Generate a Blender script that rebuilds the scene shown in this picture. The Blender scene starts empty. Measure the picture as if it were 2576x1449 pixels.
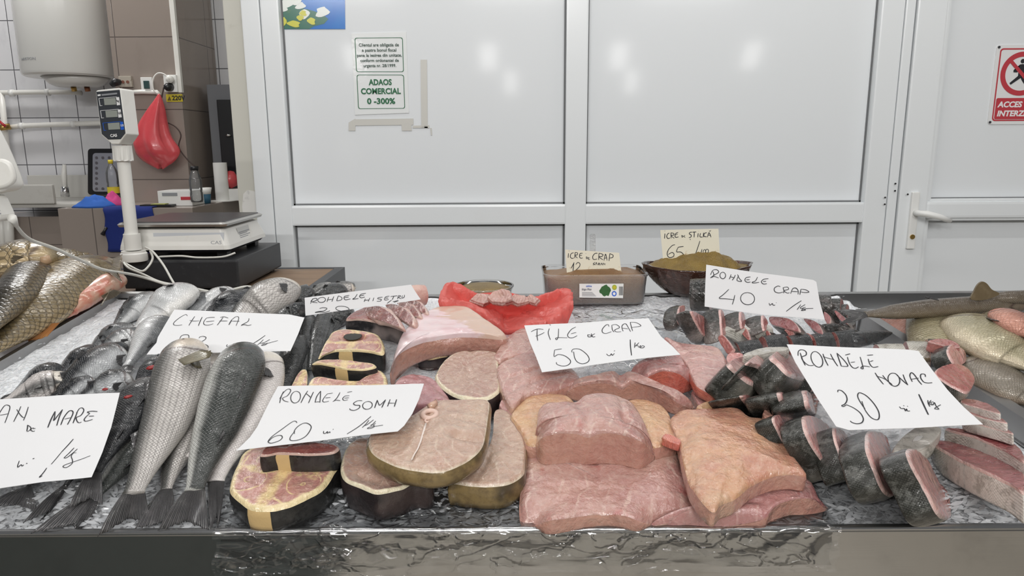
import bpy, bmesh, math, random
from mathutils import Vector, Matrix, noise
random.seed(7)
V = Vector
scene = bpy.context.scene
COL = scene.collection
PI = math.pi
# ---------------------------------------------------------------- camera
F = 1790.0                                  # focal length in pixels of the 2576 x 1449 frame
CAM = V((0, 0, 1.32))
pitch, roll = math.radians(11.27), math.radians(0.35)
fwd = V((0, math.cos(pitch), -math.sin(pitch)))
u0 = V((0, math.sin(pitch), math.cos(pitch)))
r0 = V((1, 0, 0))
rgt = r0 * math.cos(roll) - u0 * math.sin(roll)
upv = u0 * math.cos(roll) + r0 * math.sin(roll)
cd = bpy.data.cameras.new('camera')
cam = bpy.data.objects.new('camera', cd)
COL.objects.link(cam)
cd.sensor_width = 36
cd.lens = 36 * F / 2576
cd.clip_start = 0.05
M = Matrix((rgt, upv, -fwd)).transposed().to_4x4()
M.translation = CAM
cam.matrix_world = M
scene.camera = cam
# ---------------------------------------------------------------- light
scene.view_settings.view_transform = 'Standard'
scene.view_settings.look = 'None'
scene.view_settings.exposure = -0.24
scene.view_settings.gamma = 1
scene.view_settings.use_curve_mapping = False
w = bpy.data.worlds.new('hall_air')
scene.world = w
w.use_nodes = True
w.node_tree.nodes['Background'].inputs[0].default_value = (0.95, 0.97, 1, 1)
w.node_tree.nodes['Background'].inputs[1].default_value = 0.13
def area(name, loc, sx, sy, power, rot=(0, 0, 0), col=(1, 0.985, 0.96)):
    l = bpy.data.lights.new(name, 'AREA')
    l.shape = 'RECTANGLE'; l.size = sx; l.size_y = sy; l.energy = power; l.color = col
    o = bpy.data.objects.new(name, l)
    o.location = loc; o.rotation_euler = rot
    COL.objects.link(o)
    return o
# tube lamps hanging from the hall roof above and behind the buyer
for xx in (-1.0, 0.3, 1.6):
    area('tube_lamp', (xx, 1.75, 2.9), 1.2, 0.05, 7.5)
for xx in (-0.75, 0.85):
    area('tube_lamp', (xx, 2.42, 2.75), 1.5, 0.035, 4.5)
area('tube_lamp', (-0.6, 0.6, 3.0), 1.2, 0.05, 7)
area('tube_lamp', (0.8, 0.6, 3.0), 1.2, 0.05, 3)
area('tube_lamp', (-1.6, -0.9, 3.1), 1.2, 0.06, 15)
area('tube_lamp', (0.1, -0.9, 3.1), 1.2, 0.06, 15)
area('tube_lamp', (1.8, -0.9, 3.1), 1.2, 0.06, 9)
area('tube_lamp', (2.4, 1.1, 3.1), 1.2, 0.05, 3)
for xx in (-3.2, -0.45, 2.2, 4.9):
    area('hall_lamp', (xx, -9.6, 3.1), 0.34, 0.6, 4.5, (math.radians(50), 0, 0))
for xx in (0.0, 4.0):
    area('hall_lamp', (xx, -19, 3.4), 0.4, 0.8, 7, (math.radians(60), 0, 0))
for xx in (-1.9, 0.1, 2.1):  # row added to brighten the white partition from the front
    area('tube_lamp', (xx, -3.2, 3.2), 1.2, 0.16, 78, (math.radians(25), 0, 0))
area('back_room_lamp', (-2.3, 3.3, 3.0), 0.9, 0.2, 30)
# ---------------------------------------------------------------- pixel <-> place
def ray(px, py):
    return (fwd + rgt * ((px - 1288) / F) - upv * ((py - 724.5) / F))
TILT = math.radians(12)
B0 = V((0, 0.9, 0.801))                     # front edge of the sloping ice bed
BX, BY, BN = V((1, 0, 0)), V((0, math.cos(TILT), math.sin(TILT))), V((0, -math.sin(TILT), math.cos(TILT)))
def at(px, py, h=0.0):                      # point h above the bed seen at this pixel
    d = ray(px, py)
    return CAM + d * ((B0 + BN * h - CAM).dot(BN) / d.dot(BN))
def atY(px, py, Y):                         # point on the upright plane y = Y
    d = ray(px, py)
    return CAM + d * (Y / d.y)
def atZ(px, py, Z):
    d = ray(px, py)
    return CAM + d * ((Z - CAM.z) / d.z)
def m_px(p):                                # metres per pixel at a place
    return (p - CAM).dot(fwd) / F
def bedh(p):
    return (p - B0).dot(BN)
# ---------------------------------------------------------------- objects
WLOC = {}
def tag(o, label=None, cat=None, group=None, kind=None):
    if label: o['label'] = label
    if cat: o['category'] = cat
    if group: o['group'] = group
    if kind: o['kind'] = kind
    return o
def thing(name, label, cat, loc, group=None):
    o = bpy.data.objects.new(name, None)
    o.empty_display_size = 0.03
    COL.objects.link(o)
    o.location = loc
    WLOC[o] = V(loc)
    return tag(o, label, cat, group)
def mk(name, vs, fs, mats, parent=None, attrs=None, fmat=None, smooth=True, base=None):
    vs = [V(v) for v in vs]
    org = WLOC[parent] if parent else None
    if org is None:
        if base is None:
            n = len(vs)
            org = V((sum(v.x for v in vs) / n, sum(v.y for v in vs) / n, min(v.z for v in vs)))
        else: org = V(base)
    me = bpy.data.meshes.new(name)
    me.from_pydata([v - org for v in vs], [], fs)
    if not isinstance(mats, (list, tuple)): mats = [mats]
    for m in mats: me.materials.append(m)
    if fmat:
        me.polygons.foreach_set('material_index', fmat)
    if attrs:
        for k, data in attrs.items():
            a = me.attributes.new(k, 'FLOAT_VECTOR', 'POINT')
            a.data.foreach_set('vector', [c for d in data for c in d])
    if smooth: me.polygons.foreach_set('use_smooth', [True] * len(me.polygons))
    me.update()
    bm = bmesh.new(); bm.from_mesh(me)
    bmesh.ops.recalc_face_normals(bm, faces=bm.faces)
    bm.to_mesh(me); bm.free()
    o = bpy.data.objects.new(name, me)
    COL.objects.link(o)
    if parent:
        o.parent = parent
        WLOC[o] = org
    else:
        o.location = org
        WLOC[o] = org
    return o
class MB:                                   # collects simple shapes for ONE mesh
    def __init__(s): s.v = []; s.f = []
    def add(s, v, f):
        n = len(s.v); s.v += [V(x) for x in v]; s.f += [tuple(i + n for i in q) for q in f]; return s
    def box(s, a, b, bev=0.0):
        x0, y0, z0 = a; x1, y1, z1 = b
        if bev <= 0:
            return s.add([(x0,y0,z0),(x1,y0,z0),(x1,y1,z0),(x0,y1,z0),(x0,y0,z1),(x1,y0,z1),(x1,y1,z1),(x0,y1,z1)],
                         [(0,3,2,1),(4,5,6,7),(0,1,5,4),(1,2,6,5),(2,3,7,6),(3,0,4,7)])
        bm = bmesh.new()
        bmesh.ops.create_cube(bm, size=1)
        for q in bm.verts:
            q.co = V(((x0+x1)/2 + q.co.x*(x1-x0), (y0+y1)/2 + q.co.y*(y1-y0), (z0+z1)/2 + q.co.z*(z1-z0)))
        bmesh.ops.bevel(bm, geom=list(bm.edges), offset=bev, segments=2, affect='EDGES', profile=0.7)
        bm.verts.ensure_lookup_table()
        s.add([q.co.copy() for q in bm.verts], [[q.index for q in f.verts] for f in bm.faces])
        bm.free(); return s
    def tube(s, pts, r, n=10, cap=True):
        pts = [V(p) for p in pts]; rs = r if isinstance(r, (list, tuple)) else [r]*len(pts)
        rings = []; prev = None; vs = []; fs = []
        for i, p in enumerate(pts):
            t = (pts[min(i+1, len(pts)-1)] - pts[max(i-1, 0)]).normalized()
            if prev is None:
                a = V((0,0,1)) if abs(t.z) < .9 else V((1,0,0))
                e = t.cross(a).normalized()
            else:
                e = (prev - t*prev.dot(t)).normalized()
            prev = e; g = t.cross(e)
            vs += [p + (e*math.cos(2*PI*k/n) + g*math.sin(2*PI*k/n))*rs[i] for k in range(n)]
        for i in range(len(pts)-1):
            for k in range(n):
                fs.append((i*n+k, i*n+(k+1)%n, (i+1)*n+(k+1)%n, (i+1)*n+k))
        if cap:
            fs.append(tuple(range(n))); fs.append(tuple((len(pts)-1)*n+k for k in range(n)))
        return s.add(vs, fs)
    def lathe(s, c, prof, n=32, sx=1, sy=1, cap=True):
        c = V(c); vs = []; fs = []
        for r, z in prof:
            vs += [c + V((r*sx*math.cos(2*PI*k/n), r*sy*math.sin(2*PI*k/n), z)) for k in range(n)]
        for i in range(len(prof)-1):
            for k in range(n):
                fs.append((i*n+k, i*n+(k+1)%n, (i+1)*n+(k+1)%n, (i+1)*n+k))
        if cap:
            fs.append(tuple(range(n))); fs.append(tuple((len(prof)-1)*n+k for k in range(n)))
        return s.add(vs, fs)
    def prism(s, pts, d):                   # closed outline pushed along d
        n = len(pts); d = V(d)
        return s.add([V(p) for p in pts] + [V(p)+d for p in pts],
                     [tuple(range(n)), tuple(range(2*n-1, n-1, -1))] + [(i, (i+1)%n, n+(i+1)%n, n+i) for i in range(n)])
    def build(s, name, mat, parent=None, smooth=False, base=None):
        return mk(name, s.v, s.f, mat, parent, smooth=smooth, base=base)
def edge_smooth(o, ang=35):
    me = o.data
    me.polygons.foreach_set('use_smooth', [True]*len(me.polygons))
    try: me.set_sharp_from_angle(angle=math.radians(ang))
    except Exception: pass
    return o
def crom(pts, n, closed=False):             # Catmull-Rom through tuples of any length
    k = len(pts); out = []
    segs = k if closed else k-1
    for j in range(n):
        t = j/n*segs if closed else j/(n-1)*segs
        i = min(int(t), segs-1); f = t-i
        if closed: a, b, c, d = (pts[(i-1)%k], pts[i%k], pts[(i+1)%k], pts[(i+2)%k])
        else: a, b, c, d = (pts[max(i-1,0)], pts[i], pts[i+1], pts[min(i+2,k-1)])
        out.append(tuple(.5*((2*b[q]) + (c[q]-a[q])*f + (2*a[q]-5*b[q]+4*c[q]-d[q])*f*f + (3*b[q]-a[q]-3*c[q]+d[q])*f**3) for q in range(len(b))))
    return out
def poly_resample(pts, n, closed=True):     # straight segments, even spacing, keeps corners roughly
    P = [V(p) for p in pts]
    if closed: P = P + [P[0]]
    L = [0]
    for a, b in zip(P, P[1:]): L.append(L[-1] + (b-a).length)
    out = []; i = 0
    for j in range(n):
        s = L[-1]*j/(n if closed else n-1)
        while i < len(P)-2 and L[i+1] < s: i += 1
        f = (s-L[i])/max(1e-9, L[i+1]-L[i])
        out.append(P[i].lerp(P[i+1], min(1, f)))
    return out
def lerp_tab(tab, t):
    for (a, x), (b, y) in zip(tab, tab[1:]):
        if t <= b:
            f = (t-a)/(b-a); return x + (y-x)*f
    return tab[-1][1]
def nz(p, s, o=0): return noise.noise(V((p[0]*s+o, p[1]*s-o, p[2]*s+2*o)))
# ---------------------------------------------------------------- materials
class NB:
    def __init__(s, name):
        s.m = bpy.data.materials.new(name); s.m.use_nodes = True
        s.t = s.m.node_tree; s.b = s.t.nodes['Principled BSDF']; s.out = s.t.nodes['Material Output']
    def n(s, typ, **kw):
        q = s.t.nodes.new(typ)
        for k, v in kw.items(): setattr(q, k, v)
        return q
    def put(s, sock, v):
        if isinstance(v, bpy.types.NodeSocket): s.t.links.new(v, sock)
        elif isinstance(v, (tuple, list)): sock.default_value = tuple(v) if len(v) == len(sock.default_value) else tuple(v)+(1,)
        else: sock.default_value = v
    def math(s, op, a, b=0.0, c=None, clamp=False):
        q = s.n('ShaderNodeMath', operation=op, use_clamp=clamp)
        s.put(q.inputs[0], a); s.put(q.inputs[1], b)
        if c is not None: s.put(q.inputs[2], c)
        return q.outputs[0]
    def mix(s, f, a, b, mode='MIX'):
        q = s.n('ShaderNodeMix', data_type='RGBA', blend_type=mode)
        s.put(q.inputs[0], f); s.put(q.inputs[6], a); s.put(q.inputs[7], b)
        return q.outputs[2]
    def step(s, v, a, b):                   # smooth 0..1 from a to b
        q = s.n('ShaderNodeMapRange', interpolation_type='SMOOTHSTEP')
        s.put(q.inputs[0], v); s.put(q.inputs[1], a); s.put(q.inputs[2], b)
        return q.outputs[0]
    def ramp(s, f, stops):
        q = s.n('ShaderNodeValToRGB'); e = q.color_ramp.elements
        while len(e) < len(stops): e.new(0.5)
        for el, (p, c) in zip(e, stops): el.position = p; el.color = tuple(c)+(1,) if len(c) == 3 else c
        s.put(q.inputs[0], f); return q.outputs[0]
    def obj(s): return s.n('ShaderNodeTexCoord').outputs['Object']
    def attr(s, name):
        q = s.n('ShaderNodeAttribute', attribute_name=name); return q.outputs['Vector']
    def xyz(s, v):
        q = s.n('ShaderNodeSeparateXYZ'); s.put(q.inputs[0], v); return q.outputs
    def comb(s, x, y, z=0.0):
        q = s.n('ShaderNodeCombineXYZ')
        for i, v in enumerate((x, y, z)): s.put(q.inputs[i], v)
        return q.outputs[0]
    def scale(s, v, k):
        q = s.n('ShaderNodeVectorMath', operation='MULTIPLY'); s.put(q.inputs[0], v); s.put(q.inputs[1], k if isinstance(k, tuple) else (k, k, k))
        return q.outputs[0]
    def vadd(s, v, w):
        q = s.n('ShaderNodeVectorMath', operation='ADD'); s.put(q.inputs[0], v); s.put(q.inputs[1], w); return q.outputs[0]
    def noise(s, v, sc, det=3, rough=.55, col=False):
        q = s.n('ShaderNodeTexNoise'); s.put(q.inputs['Vector'], v)
        q.inputs['Scale'].default_value = sc; q.inputs['Detail'].default_value = det; q.inputs['Roughness'].default_value = rough
        return q.outputs['Color'] if col else q.outputs['Fac']
    def voro(s, v, sc, feature='F1', out='Distance'):
        q = s.n('ShaderNodeTexVoronoi', feature=feature); s.put(q.inputs['Vector'], v); q.inputs['Scale'].default_value = sc
        return q.outputs[out]
    def bump(s, h, dist, strength=1.0, prev=None):
        q = s.n('ShaderNodeBump'); q.inputs['Strength'].default_value = strength; q.inputs['Distance'].default_value = dist
        s.put(q.inputs['Height'], h)
        if prev is not None: s.put(q.inputs['Normal'], prev)
        return q.outputs[0]
    def done(s, base, rough=.5, metal=0.0, normal=None, **kw):
        b = s.b; s.put(b.inputs['Base Color'], base); s.put(b.inputs['Roughness'], rough); s.put(b.inputs['Metallic'], metal)
        if normal is not None: s.put(b.inputs['Normal'], normal); s.put(b.inputs['Coat Normal'], normal)
        for k, v in kw.items(): s.put(b.inputs[k.replace('_', ' ')], v)
        return s.m
def flat(name, c, rough=.5, metal=0.0, **kw):
    return NB(name).done(c, rough, metal, **kw)
def worn(name, c, rough=.45, dirt=(.3,.27,.2), amt=.25, sc=9, bump=0, **kw):
    b = NB(name); v = b.obj(); n = b.noise(v, sc, 6, .65)
    f = b.math('MULTIPLY', b.step(n, .55, .8), amt)
    return b.done(b.mix(f, c, dirt), rough, 0.0, b.bump(b.noise(v, 300, 2), bump) if bump else None, **kw)
def fish_mat(name, back, side, belly, head, sc=.006, line=.5, lcol=(.02,.02,.018), lo=.3, hi=.55, metal=.35, mott=0, mcol=(.5,.5,.45), stripes=0, rough=.24, b0=.72, b1=.95, sp=.05):
    b = NB(name)
    fu, fv, _ = b.xyz(b.attr('fc')); sx, sy, _ = b.xyz(b.attr('sc'))
    ob = b.obj(); n1 = b.noise(ob, 22, 4); n2 = b.noise(ob, 120, 3)
    vv = b.math('ADD', fv, b.math('MULTIPLY', b.math('SUBTRACT', n1, .5), .09))
    c = b.mix(b.step(vv, lo, hi), back, side)
    c = b.mix(b.step(vv, b0, b1), c, belly)
    k = PI/sc
    wob = b.math('MULTIPLY', b.math('SUBTRACT', b.noise(ob, 60, 2), .5), 1.4)
    p = b.math('ADD', b.math('MULTIPLY', sx, k), wob); q = b.math('MULTIPLY', sy, k*1.05)
    d = b.math('MULTIPLY', b.math('SINE', b.math('ADD', p, q)), b.math('SINE', b.math('SUBTRACT', p, q)))
    net = b.math('SUBTRACT', 1.0, b.step(b.math('ABSOLUTE', d), .0, .5))
    body = b.step(fu, .17, .24)
    net = b.math('MULTIPLY', net, body)
    fade = b.math('SUBTRACT', 1.0, b.math('MULTIPLY', b.step(vv, .6, .95), .75))
    fade = b.math('MULTIPLY', fade, b.math('ADD', .75, b.math('MULTIPLY', n1, .5)))
    c = b.mix(b.math('MULTIPLY', b.math('MULTIPLY', net, fade), line, clamp=True), c, lcol)
    if stripes:
        st = b.step(b.math('SINE', b.math('MULTIPLY', sy, PI/ (sc*.62))), .2, .9)
        st = b.math('MULTIPLY', b.math('MULTIPLY', st, body), stripes)
        st = b.math('MULTIPLY', st, b.math('SUBTRACT', 1.0, b.step(vv, .62, .8)))
        c = b.mix(st, c, lcol)
    if mott:
        mm = b.noise(ob, 55, 6, .75)
        c = b.mix(b.math('MULTIPLY', b.step(mm, .48, .62), mott), c, mcol)
    c = b.mix(b.math('MULTIPLY', b.math('SUBTRACT', 1.0, b.step(fu, .16, .22)), .7), c, b.mix(b.step(vv, lo, hi), back, head))
    gill = b.math('MULTIPLY', b.math('SUBTRACT', 1.0, b.step(b.math('ABSOLUTE', b.math('SUBTRACT', b.math('ADD', fu, b.math('MULTIPLY', b.math('ABSOLUTE', b.math('SUBTRACT', fv, .5)), .12)), .225)), .0, .012)), .75)
    c = b.mix(gill, c, (.05, .025, .022))
    c = b.mix(b.math('MULTIPLY', b.step(n2, .35, .7), sp), c, b.mix(.5, c, (.75, .75, .72)))
    bp = b.bump(b.math('SUBTRACT', 1.0, net), .0007, .5)
    bp = b.bump(n2, .0012, .5, bp)
    return b.done(c, b.math('ADD', rough-.06, b.math('MULTIPLY', n2, .2)), metal, bp, Coat_Weight=.4, Coat_Roughness=.08, Specular_IOR_Level=.3)
def fin_mat(name, c1, c2, rays=26, rough=.3):
    b = NB(name); x, y, _ = b.xyz(b.attr('fc'))
    st = b.math('SINE', b.math('MULTIPLY', x, rays*2*PI))
    n = b.noise(b.obj(), 70, 3)
    c = b.mix(b.math('MULTIPLY', b.step(st, -.3, .8), .55), c1, c2)
    c = b.mix(b.math('MULTIPLY', b.step(n, .45, .8), .35), c, c2)
    return b.done(c, rough, 0.1, b.bump(st, .0006, .8), Coat_Weight=.5, Coat_Roughness=.1)
def flesh_mat(name, base, dark, light, lines=0.4, freq=60, fat=None, rim=None, rimw=.93, sss=.12, style='bands', rough=.26, ang=0.0, blood=.0, vn=.9, warm=.3):
    """wet fish meat; attr lc = (x, y, r) in the cut's own plane"""
    b = NB(name); lc = b.attr('lc'); x, y, r = b.xyz(lc); ob = b.obj()
    n1 = b.noise(ob, 16, 4, .6); n2 = b.noise(ob, 75, 4, .6); n3 = b.noise(ob, 190, 2)
    c = b.mix(b.step(n1, .3, .7), base, dark)
    c = b.mix(b.math('MULTIPLY', b.step(n2, .45, .75), .45), c, light)
    wm = b.noise(b.vadd(ob, (7., 2., 5.)), 11, 3)
    c = b.mix(b.math('MULTIPLY', b.step(wm, .48, .68), warm), c, (.60,.45,.31))
    if style == 'rings':
        ax = b.math('SUBTRACT', b.math('ABSOLUTE', x), .46)
        ay = b.math('MULTIPLY', b.math('ABSOLUTE', y), .9)
        ay = b.math('SUBTRACT', ay, .22)
        d = b.math('SQRT', b.math('ADD', b.math('MULTIPLY', ax, ax), b.math('MULTIPLY', ay, ay)))
    else:
        d = b.math('ADD', b.math('MULTIPLY', x, math.cos(ang)), b.math('MULTIPLY', y, math.sin(ang)))
        d = b.math('ADD', d, b.math('MULTIPLY', b.math('ABSOLUTE', b.math('SUBTRACT', b.math('MULTIPLY', y, math.cos(ang)), b.math('MULTIPLY', x, math.sin(ang)))), .35))
    w = b.math('SINE', b.math('ADD', b.math('MULTIPLY', d, freq), b.math('MULTIPLY', b.math('SUBTRACT', b.noise(ob, 20, 3), .5), 7)))
    ln = b.math('MULTIPLY', b.step(w, .86, 1.0), b.math('MULTIPLY', b.step(b.noise(ob, 34, 2), .38, .6), lines))
    c = b.mix(ln, c, light)
    if blood:
        c = b.mix(b.math('MULTIPLY', b.step(b.noise(b.vadd(ob, (3., 1., 2.)), 26, 4, .6), .6, .72), blood), c, (.42, .035, .04))
    if fat is not None:
        wob = b.math('MULTIPLY', b.math('SUBTRACT', n1, .5), .35)
        cx = b.math('SUBTRACT', 1.0, b.step(b.math('ABSOLUTE', b.math('ADD', x, wob)), .05, .17))
        cy = b.math('SUBTRACT', 1.0, b.step(b.math('ABSOLUTE', b.math('ADD', y, wob)), .03, .11))
        f = b.math('MAXIMUM', b.math('MULTIPLY', cx, b.step(n2, .2, .5)), b.math('MULTIPLY', cy, b.step(n2, .35, .6)))
        f = b.math('MAXIMUM', f, b.math('MULTIPLY', ln, 1.2), clamp=True)
        c = b.mix(b.math('MULTIPLY', f, .9), c, fat)
    if rim is not None:
        rr = b.math('ADD', r, b.math('MULTIPLY', b.math('SUBTRACT', n2, .5), .07))
        c = b.mix(b.step(rr, rimw-.03, rimw+.03), c, rim)
    bp = b.bump(n1, .004, .6); bp = b.bump(n2, .0042, .85, bp); bp = b.bump(n3, .0008, vn, bp)
    bp = b.bump(w, .0006, .35, bp)
    rg = b.math('ADD', rough-.1, b.math('MULTIPLY', n2, .25))
    return b.done(c, rg, 0.0, bp, Subsurface_Weight=sss, Subsurface_Radius=(.012, .004, .003), Subsurface_Scale=.6, Coat_Weight=1.0, Coat_Roughness=.07)
def skin_mat(name, c1, c2, c3, sc=40, patch=None, rough=.22):
    """skin round a cut; attr fc.z marks a pale patch"""
    b = NB(name); ob = b.obj(); fu, fv, fp = b.xyz(b.attr('fc'))
    n1 = b.noise(ob, sc, 6, .7); n2 = b.noise(ob, 12, 3)
    c = b.mix(b.step(n1, .42, .62), c1, c2); c = b.mix(b.math('MULTIPLY', b.step(n2, .5, .66), .7), c, c3)
    if patch is not None: c = b.mix(b.step(b.math('ADD', fp, b.math('MULTIPLY', b.math('SUBTRACT', n1, .5), .4)), .4, .6), c, patch)
    bp = b.bump(n1, .0012, .6); bp = b.bump(b.noise(ob, 240, 2), .0005, .6, bp)
    return b.done(c, rough, 0.0, bp, Coat_Weight=.4, Coat_Roughness=.08, Specular_IOR_Level=.3)
# ---------------------------------------------------------------- plain materials
m_pvc = worn('white_pvc', (.80,.825,.84), .22, (.55,.55,.5), .10, 4)
m_panel = worn('white_panel', (.79,.815,.835), .075, (.6,.6,.57), .05, 3)
m_gasket = flat('grey_gasket', (.16,.165,.17), .5)
m_gap = flat('dark_gap', (.03,.03,.032), .7)
m_jamb = worn('cream_plaster', (.60,.59,.53), .75, (.30,.29,.24), .35, 7)
m_pl = worn('bare_plaster', (.75,.74,.71), .9, (.1,.1,.1), .6, 30)
m_white = worn('white_plastic', (.78,.77,.73), .3, (.45,.38,.25), .25, 14)
m_white2 = flat('clean_white_plastic', (.82,.82,.80), .28)
m_black = flat('black_plastic', (.012,.012,.014), .35)
m_dark = flat('dark_grey_plastic', (.035,.037,.042), .4)
m_chrome = flat('chrome', (.75,.75,.75), .12, 1.0)
m_brass = flat('brass', (.55,.36,.12), .3, 1.0)
m_paper = None
m_ink = flat('black_ink', (.015,.015,.02), .6)
m_green_ink = flat('green_ink', (.02,.14,.06), .6)
m_red_print = worn('red_print', (.50,.045,.06), .45, (.35,.03,.04), .3, 30)
m_white_print = flat('white_print', (.82,.82,.82), .5)
m_grey_print = flat('grey_print', (.28,.29,.31), .5)
m_blue_print = flat('blue_print', (.02,.12,.6), .4)
m_lcd = flat('grey_lcd', (.30,.32,.29), .25)
m_yellow = flat('yellow_label', (.62,.50,.03), .5)
m_blue_cloth = worn('dark_blue_cloth', (.008,.022,.16), .9, (.03,.05,.2), .5, 40)
m_blue_rag = worn('blue_rag', (.03,.12,.45), .9, (.02,.06,.3), .5, 40)
m_pink_rag = worn('pink_rag', (.55,.06,.22), .9, (.35,.03,.14), .5, 40)
m_roll = flat('paper_towel', (.78,.78,.76), .9)
def steel_mat(name, c=(.46,.45,.43), rough=.25, sc=(2, 2, 260)):
    b = NB(name); v = b.obj()
    n = b.noise(b.scale(v, sc), 1.0, 3); g = b.noise(v, 9, 5, .7)
    col = b.mix(b.math('MULTIPLY', b.step(g, .45, .75), .35), c, (.26,.25,.235))
    return b.done(col, b.math('ADD', rough, b.math('MULTIPLY', g, .07)), .95, b.bump(n, .0004, .25))
m_steel = steel_mat('brushed_steel', rough=.08, sc=(2, 60, 260))
m_tray = steel_mat('tray_steel', (.36,.36,.36), .33, (30, 3, 30))
def tile_mat(name, c, c2, grout, w, h, ox=0, oz=0, side=False, vein=.3, gw=.003):
    b = NB(name); x, y, z = b.xyz(b.obj())
    if side: x = y
    u = b.math('FRACT', b.math('DIVIDE', b.math('ADD', x, ox+50*w), w)); v = b.math('FRACT', b.math('DIVIDE', b.math('ADD', z, oz+50*h), h))
    du = b.math('MULTIPLY', b.math('MINIMUM', u, b.math('SUBTRACT', 1.0, u)), w)
    dv = b.math('MULTIPLY', b.math('MINIMUM', v, b.math('SUBTRACT', 1.0, v)), h)
    g = b.math('SUBTRACT', 1.0, b.step(b.math('MINIMUM', du, dv), gw*.5, gw))
    n = b.noise(b.scale(b.obj(), (1, 1, .5)), 7, 6, .65)
    col = b.mix(b.math('MULTIPLY', b.step(n, .5, .75), vein), c, c2)
    return b.done(b.mix(g, col, grout), .16, 0.0, b.bump(b.math('SUBTRACT', 1.0, g), .001, .6))
# ---------------------------------------------------------------- white PVC partition with door
YW = 2.75
def wx(px, py=512): return atY(px, py, YW).x
def wz(py, px=1288): return atY(px, py, YW).z
ZT, ZB = 2.35, 0.02
zr0, zr1 = wz(563), wz(513)                 # middle rail
def S(mb, name, mat, smooth=False): return tag(mb.build(name, mat, smooth=smooth), kind='structure')
xl0, xl1, xp1a, xp1b, xp2a, xp2b = wx(653, 520), wx(697, 520), wx(740), wx(1420), wx(1472), wx(2163)
xj, xd0, xd1 = wx(2219), wx(2245), wx(2316)
xr = 2.4
mb = MB()
mb.box((xp1a-.01, YW, ZB), (xp1b+.01, YW+.03, ZT)); mb.box((xp2a-.01, YW, ZB), (xp2b+.01, YW+.03, ZT))
S(mb, 'wall_back', m_panel)
mb = MB()                                   # frame of the fixed part
for a, b in ((xl1, xp1a), (xp1b, xp2a), (xp2b, xj-.002)): mb.box((a, YW-.035, ZB), (b, YW+.03, ZT), .006)
for a, b in ((xp1a, xp1b), (xp2a, xp2b)):
    mb.box((a-.004, YW-.032, zr0), (b+.004, YW+.03, zr1), .008)
    mb.box((a-.004, YW-.032, ZB), (b+.004, YW+.03, ZB+.09), .008)
mb.box((xl0, YW-.04, ZB), (xl1-.002, YW+.03, ZT), .004)
mb.box((xj, YW-.04, ZB), (xd0-.006, YW+.03, ZT), .004)
S(edge := mb, 'trim_1', m_pvc)
mb = MB()                                   # rubber gasket round each pane
def gasket(a, b, z0, z1, y=YW-.004, w=.006):
    mb.box((a, y, z0), (a+w, YW+.002, z1)); mb.box((b-w, y, z0), (b, YW+.002, z1))
    mb.box((a, y, z0), (b, YW+.002, z0+w)); mb.box((a, y, z1-w), (b, YW+.002, z1))
for a, b in ((xp1a, xp1b), (xp2a, xp2b)):
    gasket(a, b, zr1, ZT); gasket(a, b, ZB+.09, zr0)
S(mb, 'trim_2', m_gasket)
S(MB().box((xd0-.012, YW-.01, ZB), (xd0+.012, YW+.025, ZT)), 'trim_3', m_gap)
door = tag(MB().box((xd1-.01, YW, ZB), (xr, YW+.03, ZT)).build('door_1', m_panel), kind='structure')
mb = MB()
mb.box((xd0, YW-.045, ZB), (xd1, YW+.02, ZT), .006)
mb.box((xd1, YW-.036, ZB), (xd1+.018, YW+.02, ZT), .006)
mb.box((xd1-.002, YW-.045, wz(553)), (xr, YW+.02, wz(512)), .01)
mb.box((xd1-.002, YW-.036, wz(512)-.002), (xr, YW+.02, wz(505)), .006)
mb.box((xd1-.002, YW-.036, wz(560)), (xr, YW+.02, wz(553)+.002), .006)
mb.build('door_frame', m_pvc, door)
mb = MB(); mb.box((xd1, YW-.004, wz(563)), (xr, YW+.002, wz(560))); mb.box((xd1+.018, YW-.004, wz(506)), (xr, YW+.002, wz(503)))
mb.build('gasket', m_gasket, door)
hx, hz0, hz1 = wx(2279, 545), wz(621, 2272), wz(481, 2282)
hx0, hx1 = wx(2269, 548), wx(2288, 548)
ho = MB().box((hx0, YW-.057, hz0), (hx1, YW-.044, hz1), .004).build('handle_plate', m_white2, door)
zl = wz(532, 2280)
MB().tube([(hx+.004, YW-.05, zl), (hx+.004, YW-.088, zl), (hx+.02, YW-.1, zl), (hx+.07, YW-.102, zl-.012), (wx(2352, 548), YW-.1, wz(549, 2352))], [.012,.011,.012,.011,.009], 12).build('lever', m_white2, ho, smooth=True)
kc = V((hx, YW-.061, wz(591, 2274)))
MB().prism([kc+V((.009*math.cos(k*PI/8), 0, .009*math.sin(k*PI/8))) for k in range(16)]+[kc+V((.004, 0, -.022)), kc+V((-.004, 0, -.022))][:0], (0, .006, 0)).build('keyhole', m_brass, ho)
mb = MB()
for (px, py) in ((2284, 489), (2253, 462), (2252, 480), (2227, 497), (2226, 514)):
    p = atY(px, py, YW-.058 if px > 2260 else YW-.046)
    mb.lathe((0,0,0), [(.0035, 0), (.0035, .002)], 10)
    for q in mb.v[-20:]: q.xyz = (p.x+q.x, p.y+q.z, p.z+q.y)
mb.build('screw', m_gap, door)
# plaster end of the wall beside the opening
jx0, jx1 = wx(606, 520), wx(651, 520)
jamb = S(MB().box((jx0, YW-.02, ZB), (jx1+.003, YW+.14, ZT), .004), 'wall_left', m_jamb)
mb = MB(); pz = [atY(p, q, YW-.0215) for p, q in ((612,488),(622,478),(640,482),(652,495),(653,548),(636,543),(612,546),(609,520))]
mb.prism(pz, (0, .004, 0)); mb.build('plaster_patch', m_pl, jamb)
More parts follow.
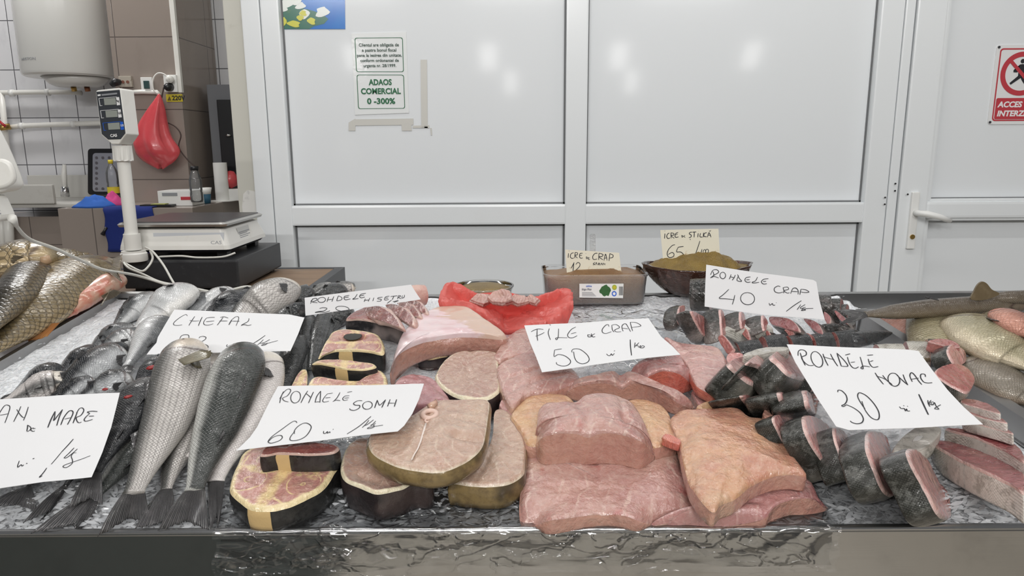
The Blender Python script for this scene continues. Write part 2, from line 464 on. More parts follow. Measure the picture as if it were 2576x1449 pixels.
# ---------------------------------------------------------------- floor and the hall behind the buyer
b_ = NB('hall_floor'); n_ = b_.noise(b_.obj(), 3, 5)
m_floor = tile_mat('hall_floor_tiles', (.24,.215,.185), (.17,.15,.125), (.10,.09,.08), .4, .4, vein=.6)
def floor_tiles():
    b = NB('floor_tiles'); x, y, z = b.xyz(b.obj())
    u = b.math('FRACT', b.math('DIVIDE', x, .4)); v = b.math('FRACT', b.math('DIVIDE', y, .4))
    d = b.math('MINIMUM', b.math('MINIMUM', u, b.math('SUBTRACT', 1., u)), b.math('MINIMUM', v, b.math('SUBTRACT', 1., v)))
    g = b.math('SUBTRACT', 1., b.step(d, .005, .012))
    n = b.noise(b.obj(), 6, 5)
    return b.done(b.mix(g, b.mix(n, (.46,.42,.36), (.34,.31,.265)), (.14,.13,.12)), .3)
S(MB().box((-6, -7, -.05), (6, 4.6, 0)), 'floor', floor_tiles())
S(MB().box((-2.6, -1.6, .0), (-.55, .85, .012), .004), 'added_mat', flat('added_mat_green', (.004,.012,.009), .8))  # unseen mat, added so the steel front reflects something dark on the left
# ---------------------------------------------------------------- room behind the opening
YB = 4.0
zt = atY(10, 52, YB).z; zt2 = atY(40, 391, YB).z
xt0 = atY(125, 300, YB).x
m_wt = tile_mat('white_wall_tiles', (.66,.66,.68), (.50,.50,.53), (.10,.10,.11), .158, .2525, -xt0, -zt, vein=.7)
wbk = S(MB().box((-4.2, YB, 0), (-1.2, YB+.1, 3.0)), 'wall_far', m_wt)
wbk.data.transform(Matrix.Translation(wbk.location)); wbk.location = (0, 0, 0); WLOC[wbk] = V((0,0,0))
m_bt = tile_mat('brown_tiles', (.30,.255,.225), (.25,.21,.185), (.12,.10,.09), .60, .335, 2.48, -atY(380, 93, 3.55).z, vein=.5)
m_bts = tile_mat('brown_tiles_side', (.30,.255,.225), (.25,.21,.185), (.12,.10,.09), .60, .335, .3, -atY(380, 93, 3.55).z, side=True, vein=.5)
YP = 3.55
xpl, xpr = atY(288, 200, YP).x, atY(453, 200, YP).x
pil = S(MB().box((xpl, YP, 0), (xpr, YB-.004, 3.0)), 'wall_pillar', m_bt)
def world_origin(o):
    o.data.transform(Matrix.Translation(o.location)); o.location = (0,0,0); WLOC[o] = V((0,0,0)); return o
world_origin(pil); pil.data.materials.append(m_bts)
for p in pil.data.polygons:
    if abs(p.normal.x) > .5: p.material_index = 1
MB().box((xpr-.016, YP-.006, atY(450, 233, YP).z), (xpr+.006, YP+.016, 3.0), .003).build('corner_strip', m_white, pil)
# tiled counter block
zc = 1.058
Yc = 3.2
xb0, xb1 = atY(149, 560, Yc).x, atY(487, 560, Yc).x
blk = S(MB().box((xb0, Yc, 0), (xb1, YP-.003, zc), .003), 'trim_4', m_bt); world_origin(blk)
blk2 = S(MB().box((xpr+.004, YP-.001, 0), (xb1, YB-.006, zc), .003), 'trim_5', m_bts); world_origin(blk2)
# white side wall closing the small room on the right
S(MB().box((xb1+.45, YW+.16, 0), (xb1+.5, 4.6, 3)), 'wall_right', m_jamb)
S(MB().box((-4.3, 2.0, 0), (-4.2, 4.2, 3)), 'wall_side', m_wt)
# tall grey cabinet with black panel at the end of the little room
def rectY(p, Y, d):                         # box whose front shows at pixel box p
    a = atY(p[0], p[3], Y); b = atY(p[2], p[1], Y)
    return (a.x, Y, a.z), (b.x, Y+d, b.z)
t = thing('locker', 'grey metal locker with a black door behind the cream wall end', 'locker', (atY(575, 400, 3.74).x, 3.74, zc))
a, b = rectY((543, 212, 640, 492), 3.72, .2); a = (a[0], a[1], zc+.002)
MB().box(a, b, .004).build('body', flat('locker_grey', (.16,.165,.18), .4), t)
a, b = rectY((560, 250, 640, 440), 3.7, .015)
MB().box(a, b, .004).build('door', m_black, t)
MB().lathe(atY(575, 344, 3.69), [(.0, .0), (.014, .004), (.012, .012), (0, .014)], 14).build('lock', m_chrome, t, smooth=True)
# ---------------------------------------------------------------- water heater
c = atY(165, 150, 3.72); R_ = (262-62)/2*3.72/F*1.0
zb = atY(165, 186, 3.55).z
t = thing('water_heater', 'white cylindrical electric water heater hung on the tiled wall', 'water heater', (c.x, 3.74, zb-.08))
prof = [(.0, .0), (R_*.93, .0), (R_*.985, .008), (R_, .02), (R_, .9), (R_*.9, .98), (0, 1.0)]
m_enam = flat('white_enamel', (.70,.70,.675), .18)
MB().lathe((c.x, 3.74, zb), prof, 64).build('tank', m_enam, t, smooth=True)
edge_smooth(bpy.data.objects['tank'])
mb = MB(); mb.lathe((c.x+.03, 3.74, zb-.045), [(0,0), (R_*.45, 0), (R_*.58, .012), (R_*.74, .044)], 48)
mb.build('bottom_cap', m_enam, t, smooth=True)
MB().box((c.x-.1, 3.9, zb+.2), (c.x+.1, 4.0, zb+.3)).build('bracket', m_white2, t)
for k, (px, nm) in enumerate(((178, 'pipe_stub'), (212, 'pipe_stub'))):
    p = atY(px, 213, 3.72)
    MB().tube([(p.x, 3.74, zb-.05), (p.x, 3.74, p.z-.01), (p.x, 3.745, p.z-.03)], .013, 10).build(nm, m_brass if k == 0 else flat('rusty_valve', (.28,.11,.05), .5, .5), t, smooth=True)
def text(body, name, p0, dx, dz, size, mat, parent, bold=0.0, align='LEFT', ext=.0004, shear=0, sx=1.0, spacing=1.0):
    cu = bpy.data.curves.new(name, 'FONT'); cu.body = body; cu.size = size; cu.align_x = align
    cu.extrude = ext; cu.offset = bold; cu.shear = shear; cu.space_character = spacing; cu.resolution_u = 3
    tmp = bpy.data.objects.new(name, cu); COL.objects.link(tmp)
    dg = bpy.context.evaluated_depsgraph_get()
    me = bpy.data.meshes.new_from_object(tmp.evaluated_get(dg))
    bpy.data.objects.remove(tmp)
    dx = V(dx).normalized(); dz = V(dz); dz = (dz - dx*dz.dot(dx)).normalized(); nn = dx.cross(dz)
    vs = [V(p0) + dx*v.co.x*sx + dz*v.co.y + nn*v.co.z for v in me.vertices]
    fs = [tuple(p.vertices) for p in me.polygons]
    bpy.data.meshes.remove(me)
    return mk(name, vs, fs, mat, parent, smooth=False)
ang = math.radians(-112)
ph = []
q = text('ARISTON', 'lettering', (0,0,0), (1,0,0), (0,0,1), .018, m_grey_print, t, sx=1.35)
zA = atY(112, 151, 3.55).z
for v in q.data.vertices:
    g = v.co + WLOC[q]
    th = math.radians(-126) + g.x/R_
    v.co = V((c.x + (R_+.001)*math.cos(th), 3.74 + (R_+.001)*math.sin(th) + g.y, zA + g.z)) - WLOC[q]
# ---------------------------------------------------------------- pipes on the tiled wall
t = thing('water_pipe', 'white plastic water pipes clipped along the white tiled wall', 'pipe', atY(20, 420, 3.96))
Yq = 3.95
def pY(px, py, Y): return atY(px, py, Y)
MB().tube([pY(-80, 236, Yq), pY(8, 233, Yq), pY(90, 232, Yq), pY(172, 232, Yq), pY(180, 232, Yq), pY(205, 234, Yq)], .013, 10).build('upper_run', m_white, t, smooth=True)
MB().tube([pY(3, 233, Yq), pY(13, 330, Yq), pY(24, 440, Yq), pY(30, 500, Yq)], .015, 10).build('riser', m_white, t, smooth=True)
MB().tube([pY(18, 322, Yq), pY(50, 317, Yq), pY(150, 313, Yq), pY(262, 309, Yq), pY(290, 308, Yq)], .014, 10).build('lower_run', m_white, t, smooth=True)
for px, py in ((55, 317), (185, 312), (30, 234), (120, 232)):
    MB().tube([pY(px-5, py, Yq-.003), pY(px+5, py, Yq-.003)], .0185, 10).build('clip', m_white2, t, smooth=True)
t = thing('pipe_valve', 'small green valve with a red lever on the white pipe corner', 'valve', atY(8, 320, 3.9))
MB().tube([pY(-6, 322, 3.9), pY(26, 318, 3.93)], .017, 10).build('body', m_brass, t, smooth=True)
MB().tube([pY(-2, 305, 3.88), pY(14, 318, 3.88)], .007, 8).build('lever', flat('red_lever', (.4,.02,.03), .4), t, smooth=True)
t = tag(MB().tube([pY(330, 232, YP-.012), pY(360, 231, YP-.012), pY(395, 232, YP-.012), pY(402, 240, YP-.012)], .011, 8).build('cable_duct', m_white, smooth=True), 'short white pipe on the brown pillar under the sockets', 'pipe')
# sockets and cables
def sockets():
    t = thing('power_socket', 'white double wall socket with a black plug beside the pillar corner strip', 'socket', atY(430, 215, YP-.02))
    a, b = rectY((414, 188, 442, 232), YP-.022, .02); MB().box(a, b, .004).build('plate', m_white2, t)
    MB().tube([pY(427, 199, YP-.022), pY(427, 199, YP-.05)], .018, 14).build('white_plug', m_white, t, smooth=True)
    MB().tube([pY(428, 219, YP-.022), pY(420, 219, YP-.05), pY(412, 219, YP-.055)], [.02,.018,.008], 14).build('black_plug', m_black, t, smooth=True)
    MB().tube(crom([tuple(pY(x, y, YP-.05)) for x, y in ((427, 199), (412, 186), (396, 185), (385, 200), (386, 225), (398, 236))], 24), .0035, 6).build('white_cable', m_white, t, smooth=True)
    MB().tube(crom([tuple(pY(x, y, YP-.05)) for x, y in ((412, 219), (408, 240), (402, 270), (408, 300), (440, 318), (455, 340), (450, 370), (470, 400), (490, 418))], 50), .003, 6).build('black_cable', flat('brown_cable', (.05,.03,.025), .5), t, smooth=True)
    t = thing('power_socket', 'white wall socket under clear film, left of the hanging red bag', 'socket', atY(368, 210, YP-.02))
    a, b = rectY((356, 194, 381, 229), YP-.018, .016); MB().box(a, b, .003).build('plate', m_white2, t)
    a, b = rectY((362, 203, 374, 223), YP-.024, .006); MB().box(a, b, .002).build('dark_insert', flat('teal_dark', (.03,.07,.07), .4), t)
    t = thing('power_socket', 'stained open wall socket left of the filmed one', 'socket', atY(315, 205, YP-.02))
    a, b = rectY((300, 191, 329, 219), YP-.02, .018); MB().box(a, b, .003).build('plate', worn('stained_plate', (.42,.38,.32), .5, (.12,.08,.05), .9, 60), t)
    mb = MB()
    for px in (309, 321): mb.tube([pY(px, 206, YP-.02), pY(px, 206, YP-.025)], .007, 12)
    mb.build('hole', flat('socket_rust', (.22,.08,.05), .6), t)
    MB().tube([pY(301, 207, YP-.03), pY(290, 206, YP-.05), pY(280, 214, YP-.05)], [.014,.02,.012], 12).build('plug', m_black, t, smooth=True)
sockets()
t = thing('warning_label', 'yellow voltage warning label stuck below the double socket', 'label', atY(438, 246, YP-.004))
a, b = rectY((419, 237, 458, 256), YP-.004, .003); MB().box(a, b).build('sticker', m_yellow, t)
p = atY(433, 252, YP-.0055)
text('220V', 'lettering', p, (1,0,0), (0,0,1), .030, m_ink, t, bold=.0008)
pp = [atY(421, 253, YP-.0055), atY(431, 253, YP-.0055), atY(426, 242, YP-.0055)]
MB().prism(pp, (0,.001,0)).build('triangle', flat('triangle_ink', (.12,.08,.01), .5), t)
# red carrier bag hanging on the pillar
b_ = NB('red_thin_plastic'); nn_ = b_.noise(b_.obj(), 22, 4)
b_.m.use_backface_culling = False
m_bag = b_.done(b_.mix(nn_, (.66,.09,.10), (.50,.045,.06)), .3, 0, b_.bump(nn_, .004, .5), Subsurface_Weight=0.0, Coat_Weight=.3)
def red_bag():
    rows = [(.5, 236, 400, 2), (0, 250, 398, 9), (0, 275, 392, 20), (0, 310, 385, 33), (0, 345, 385, 44), (0, 375, 396, 52), (0, 395, 402, 42), (0, 410, 406, 24), (0, 420, 405, 6)]
    vs = []; fs = []; n = 32
    rows = crom([(y, x, w) for _, y, x, w in rows], 26)
    for j, (y, x, w) in enumerate(rows):
        cc = atY(x, y, YP-.075); hw = w*m_px(cc)
        for k in range(n):
            a = 2*PI*k/n
            rr = 1 + .10*math.sin(5*a+j*.12)*min(1, j/6) + .06*math.sin(9*a-j*.2)
            vs.append(cc + V((hw*rr*math.cos(a), min(.07, hw*.75)*rr*math.sin(a), .012*math.sin(3*a)*(j/26))))
    for j in range(len(rows)-1):
        for k in range(n): fs.append((j*n+k, j*n+(k+1)%n, (j+1)*n+(k+1)%n, (j+1)*n+k))
    fs.append(tuple(range(n))); fs.append(tuple((len(rows)-1)*n+k for k in range(n)))
    tag(mk('plastic_bag', vs, fs, m_bag), 'red plastic carrier bag hanging against the brown tiled pillar', 'bag')
red_bag()
# ---------------------------------------------------------------- sink, tap, things on the tiled counter
t = thing('sink', 'pale wall sink with a raised side at the left end of the little room', 'sink', atY(90, 515, 3.6))
a, b = rectY((-60, 458, 156, 512), 3.55, .3)
m_sink = worn('sink_enamel', (.52,.51,.48), .35, (.3,.27,.22), .4, 9)
MB().box((a[0], 3.5, a[2]), (b[0]-.02, 3.52, b[2]-.01), .006).build('front_side', m_sink, t)
MB().box((a[0], 3.52, a[2]-.02), (b[0]+.25, 3.97, a[2]), .006).build('basin', m_sink, t)
MB().box((a[0], 3.95, a[2]), (b[0]+.25, 3.97, b[2]+.02), .004).build('back_side', m_sink, t)
MB().tube([pY(20, 530, 3.6), pY(26, 640, 3.6)], .022, 12).build('drain_pipe', m_white, t, smooth=True)
MB().tube([pY(2, 530, 3.62), pY(10, 640, 3.62)], .018, 12).build('drain_pipe', m_white, t, smooth=True)
t = thing('tap', 'tall chrome and white tap standing behind the sink', 'tap', atY(164, 490, 3.8))
MB().tube([pY(164, 494, 3.8), pY(163, 470, 3.8)], [.022,.018], 12).build('tap_base', m_chrome, t, smooth=True)
MB().tube([pY(163, 470, 3.8), pY(161, 440, 3.8), pY(162, 414, 3.8)], [.012,.013,.009], 12).build('spout', m_white, t, smooth=True)
# upright steel oven tray leaning on the wall
t = thing('oven_tray', 'steel baking tray with a dark rim leaning on the white tiles', 'tray', atY(262, 490, 3.9))
def rrect(p, Y, r=8, n=6):
    x0, y0, x1, y1 = p; o = []
    for cx, cy, a0 in ((x1-r, y0+r, -90), (x1-r, y1-r, 0), (x0+r, y1-r, 90), (x0+r, y0+r, 180)):
        for k in range(n+1):
            a = math.radians(a0+90*k/n); o.append(atY(cx+r*math.cos(a), cy+r*math.sin(a), Y))
    return o
MB().prism(rrect((221, 374, 306, 490), 3.86), (0, .03, 0)).build('rim', m_black, t)
MB().prism(rrect((233, 385, 300, 482), 3.85), (0, .012, 0)).build('pan', flat('tray_pan', (.5,.51,.58), .25, .6), t)
mb = MB()
for i in range(4):
    for j in range(7):
        if i in (0,) or j in (0, 6):
            p = atY(243+i*16, 397+j*13, 3.85); mb.prism([p+V((.008*math.cos(k*PI/5), -.001, .008*math.sin(k*PI/5))) for k in range(10)], (0, .003, 0))
mb.build('dimples', flat('tray_dimple', (.16,.15,.17), .4, .5), t)
def bottle(name, label, px0, px1, py0, py1, Y, mat, capm, cat='bottle', neck=.35):
    cc = atY((px0+px1)/2, py1, Y); R = (px1-px0)/2*Y/F*1.0; H = atY((px0+px1)/2, py0, Y).z - cc.z
    t = thing(name, label, cat, cc)
    MB().lathe(cc, [(R*.9, 0), (R, .01), (R, H*.25), (R*.93, H*.3), (R, H*.36), (R, H*.62), (R*.8, H*.74), (R*neck, H*.86), (R*neck, H*.9)], 20).build('body', mat, t, smooth=True)
    MB().lathe(cc+V((0,0,H*.89)), [(R*neck*1.15, 0), (R*neck*1.15, H*.11)], 16).build('cap', capm, t, smooth=True)
    return t
b_ = NB('thin_clear_plastic')
def film_mat(name, tint=(.95,.96,.97), bumpd=.004, sc=18, gloss=.5, body=.06, bodyc=(.8,.82,.84), wr=1.0):
    b = NB(name); v = b.obj()
    n = b.noise(v, sc, 2, .5)
    r = b.math('ABSOLUTE', b.math('SUBTRACT', b.noise(b.scale(v, (1, .6, 1.6)), sc*.55, 3), .5)); r2 = b.math('ABSOLUTE', b.math('SUBTRACT', b.noise(b.vadd(b.scale(v, (.5, 1, 1)), (5., 3., 1.)), sc*.9, 2), .5))
    h = b.math('ADD', b.math('MULTIPLY', n, .35), b.math('MULTIPLY', b.math('SUBTRACT', 2., b.math('ADD', b.step(r, 0, .03), b.step(r2, 0, .02))), .22))
    bp = b.bump(h, bumpd, wr)
    tr = b.n('ShaderNodeBsdfTransparent'); tr.inputs[0].default_value = tint+(1,)
    gl = b.n('ShaderNodeBsdfGlossy'); gl.inputs['Roughness'].default_value = .08; b.put(gl.inputs['Normal'], bp)
    df = b.n('ShaderNodeBsdfDiffuse'); df.inputs[0].default_value = bodyc+(1,); b.put(df.inputs['Normal'], bp)
    fr = b.n('ShaderNodeFresnel'); fr.inputs[0].default_value = 1.5; b.put(fr.inputs['Normal'], bp)
    m1 = b.n('ShaderNodeMixShader'); b.put(m1.inputs[0], body); b.put(m1.inputs[1], tr.outputs[0]); b.put(m1.inputs[2], df.outputs[0])
    m2 = b.n('ShaderNodeMixShader'); b.put(m2.inputs[0], b.math('MULTIPLY', fr.outputs[0], gloss*2, clamp=True)); b.put(m2.inputs[1], m1.outputs[0]); b.put(m2.inputs[2], gl.outputs[0])
    b.put(b.out.inputs[0], m2.outputs[0])
    return b.m
m_clear = film_mat('clear_plastic', bumpd=.001, sc=12, body=.10)
m_film = film_mat('cling_film', (.975,.98,.985), bumpd=.006, sc=20, body=.015, gloss=.9)
bottle('plastic_bottle', 'clear plastic bottle with a yellow label in front of the baking tray', 273, 301, 402, 488, 3.5, m_clear, m_yellow)
bottle('water_bottle', 'empty clear bottle with a dark cap on the tiled counter beside the white box', 481, 511, 418, 508, 3.28, m_clear, m_black, neck=.6)
p = atY(285, 470, 3.5); o = MB().lathe(p+V((0,0,-.03)), [(.0275, 0), (.0275, .03)], 20, cap=False).build('label_sleeve', m_yellow, smooth=True)
o.parent = bpy.data.objects['plastic_bottle']; o.location = o.location - WLOC[o.parent]
t = thing('carton', 'flat white carton box on the tiled counter', 'box', atY(438, 505, 3.3))
a, b = rectY((398, 480, 481, 505), 3.3, .16); MB().box((a[0], a[1], zc+.001), b, .002).build('body', m_white2, t)
a, b = rectY((408, 485, 445, 493), 3.297, .004); MB().box(a, b).build('print', m_grey_print, t)
a, b = rectY((455, 495, 478, 503), 3.297, .004); MB().box(a, b).build('red_print', m_red_print, t)
t = thing('slim_device', 'thin black phone-like device lying before the white carton', 'device', atY(410, 505, 3.24))
a = atY(350, 508, 3.23); b = atY(430, 508, 3.23); MB().box((a.x, 3.23, zc+.001), (b.x, 3.28, zc+.012), .003).build('body', m_black, t)
MB().box((a.x+.05, 3.232, zc+.012), (b.x-.03, 3.27, zc+.016), .001).build('yellow_card', flat('olive_card', (.35,.36,.12), .6), t)
cc = atY(519, 500, 3.45); cc.z = zc
t = thing('paper_cup', 'white and blue paper cup beside the clear bottle', 'cup', cc)
MB().lathe(cc, [(.018, .001), (.022, .045)], 20).build('blue_base', flat('cup_blue', (.03,.12,.2), .5), t, smooth=True)
MB().lathe(cc, [(.022, .045), (.028, .075), (.026, .075), (.02, .05)], 20).build('rim', m_white2, t, smooth=True)
cc = atY(560, 495, 3.6); cc.z = zc
t = thing('paper_roll', 'upright white paper towel roll on the tiled counter', 'paper roll', cc)
hh = atY(560, 409, 3.6).z - zc
MB().lathe(cc, [(.032, .001), (.033, .006), (.033, hh), (.011, hh), (.011, hh-.02)], 28).build('roll', m_roll, t, smooth=True)
edge_smooth(bpy.data.objects['roll'])
MB().lathe(cc, [(.06, .0), (.06, .004)], 28).build('sheet', m_roll, t)
cc = atY(583, 440, 3.66)
t = tag(MB().lathe(V((cc.x, 3.64, zc+.06)), [(0, 0), (.03, .015), (.038, .05), (.02, .085), (0, .09)], 16).build('red_pouch', m_bag, smooth=True), 'small red pouch behind the paper roll', 'pouch')
MB().box((cc.x-.06, 3.6, zc+.001), (cc.x+.05, 3.68, zc+.06), .004).build('white_tub', m_white2)
tag(bpy.data.objects['white_tub'], 'low white tub behind the paper roll', 'tub')
def rag(name, label, px, py, Y, w, d, h, mat, seed):
    cc = atY(px, py, Y); cc.z = zc; n, r = 28, 9; vs = []; fs = []
    for j in range(r+1):
        s = 1-j/r
        for k in range(n):
            a = 2*PI*k/n; q = 1+.22*noise.noise(V((math.cos(a)*1.6+seed, math.sin(a)*1.6, seed)))
            z = h*(1-s**2.2)*(1+.6*noise.noise(V((math.cos(a)*s*2.5+seed, math.sin(a)*s*2.5, j*.3)))) + .001
            vs.append(cc+V((w*s*q*math.cos(a), d*s*q*math.sin(a), z)))
    for j in range(r):
        for k in range(n): fs.append((j*n+k, j*n+(k+1)%n, (j+1)*n+(k+1)%n, (j+1)*n+k))
    fs.append(tuple(range(n)))
    tag(mk(name, vs, fs, mat), label, 'cloth')
rag('cleaning_cloth', 'crumpled light blue rag on the left edge of the tiled counter', 235, 516, 3.26, .10, .055, .045, m_blue_rag, 3)
rag('cleaning_cloth', 'crumpled pink rag behind the scale display pole', 283, 500, 3.36, .055, .045, .05, m_pink_rag, 5)
def towel():
    vs = []; fs = []; nx, ny = 24, 16
    xa, xb = atY(266, 540, Yc).x, atY(388, 540, Yc).x
    for j in range(ny+1):
        for i in range(nx+1):
            f = i/nx; x = xa+(xb-xa)*f; s = j/ny*.30
            if s < .1: y, z = Yc+.1-s-.012, zc+.006
            else: y, z = Yc-.012-.006*math.sin(f*9+1), zc+.006-(s-.1)
            vs.append((x+.004*math.sin(j), y, z-.01*f*(s > .1)))
    for j in range(ny):
        for i in range(nx): a = j*(nx+1)+i; fs.append((a, a+1, a+nx+2, a+nx+1))
    o = mk('towel', vs, fs, m_blue_cloth); md = o.modifiers.new('th', 'SOLIDIFY'); md.thickness = .004
    tag(o, 'dark blue towel hanging over the front of the tiled counter', 'towel')
    WLOC[o] = V(o.location)
    p = atY(258, 590, Yc-.02)
    MB().tube([atY(268, 572, Yc-.02), atY(262, 582, Yc-.02), p], [.006,.006,.01], 8).build('hanging_loop', m_black, o, smooth=True)
towel()
# tiled bench front on the far left
tag(world_origin(MB().box((-4.1, 3.66, 0), (xb0-.004, 3.94, atY(90, 545, 3.66).z)).build('trim_6', m_bt)), kind='structure')
# ---------------------------------------------------------------- sales counter with ice
XL, XR = -1.02, 1.25
t = thing('display_counter', 'long sloping stainless steel fish counter filled with ice', 'counter', (0, 1.2, 0))
DEP = 0.765
mb = MB()
mb.box((-1.7, .893, .44), (1.7, .9, .799), .002)
mb.build('front_panel', m_steel, t)
mb = MB(); mb.tube([(-1.7, .8985, .8), (1.7, .8985, .8)], .0055, 10)
mb.build('front_rim', steel_mat('rim_steel', (.6,.6,.6), .2, (2, 60, 60)), t, smooth=True)
def bedp(u, v, h): return B0 + BX*u + BY*v + BN*h
mb = MB()
mb.add([bedp(u, v, h) for h in (-.05, -.06) for u, v in ((-1.3, 0), (1.5, 0), (1.5, DEP), (-1.3, DEP))], [(0,1,2,3),(7,6,5,4),(0,4,5,1),(1,5,6,2),(2,6,7,3),(3,7,4,0)])
mb.build('tray_floor', m_tray, t)
def wall_strip(mb, a, b, h0, h1, th):       # upright strip between two bed points
    d = (b-a).normalized(); s = d.cross(BN).normalized()*th
    mb.add([a+BN*h0, b+BN*h0, b+BN*h0+s, a+BN*h0+s, a+BN*h1, b+BN*h1, b+BN*h1+s, a+BN*h1+s],
           [(0,3,2,1),(4,5,6,7),(0,1,5,4),(1,2,6,5),(2,3,7,6),(3,0,4,7)])
mb = MB()
pc = at(303, 750, 0); pc = pc - BN*bedh(pc)
vb = (pc-B0).dot(BY)
wall_strip(mb, bedp(XR+.2, vb, 0), bedp(pc.x, vb, 0), -.06, .0, .012)
wall_strip(mb, bedp(at(620, 745).x, vb, 0), bedp(pc.x, vb, 0), -.06, .012, .012)
pl_ = at(-140, 1010, 0)
wall_strip(mb, pc, pl_, -.06, .014, .012)
mb.build('back_rim', m_tray, t)
MB().box((-1.5, 1.0, 0), (1.5, 1.55, .72)).build('cabinet', m_tray, t)
# crushed ice
def uv_(p): return V(((p-B0).dot(BX), (p-B0).dot(BY), 0))
TR0, TR1 = uv_(at(2160, 770, .0)), uv_(at(2640, 1100, .0))   # left edge of the fish tray
def ice():
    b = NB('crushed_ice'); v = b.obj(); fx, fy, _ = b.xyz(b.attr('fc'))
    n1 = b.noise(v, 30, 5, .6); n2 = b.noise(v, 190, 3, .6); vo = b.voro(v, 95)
    wet = b.step(b.math('ADD', fy, b.math('MULTIPLY', b.math('SUBTRACT', n1, .5), .16)), .10, .22)  # front strip darker: clear thin ice, with shade painted into its grey
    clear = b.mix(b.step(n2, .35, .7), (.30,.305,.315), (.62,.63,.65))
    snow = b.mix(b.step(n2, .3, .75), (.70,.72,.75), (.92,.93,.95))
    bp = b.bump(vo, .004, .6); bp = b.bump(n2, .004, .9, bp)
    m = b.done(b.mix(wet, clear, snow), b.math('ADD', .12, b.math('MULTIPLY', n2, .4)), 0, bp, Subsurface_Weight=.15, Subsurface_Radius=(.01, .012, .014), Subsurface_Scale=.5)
    nu, nv = 330, 130; vs = []; fs = []; at_ = []
    for j in range(nv+1):
        for i in range(nu+1):
            u = XL + (XR-XL)*i/nu; q = j/nv*(vb-.008)+.004
            if j == 0: h = -.02
            else:
                h = -.004 + .006*noise.noise(V((u*9, q*9, 0))) + .004*noise.noise(V((u*30, q*30, 3))) + .003*noise.noise(V((u*80, q*80, 5)))
                h -= .008*max(0, 1-q/.05)
            if (u-TR0.x)*(TR1.y-TR0.y) - (q-TR0.y)*(TR1.x-TR0.x) < 0 and q > .02: h -= .05
            if q > .5: h += .010*max(0, 1-abs(u-(-.55))/.4)
            vs.append(bedp(u, q, h)); at_.append((u, q, 0))
    for j in range(nv):
        for i in range(nu): a = j*(nu+1)+i; fs.append((a, a+1, a+nu+2, a+nu+1))
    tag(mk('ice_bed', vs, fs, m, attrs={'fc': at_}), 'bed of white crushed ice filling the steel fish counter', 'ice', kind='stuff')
    # loose flakes
    b = NB('ice_flake'); n = b.noise(b.obj(), 60, 2)
    mf = b.done(b.mix(n, (.36,.37,.39), (.86,.88,.90)), .14, 0, None, Coat_Weight=.5, Alpha=.75)
    vs = []; fs = []; rr = random.Random(3)
    for k in range(9000):
        u = rr.uniform(XL, XR); q = abs(rr.gauss(0, .09)) if k < 6500 else rr.uniform(0, vb)
        if q > vb-.01 or q < .004: continue
        if (u-TR0.x)*(TR1.y-TR0.y) - (q-TR0.y)*(TR1.x-TR0.x) < 0 and q > .02: continue
        L = rr.uniform(.004, .012) * (1 if k < 6500 else .6); W = L*rr.uniform(.25, .5); a = rr.gauss(0, .5)
        h = .001 + .004*noise.noise(V((u*9, q*9, 0))) + rr.uniform(-.002, .004) - .008*max(0, 1-q/.05)
        c = bedp(u, q, h)
        e = (BX*math.cos(a)+BY*math.sin(a)+BN*rr.uniform(-.35,.35)).normalized()
        g = e.cross((BN+BX*rr.uniform(-.5,.5)+BY*rr.uniform(-.6,.3)).normalized())
        o = len(vs)
        for x, y in ((-1, 0), (-.4, .8), (.5, .7), (1, 0), (.3, -.8), (-.6, -.6)):
            vs.append(c+e*L*x*rr.uniform(.8, 1.1)+g*W*y)
        fs.append(tuple(range(o, o+6)))
    tag(mk('ice_flakes', vs, fs, mf, smooth=False), 'loose clear ice flakes lying over the crushed ice', 'ice', kind='stuff')
ice()
# cling film over the front edge of the counter
def film(name, label, u0, u1, path, seed, amp, ragged=.02, mat=None, nu=90, lift=.25):
    """path: list of (Y-Z frame points as functions of u)"""
    P = crom(path, 40); vs = []; fs = []
    for j, (y, z) in enumerate(P):
        for i in range(nu+1):
            u = u0+(u1-u0)*i/nu; e = j/39
            w = amp*noise.noise(V((u*14+seed, e*4, seed)))+amp*.6*noise.noise(V((u*40+seed, e*10, seed)))
            uu = u + .5*ragged*noise.noise(V((e*6, seed, i > nu/2)))
            zz = z - (ragged*noise.noise(V((u*7, seed, 9))) if e > .9 else 0)
            vs.append(V((uu, y-abs(w)*.8 if z < .80 else y, zz+(abs(w)*lift if z >= .80 else 0))))
    for j in range(39):
        for i in range(nu): a = j*(nu+1)+i; fs.append((a, a+1, a+nu+2, a+nu+1))
    return tag(mk(name, vs, fs, mat or m_film), label, 'plastic film')
def by(v, h=0): p = bedp(0, v, h); return (p.y, p.z)
xf0, xf1 = at(548, 1330).x, at(2105, 1330).x
film('cling_film', 'wrinkled clear cling film hanging over the steel front edge', xf0, xf1,
     [by(.30, .004), by(.2, .004), by(.1, .004), by(.03, .003), (.897, .8075), (.888, .803), (.887, .785), (.886, .765), (.885, .742)], 2, .011, .02)
film('cling_film', 'clear plastic sheet under the long roe box in the middle of the ice', at(1430, 760).x, at(1700, 820).x,
     [by(.66, .02), by(.6, .03), by(.5, .035), by(.4, .03), by(.36, .012)], 6, .012, .03, lift=1)
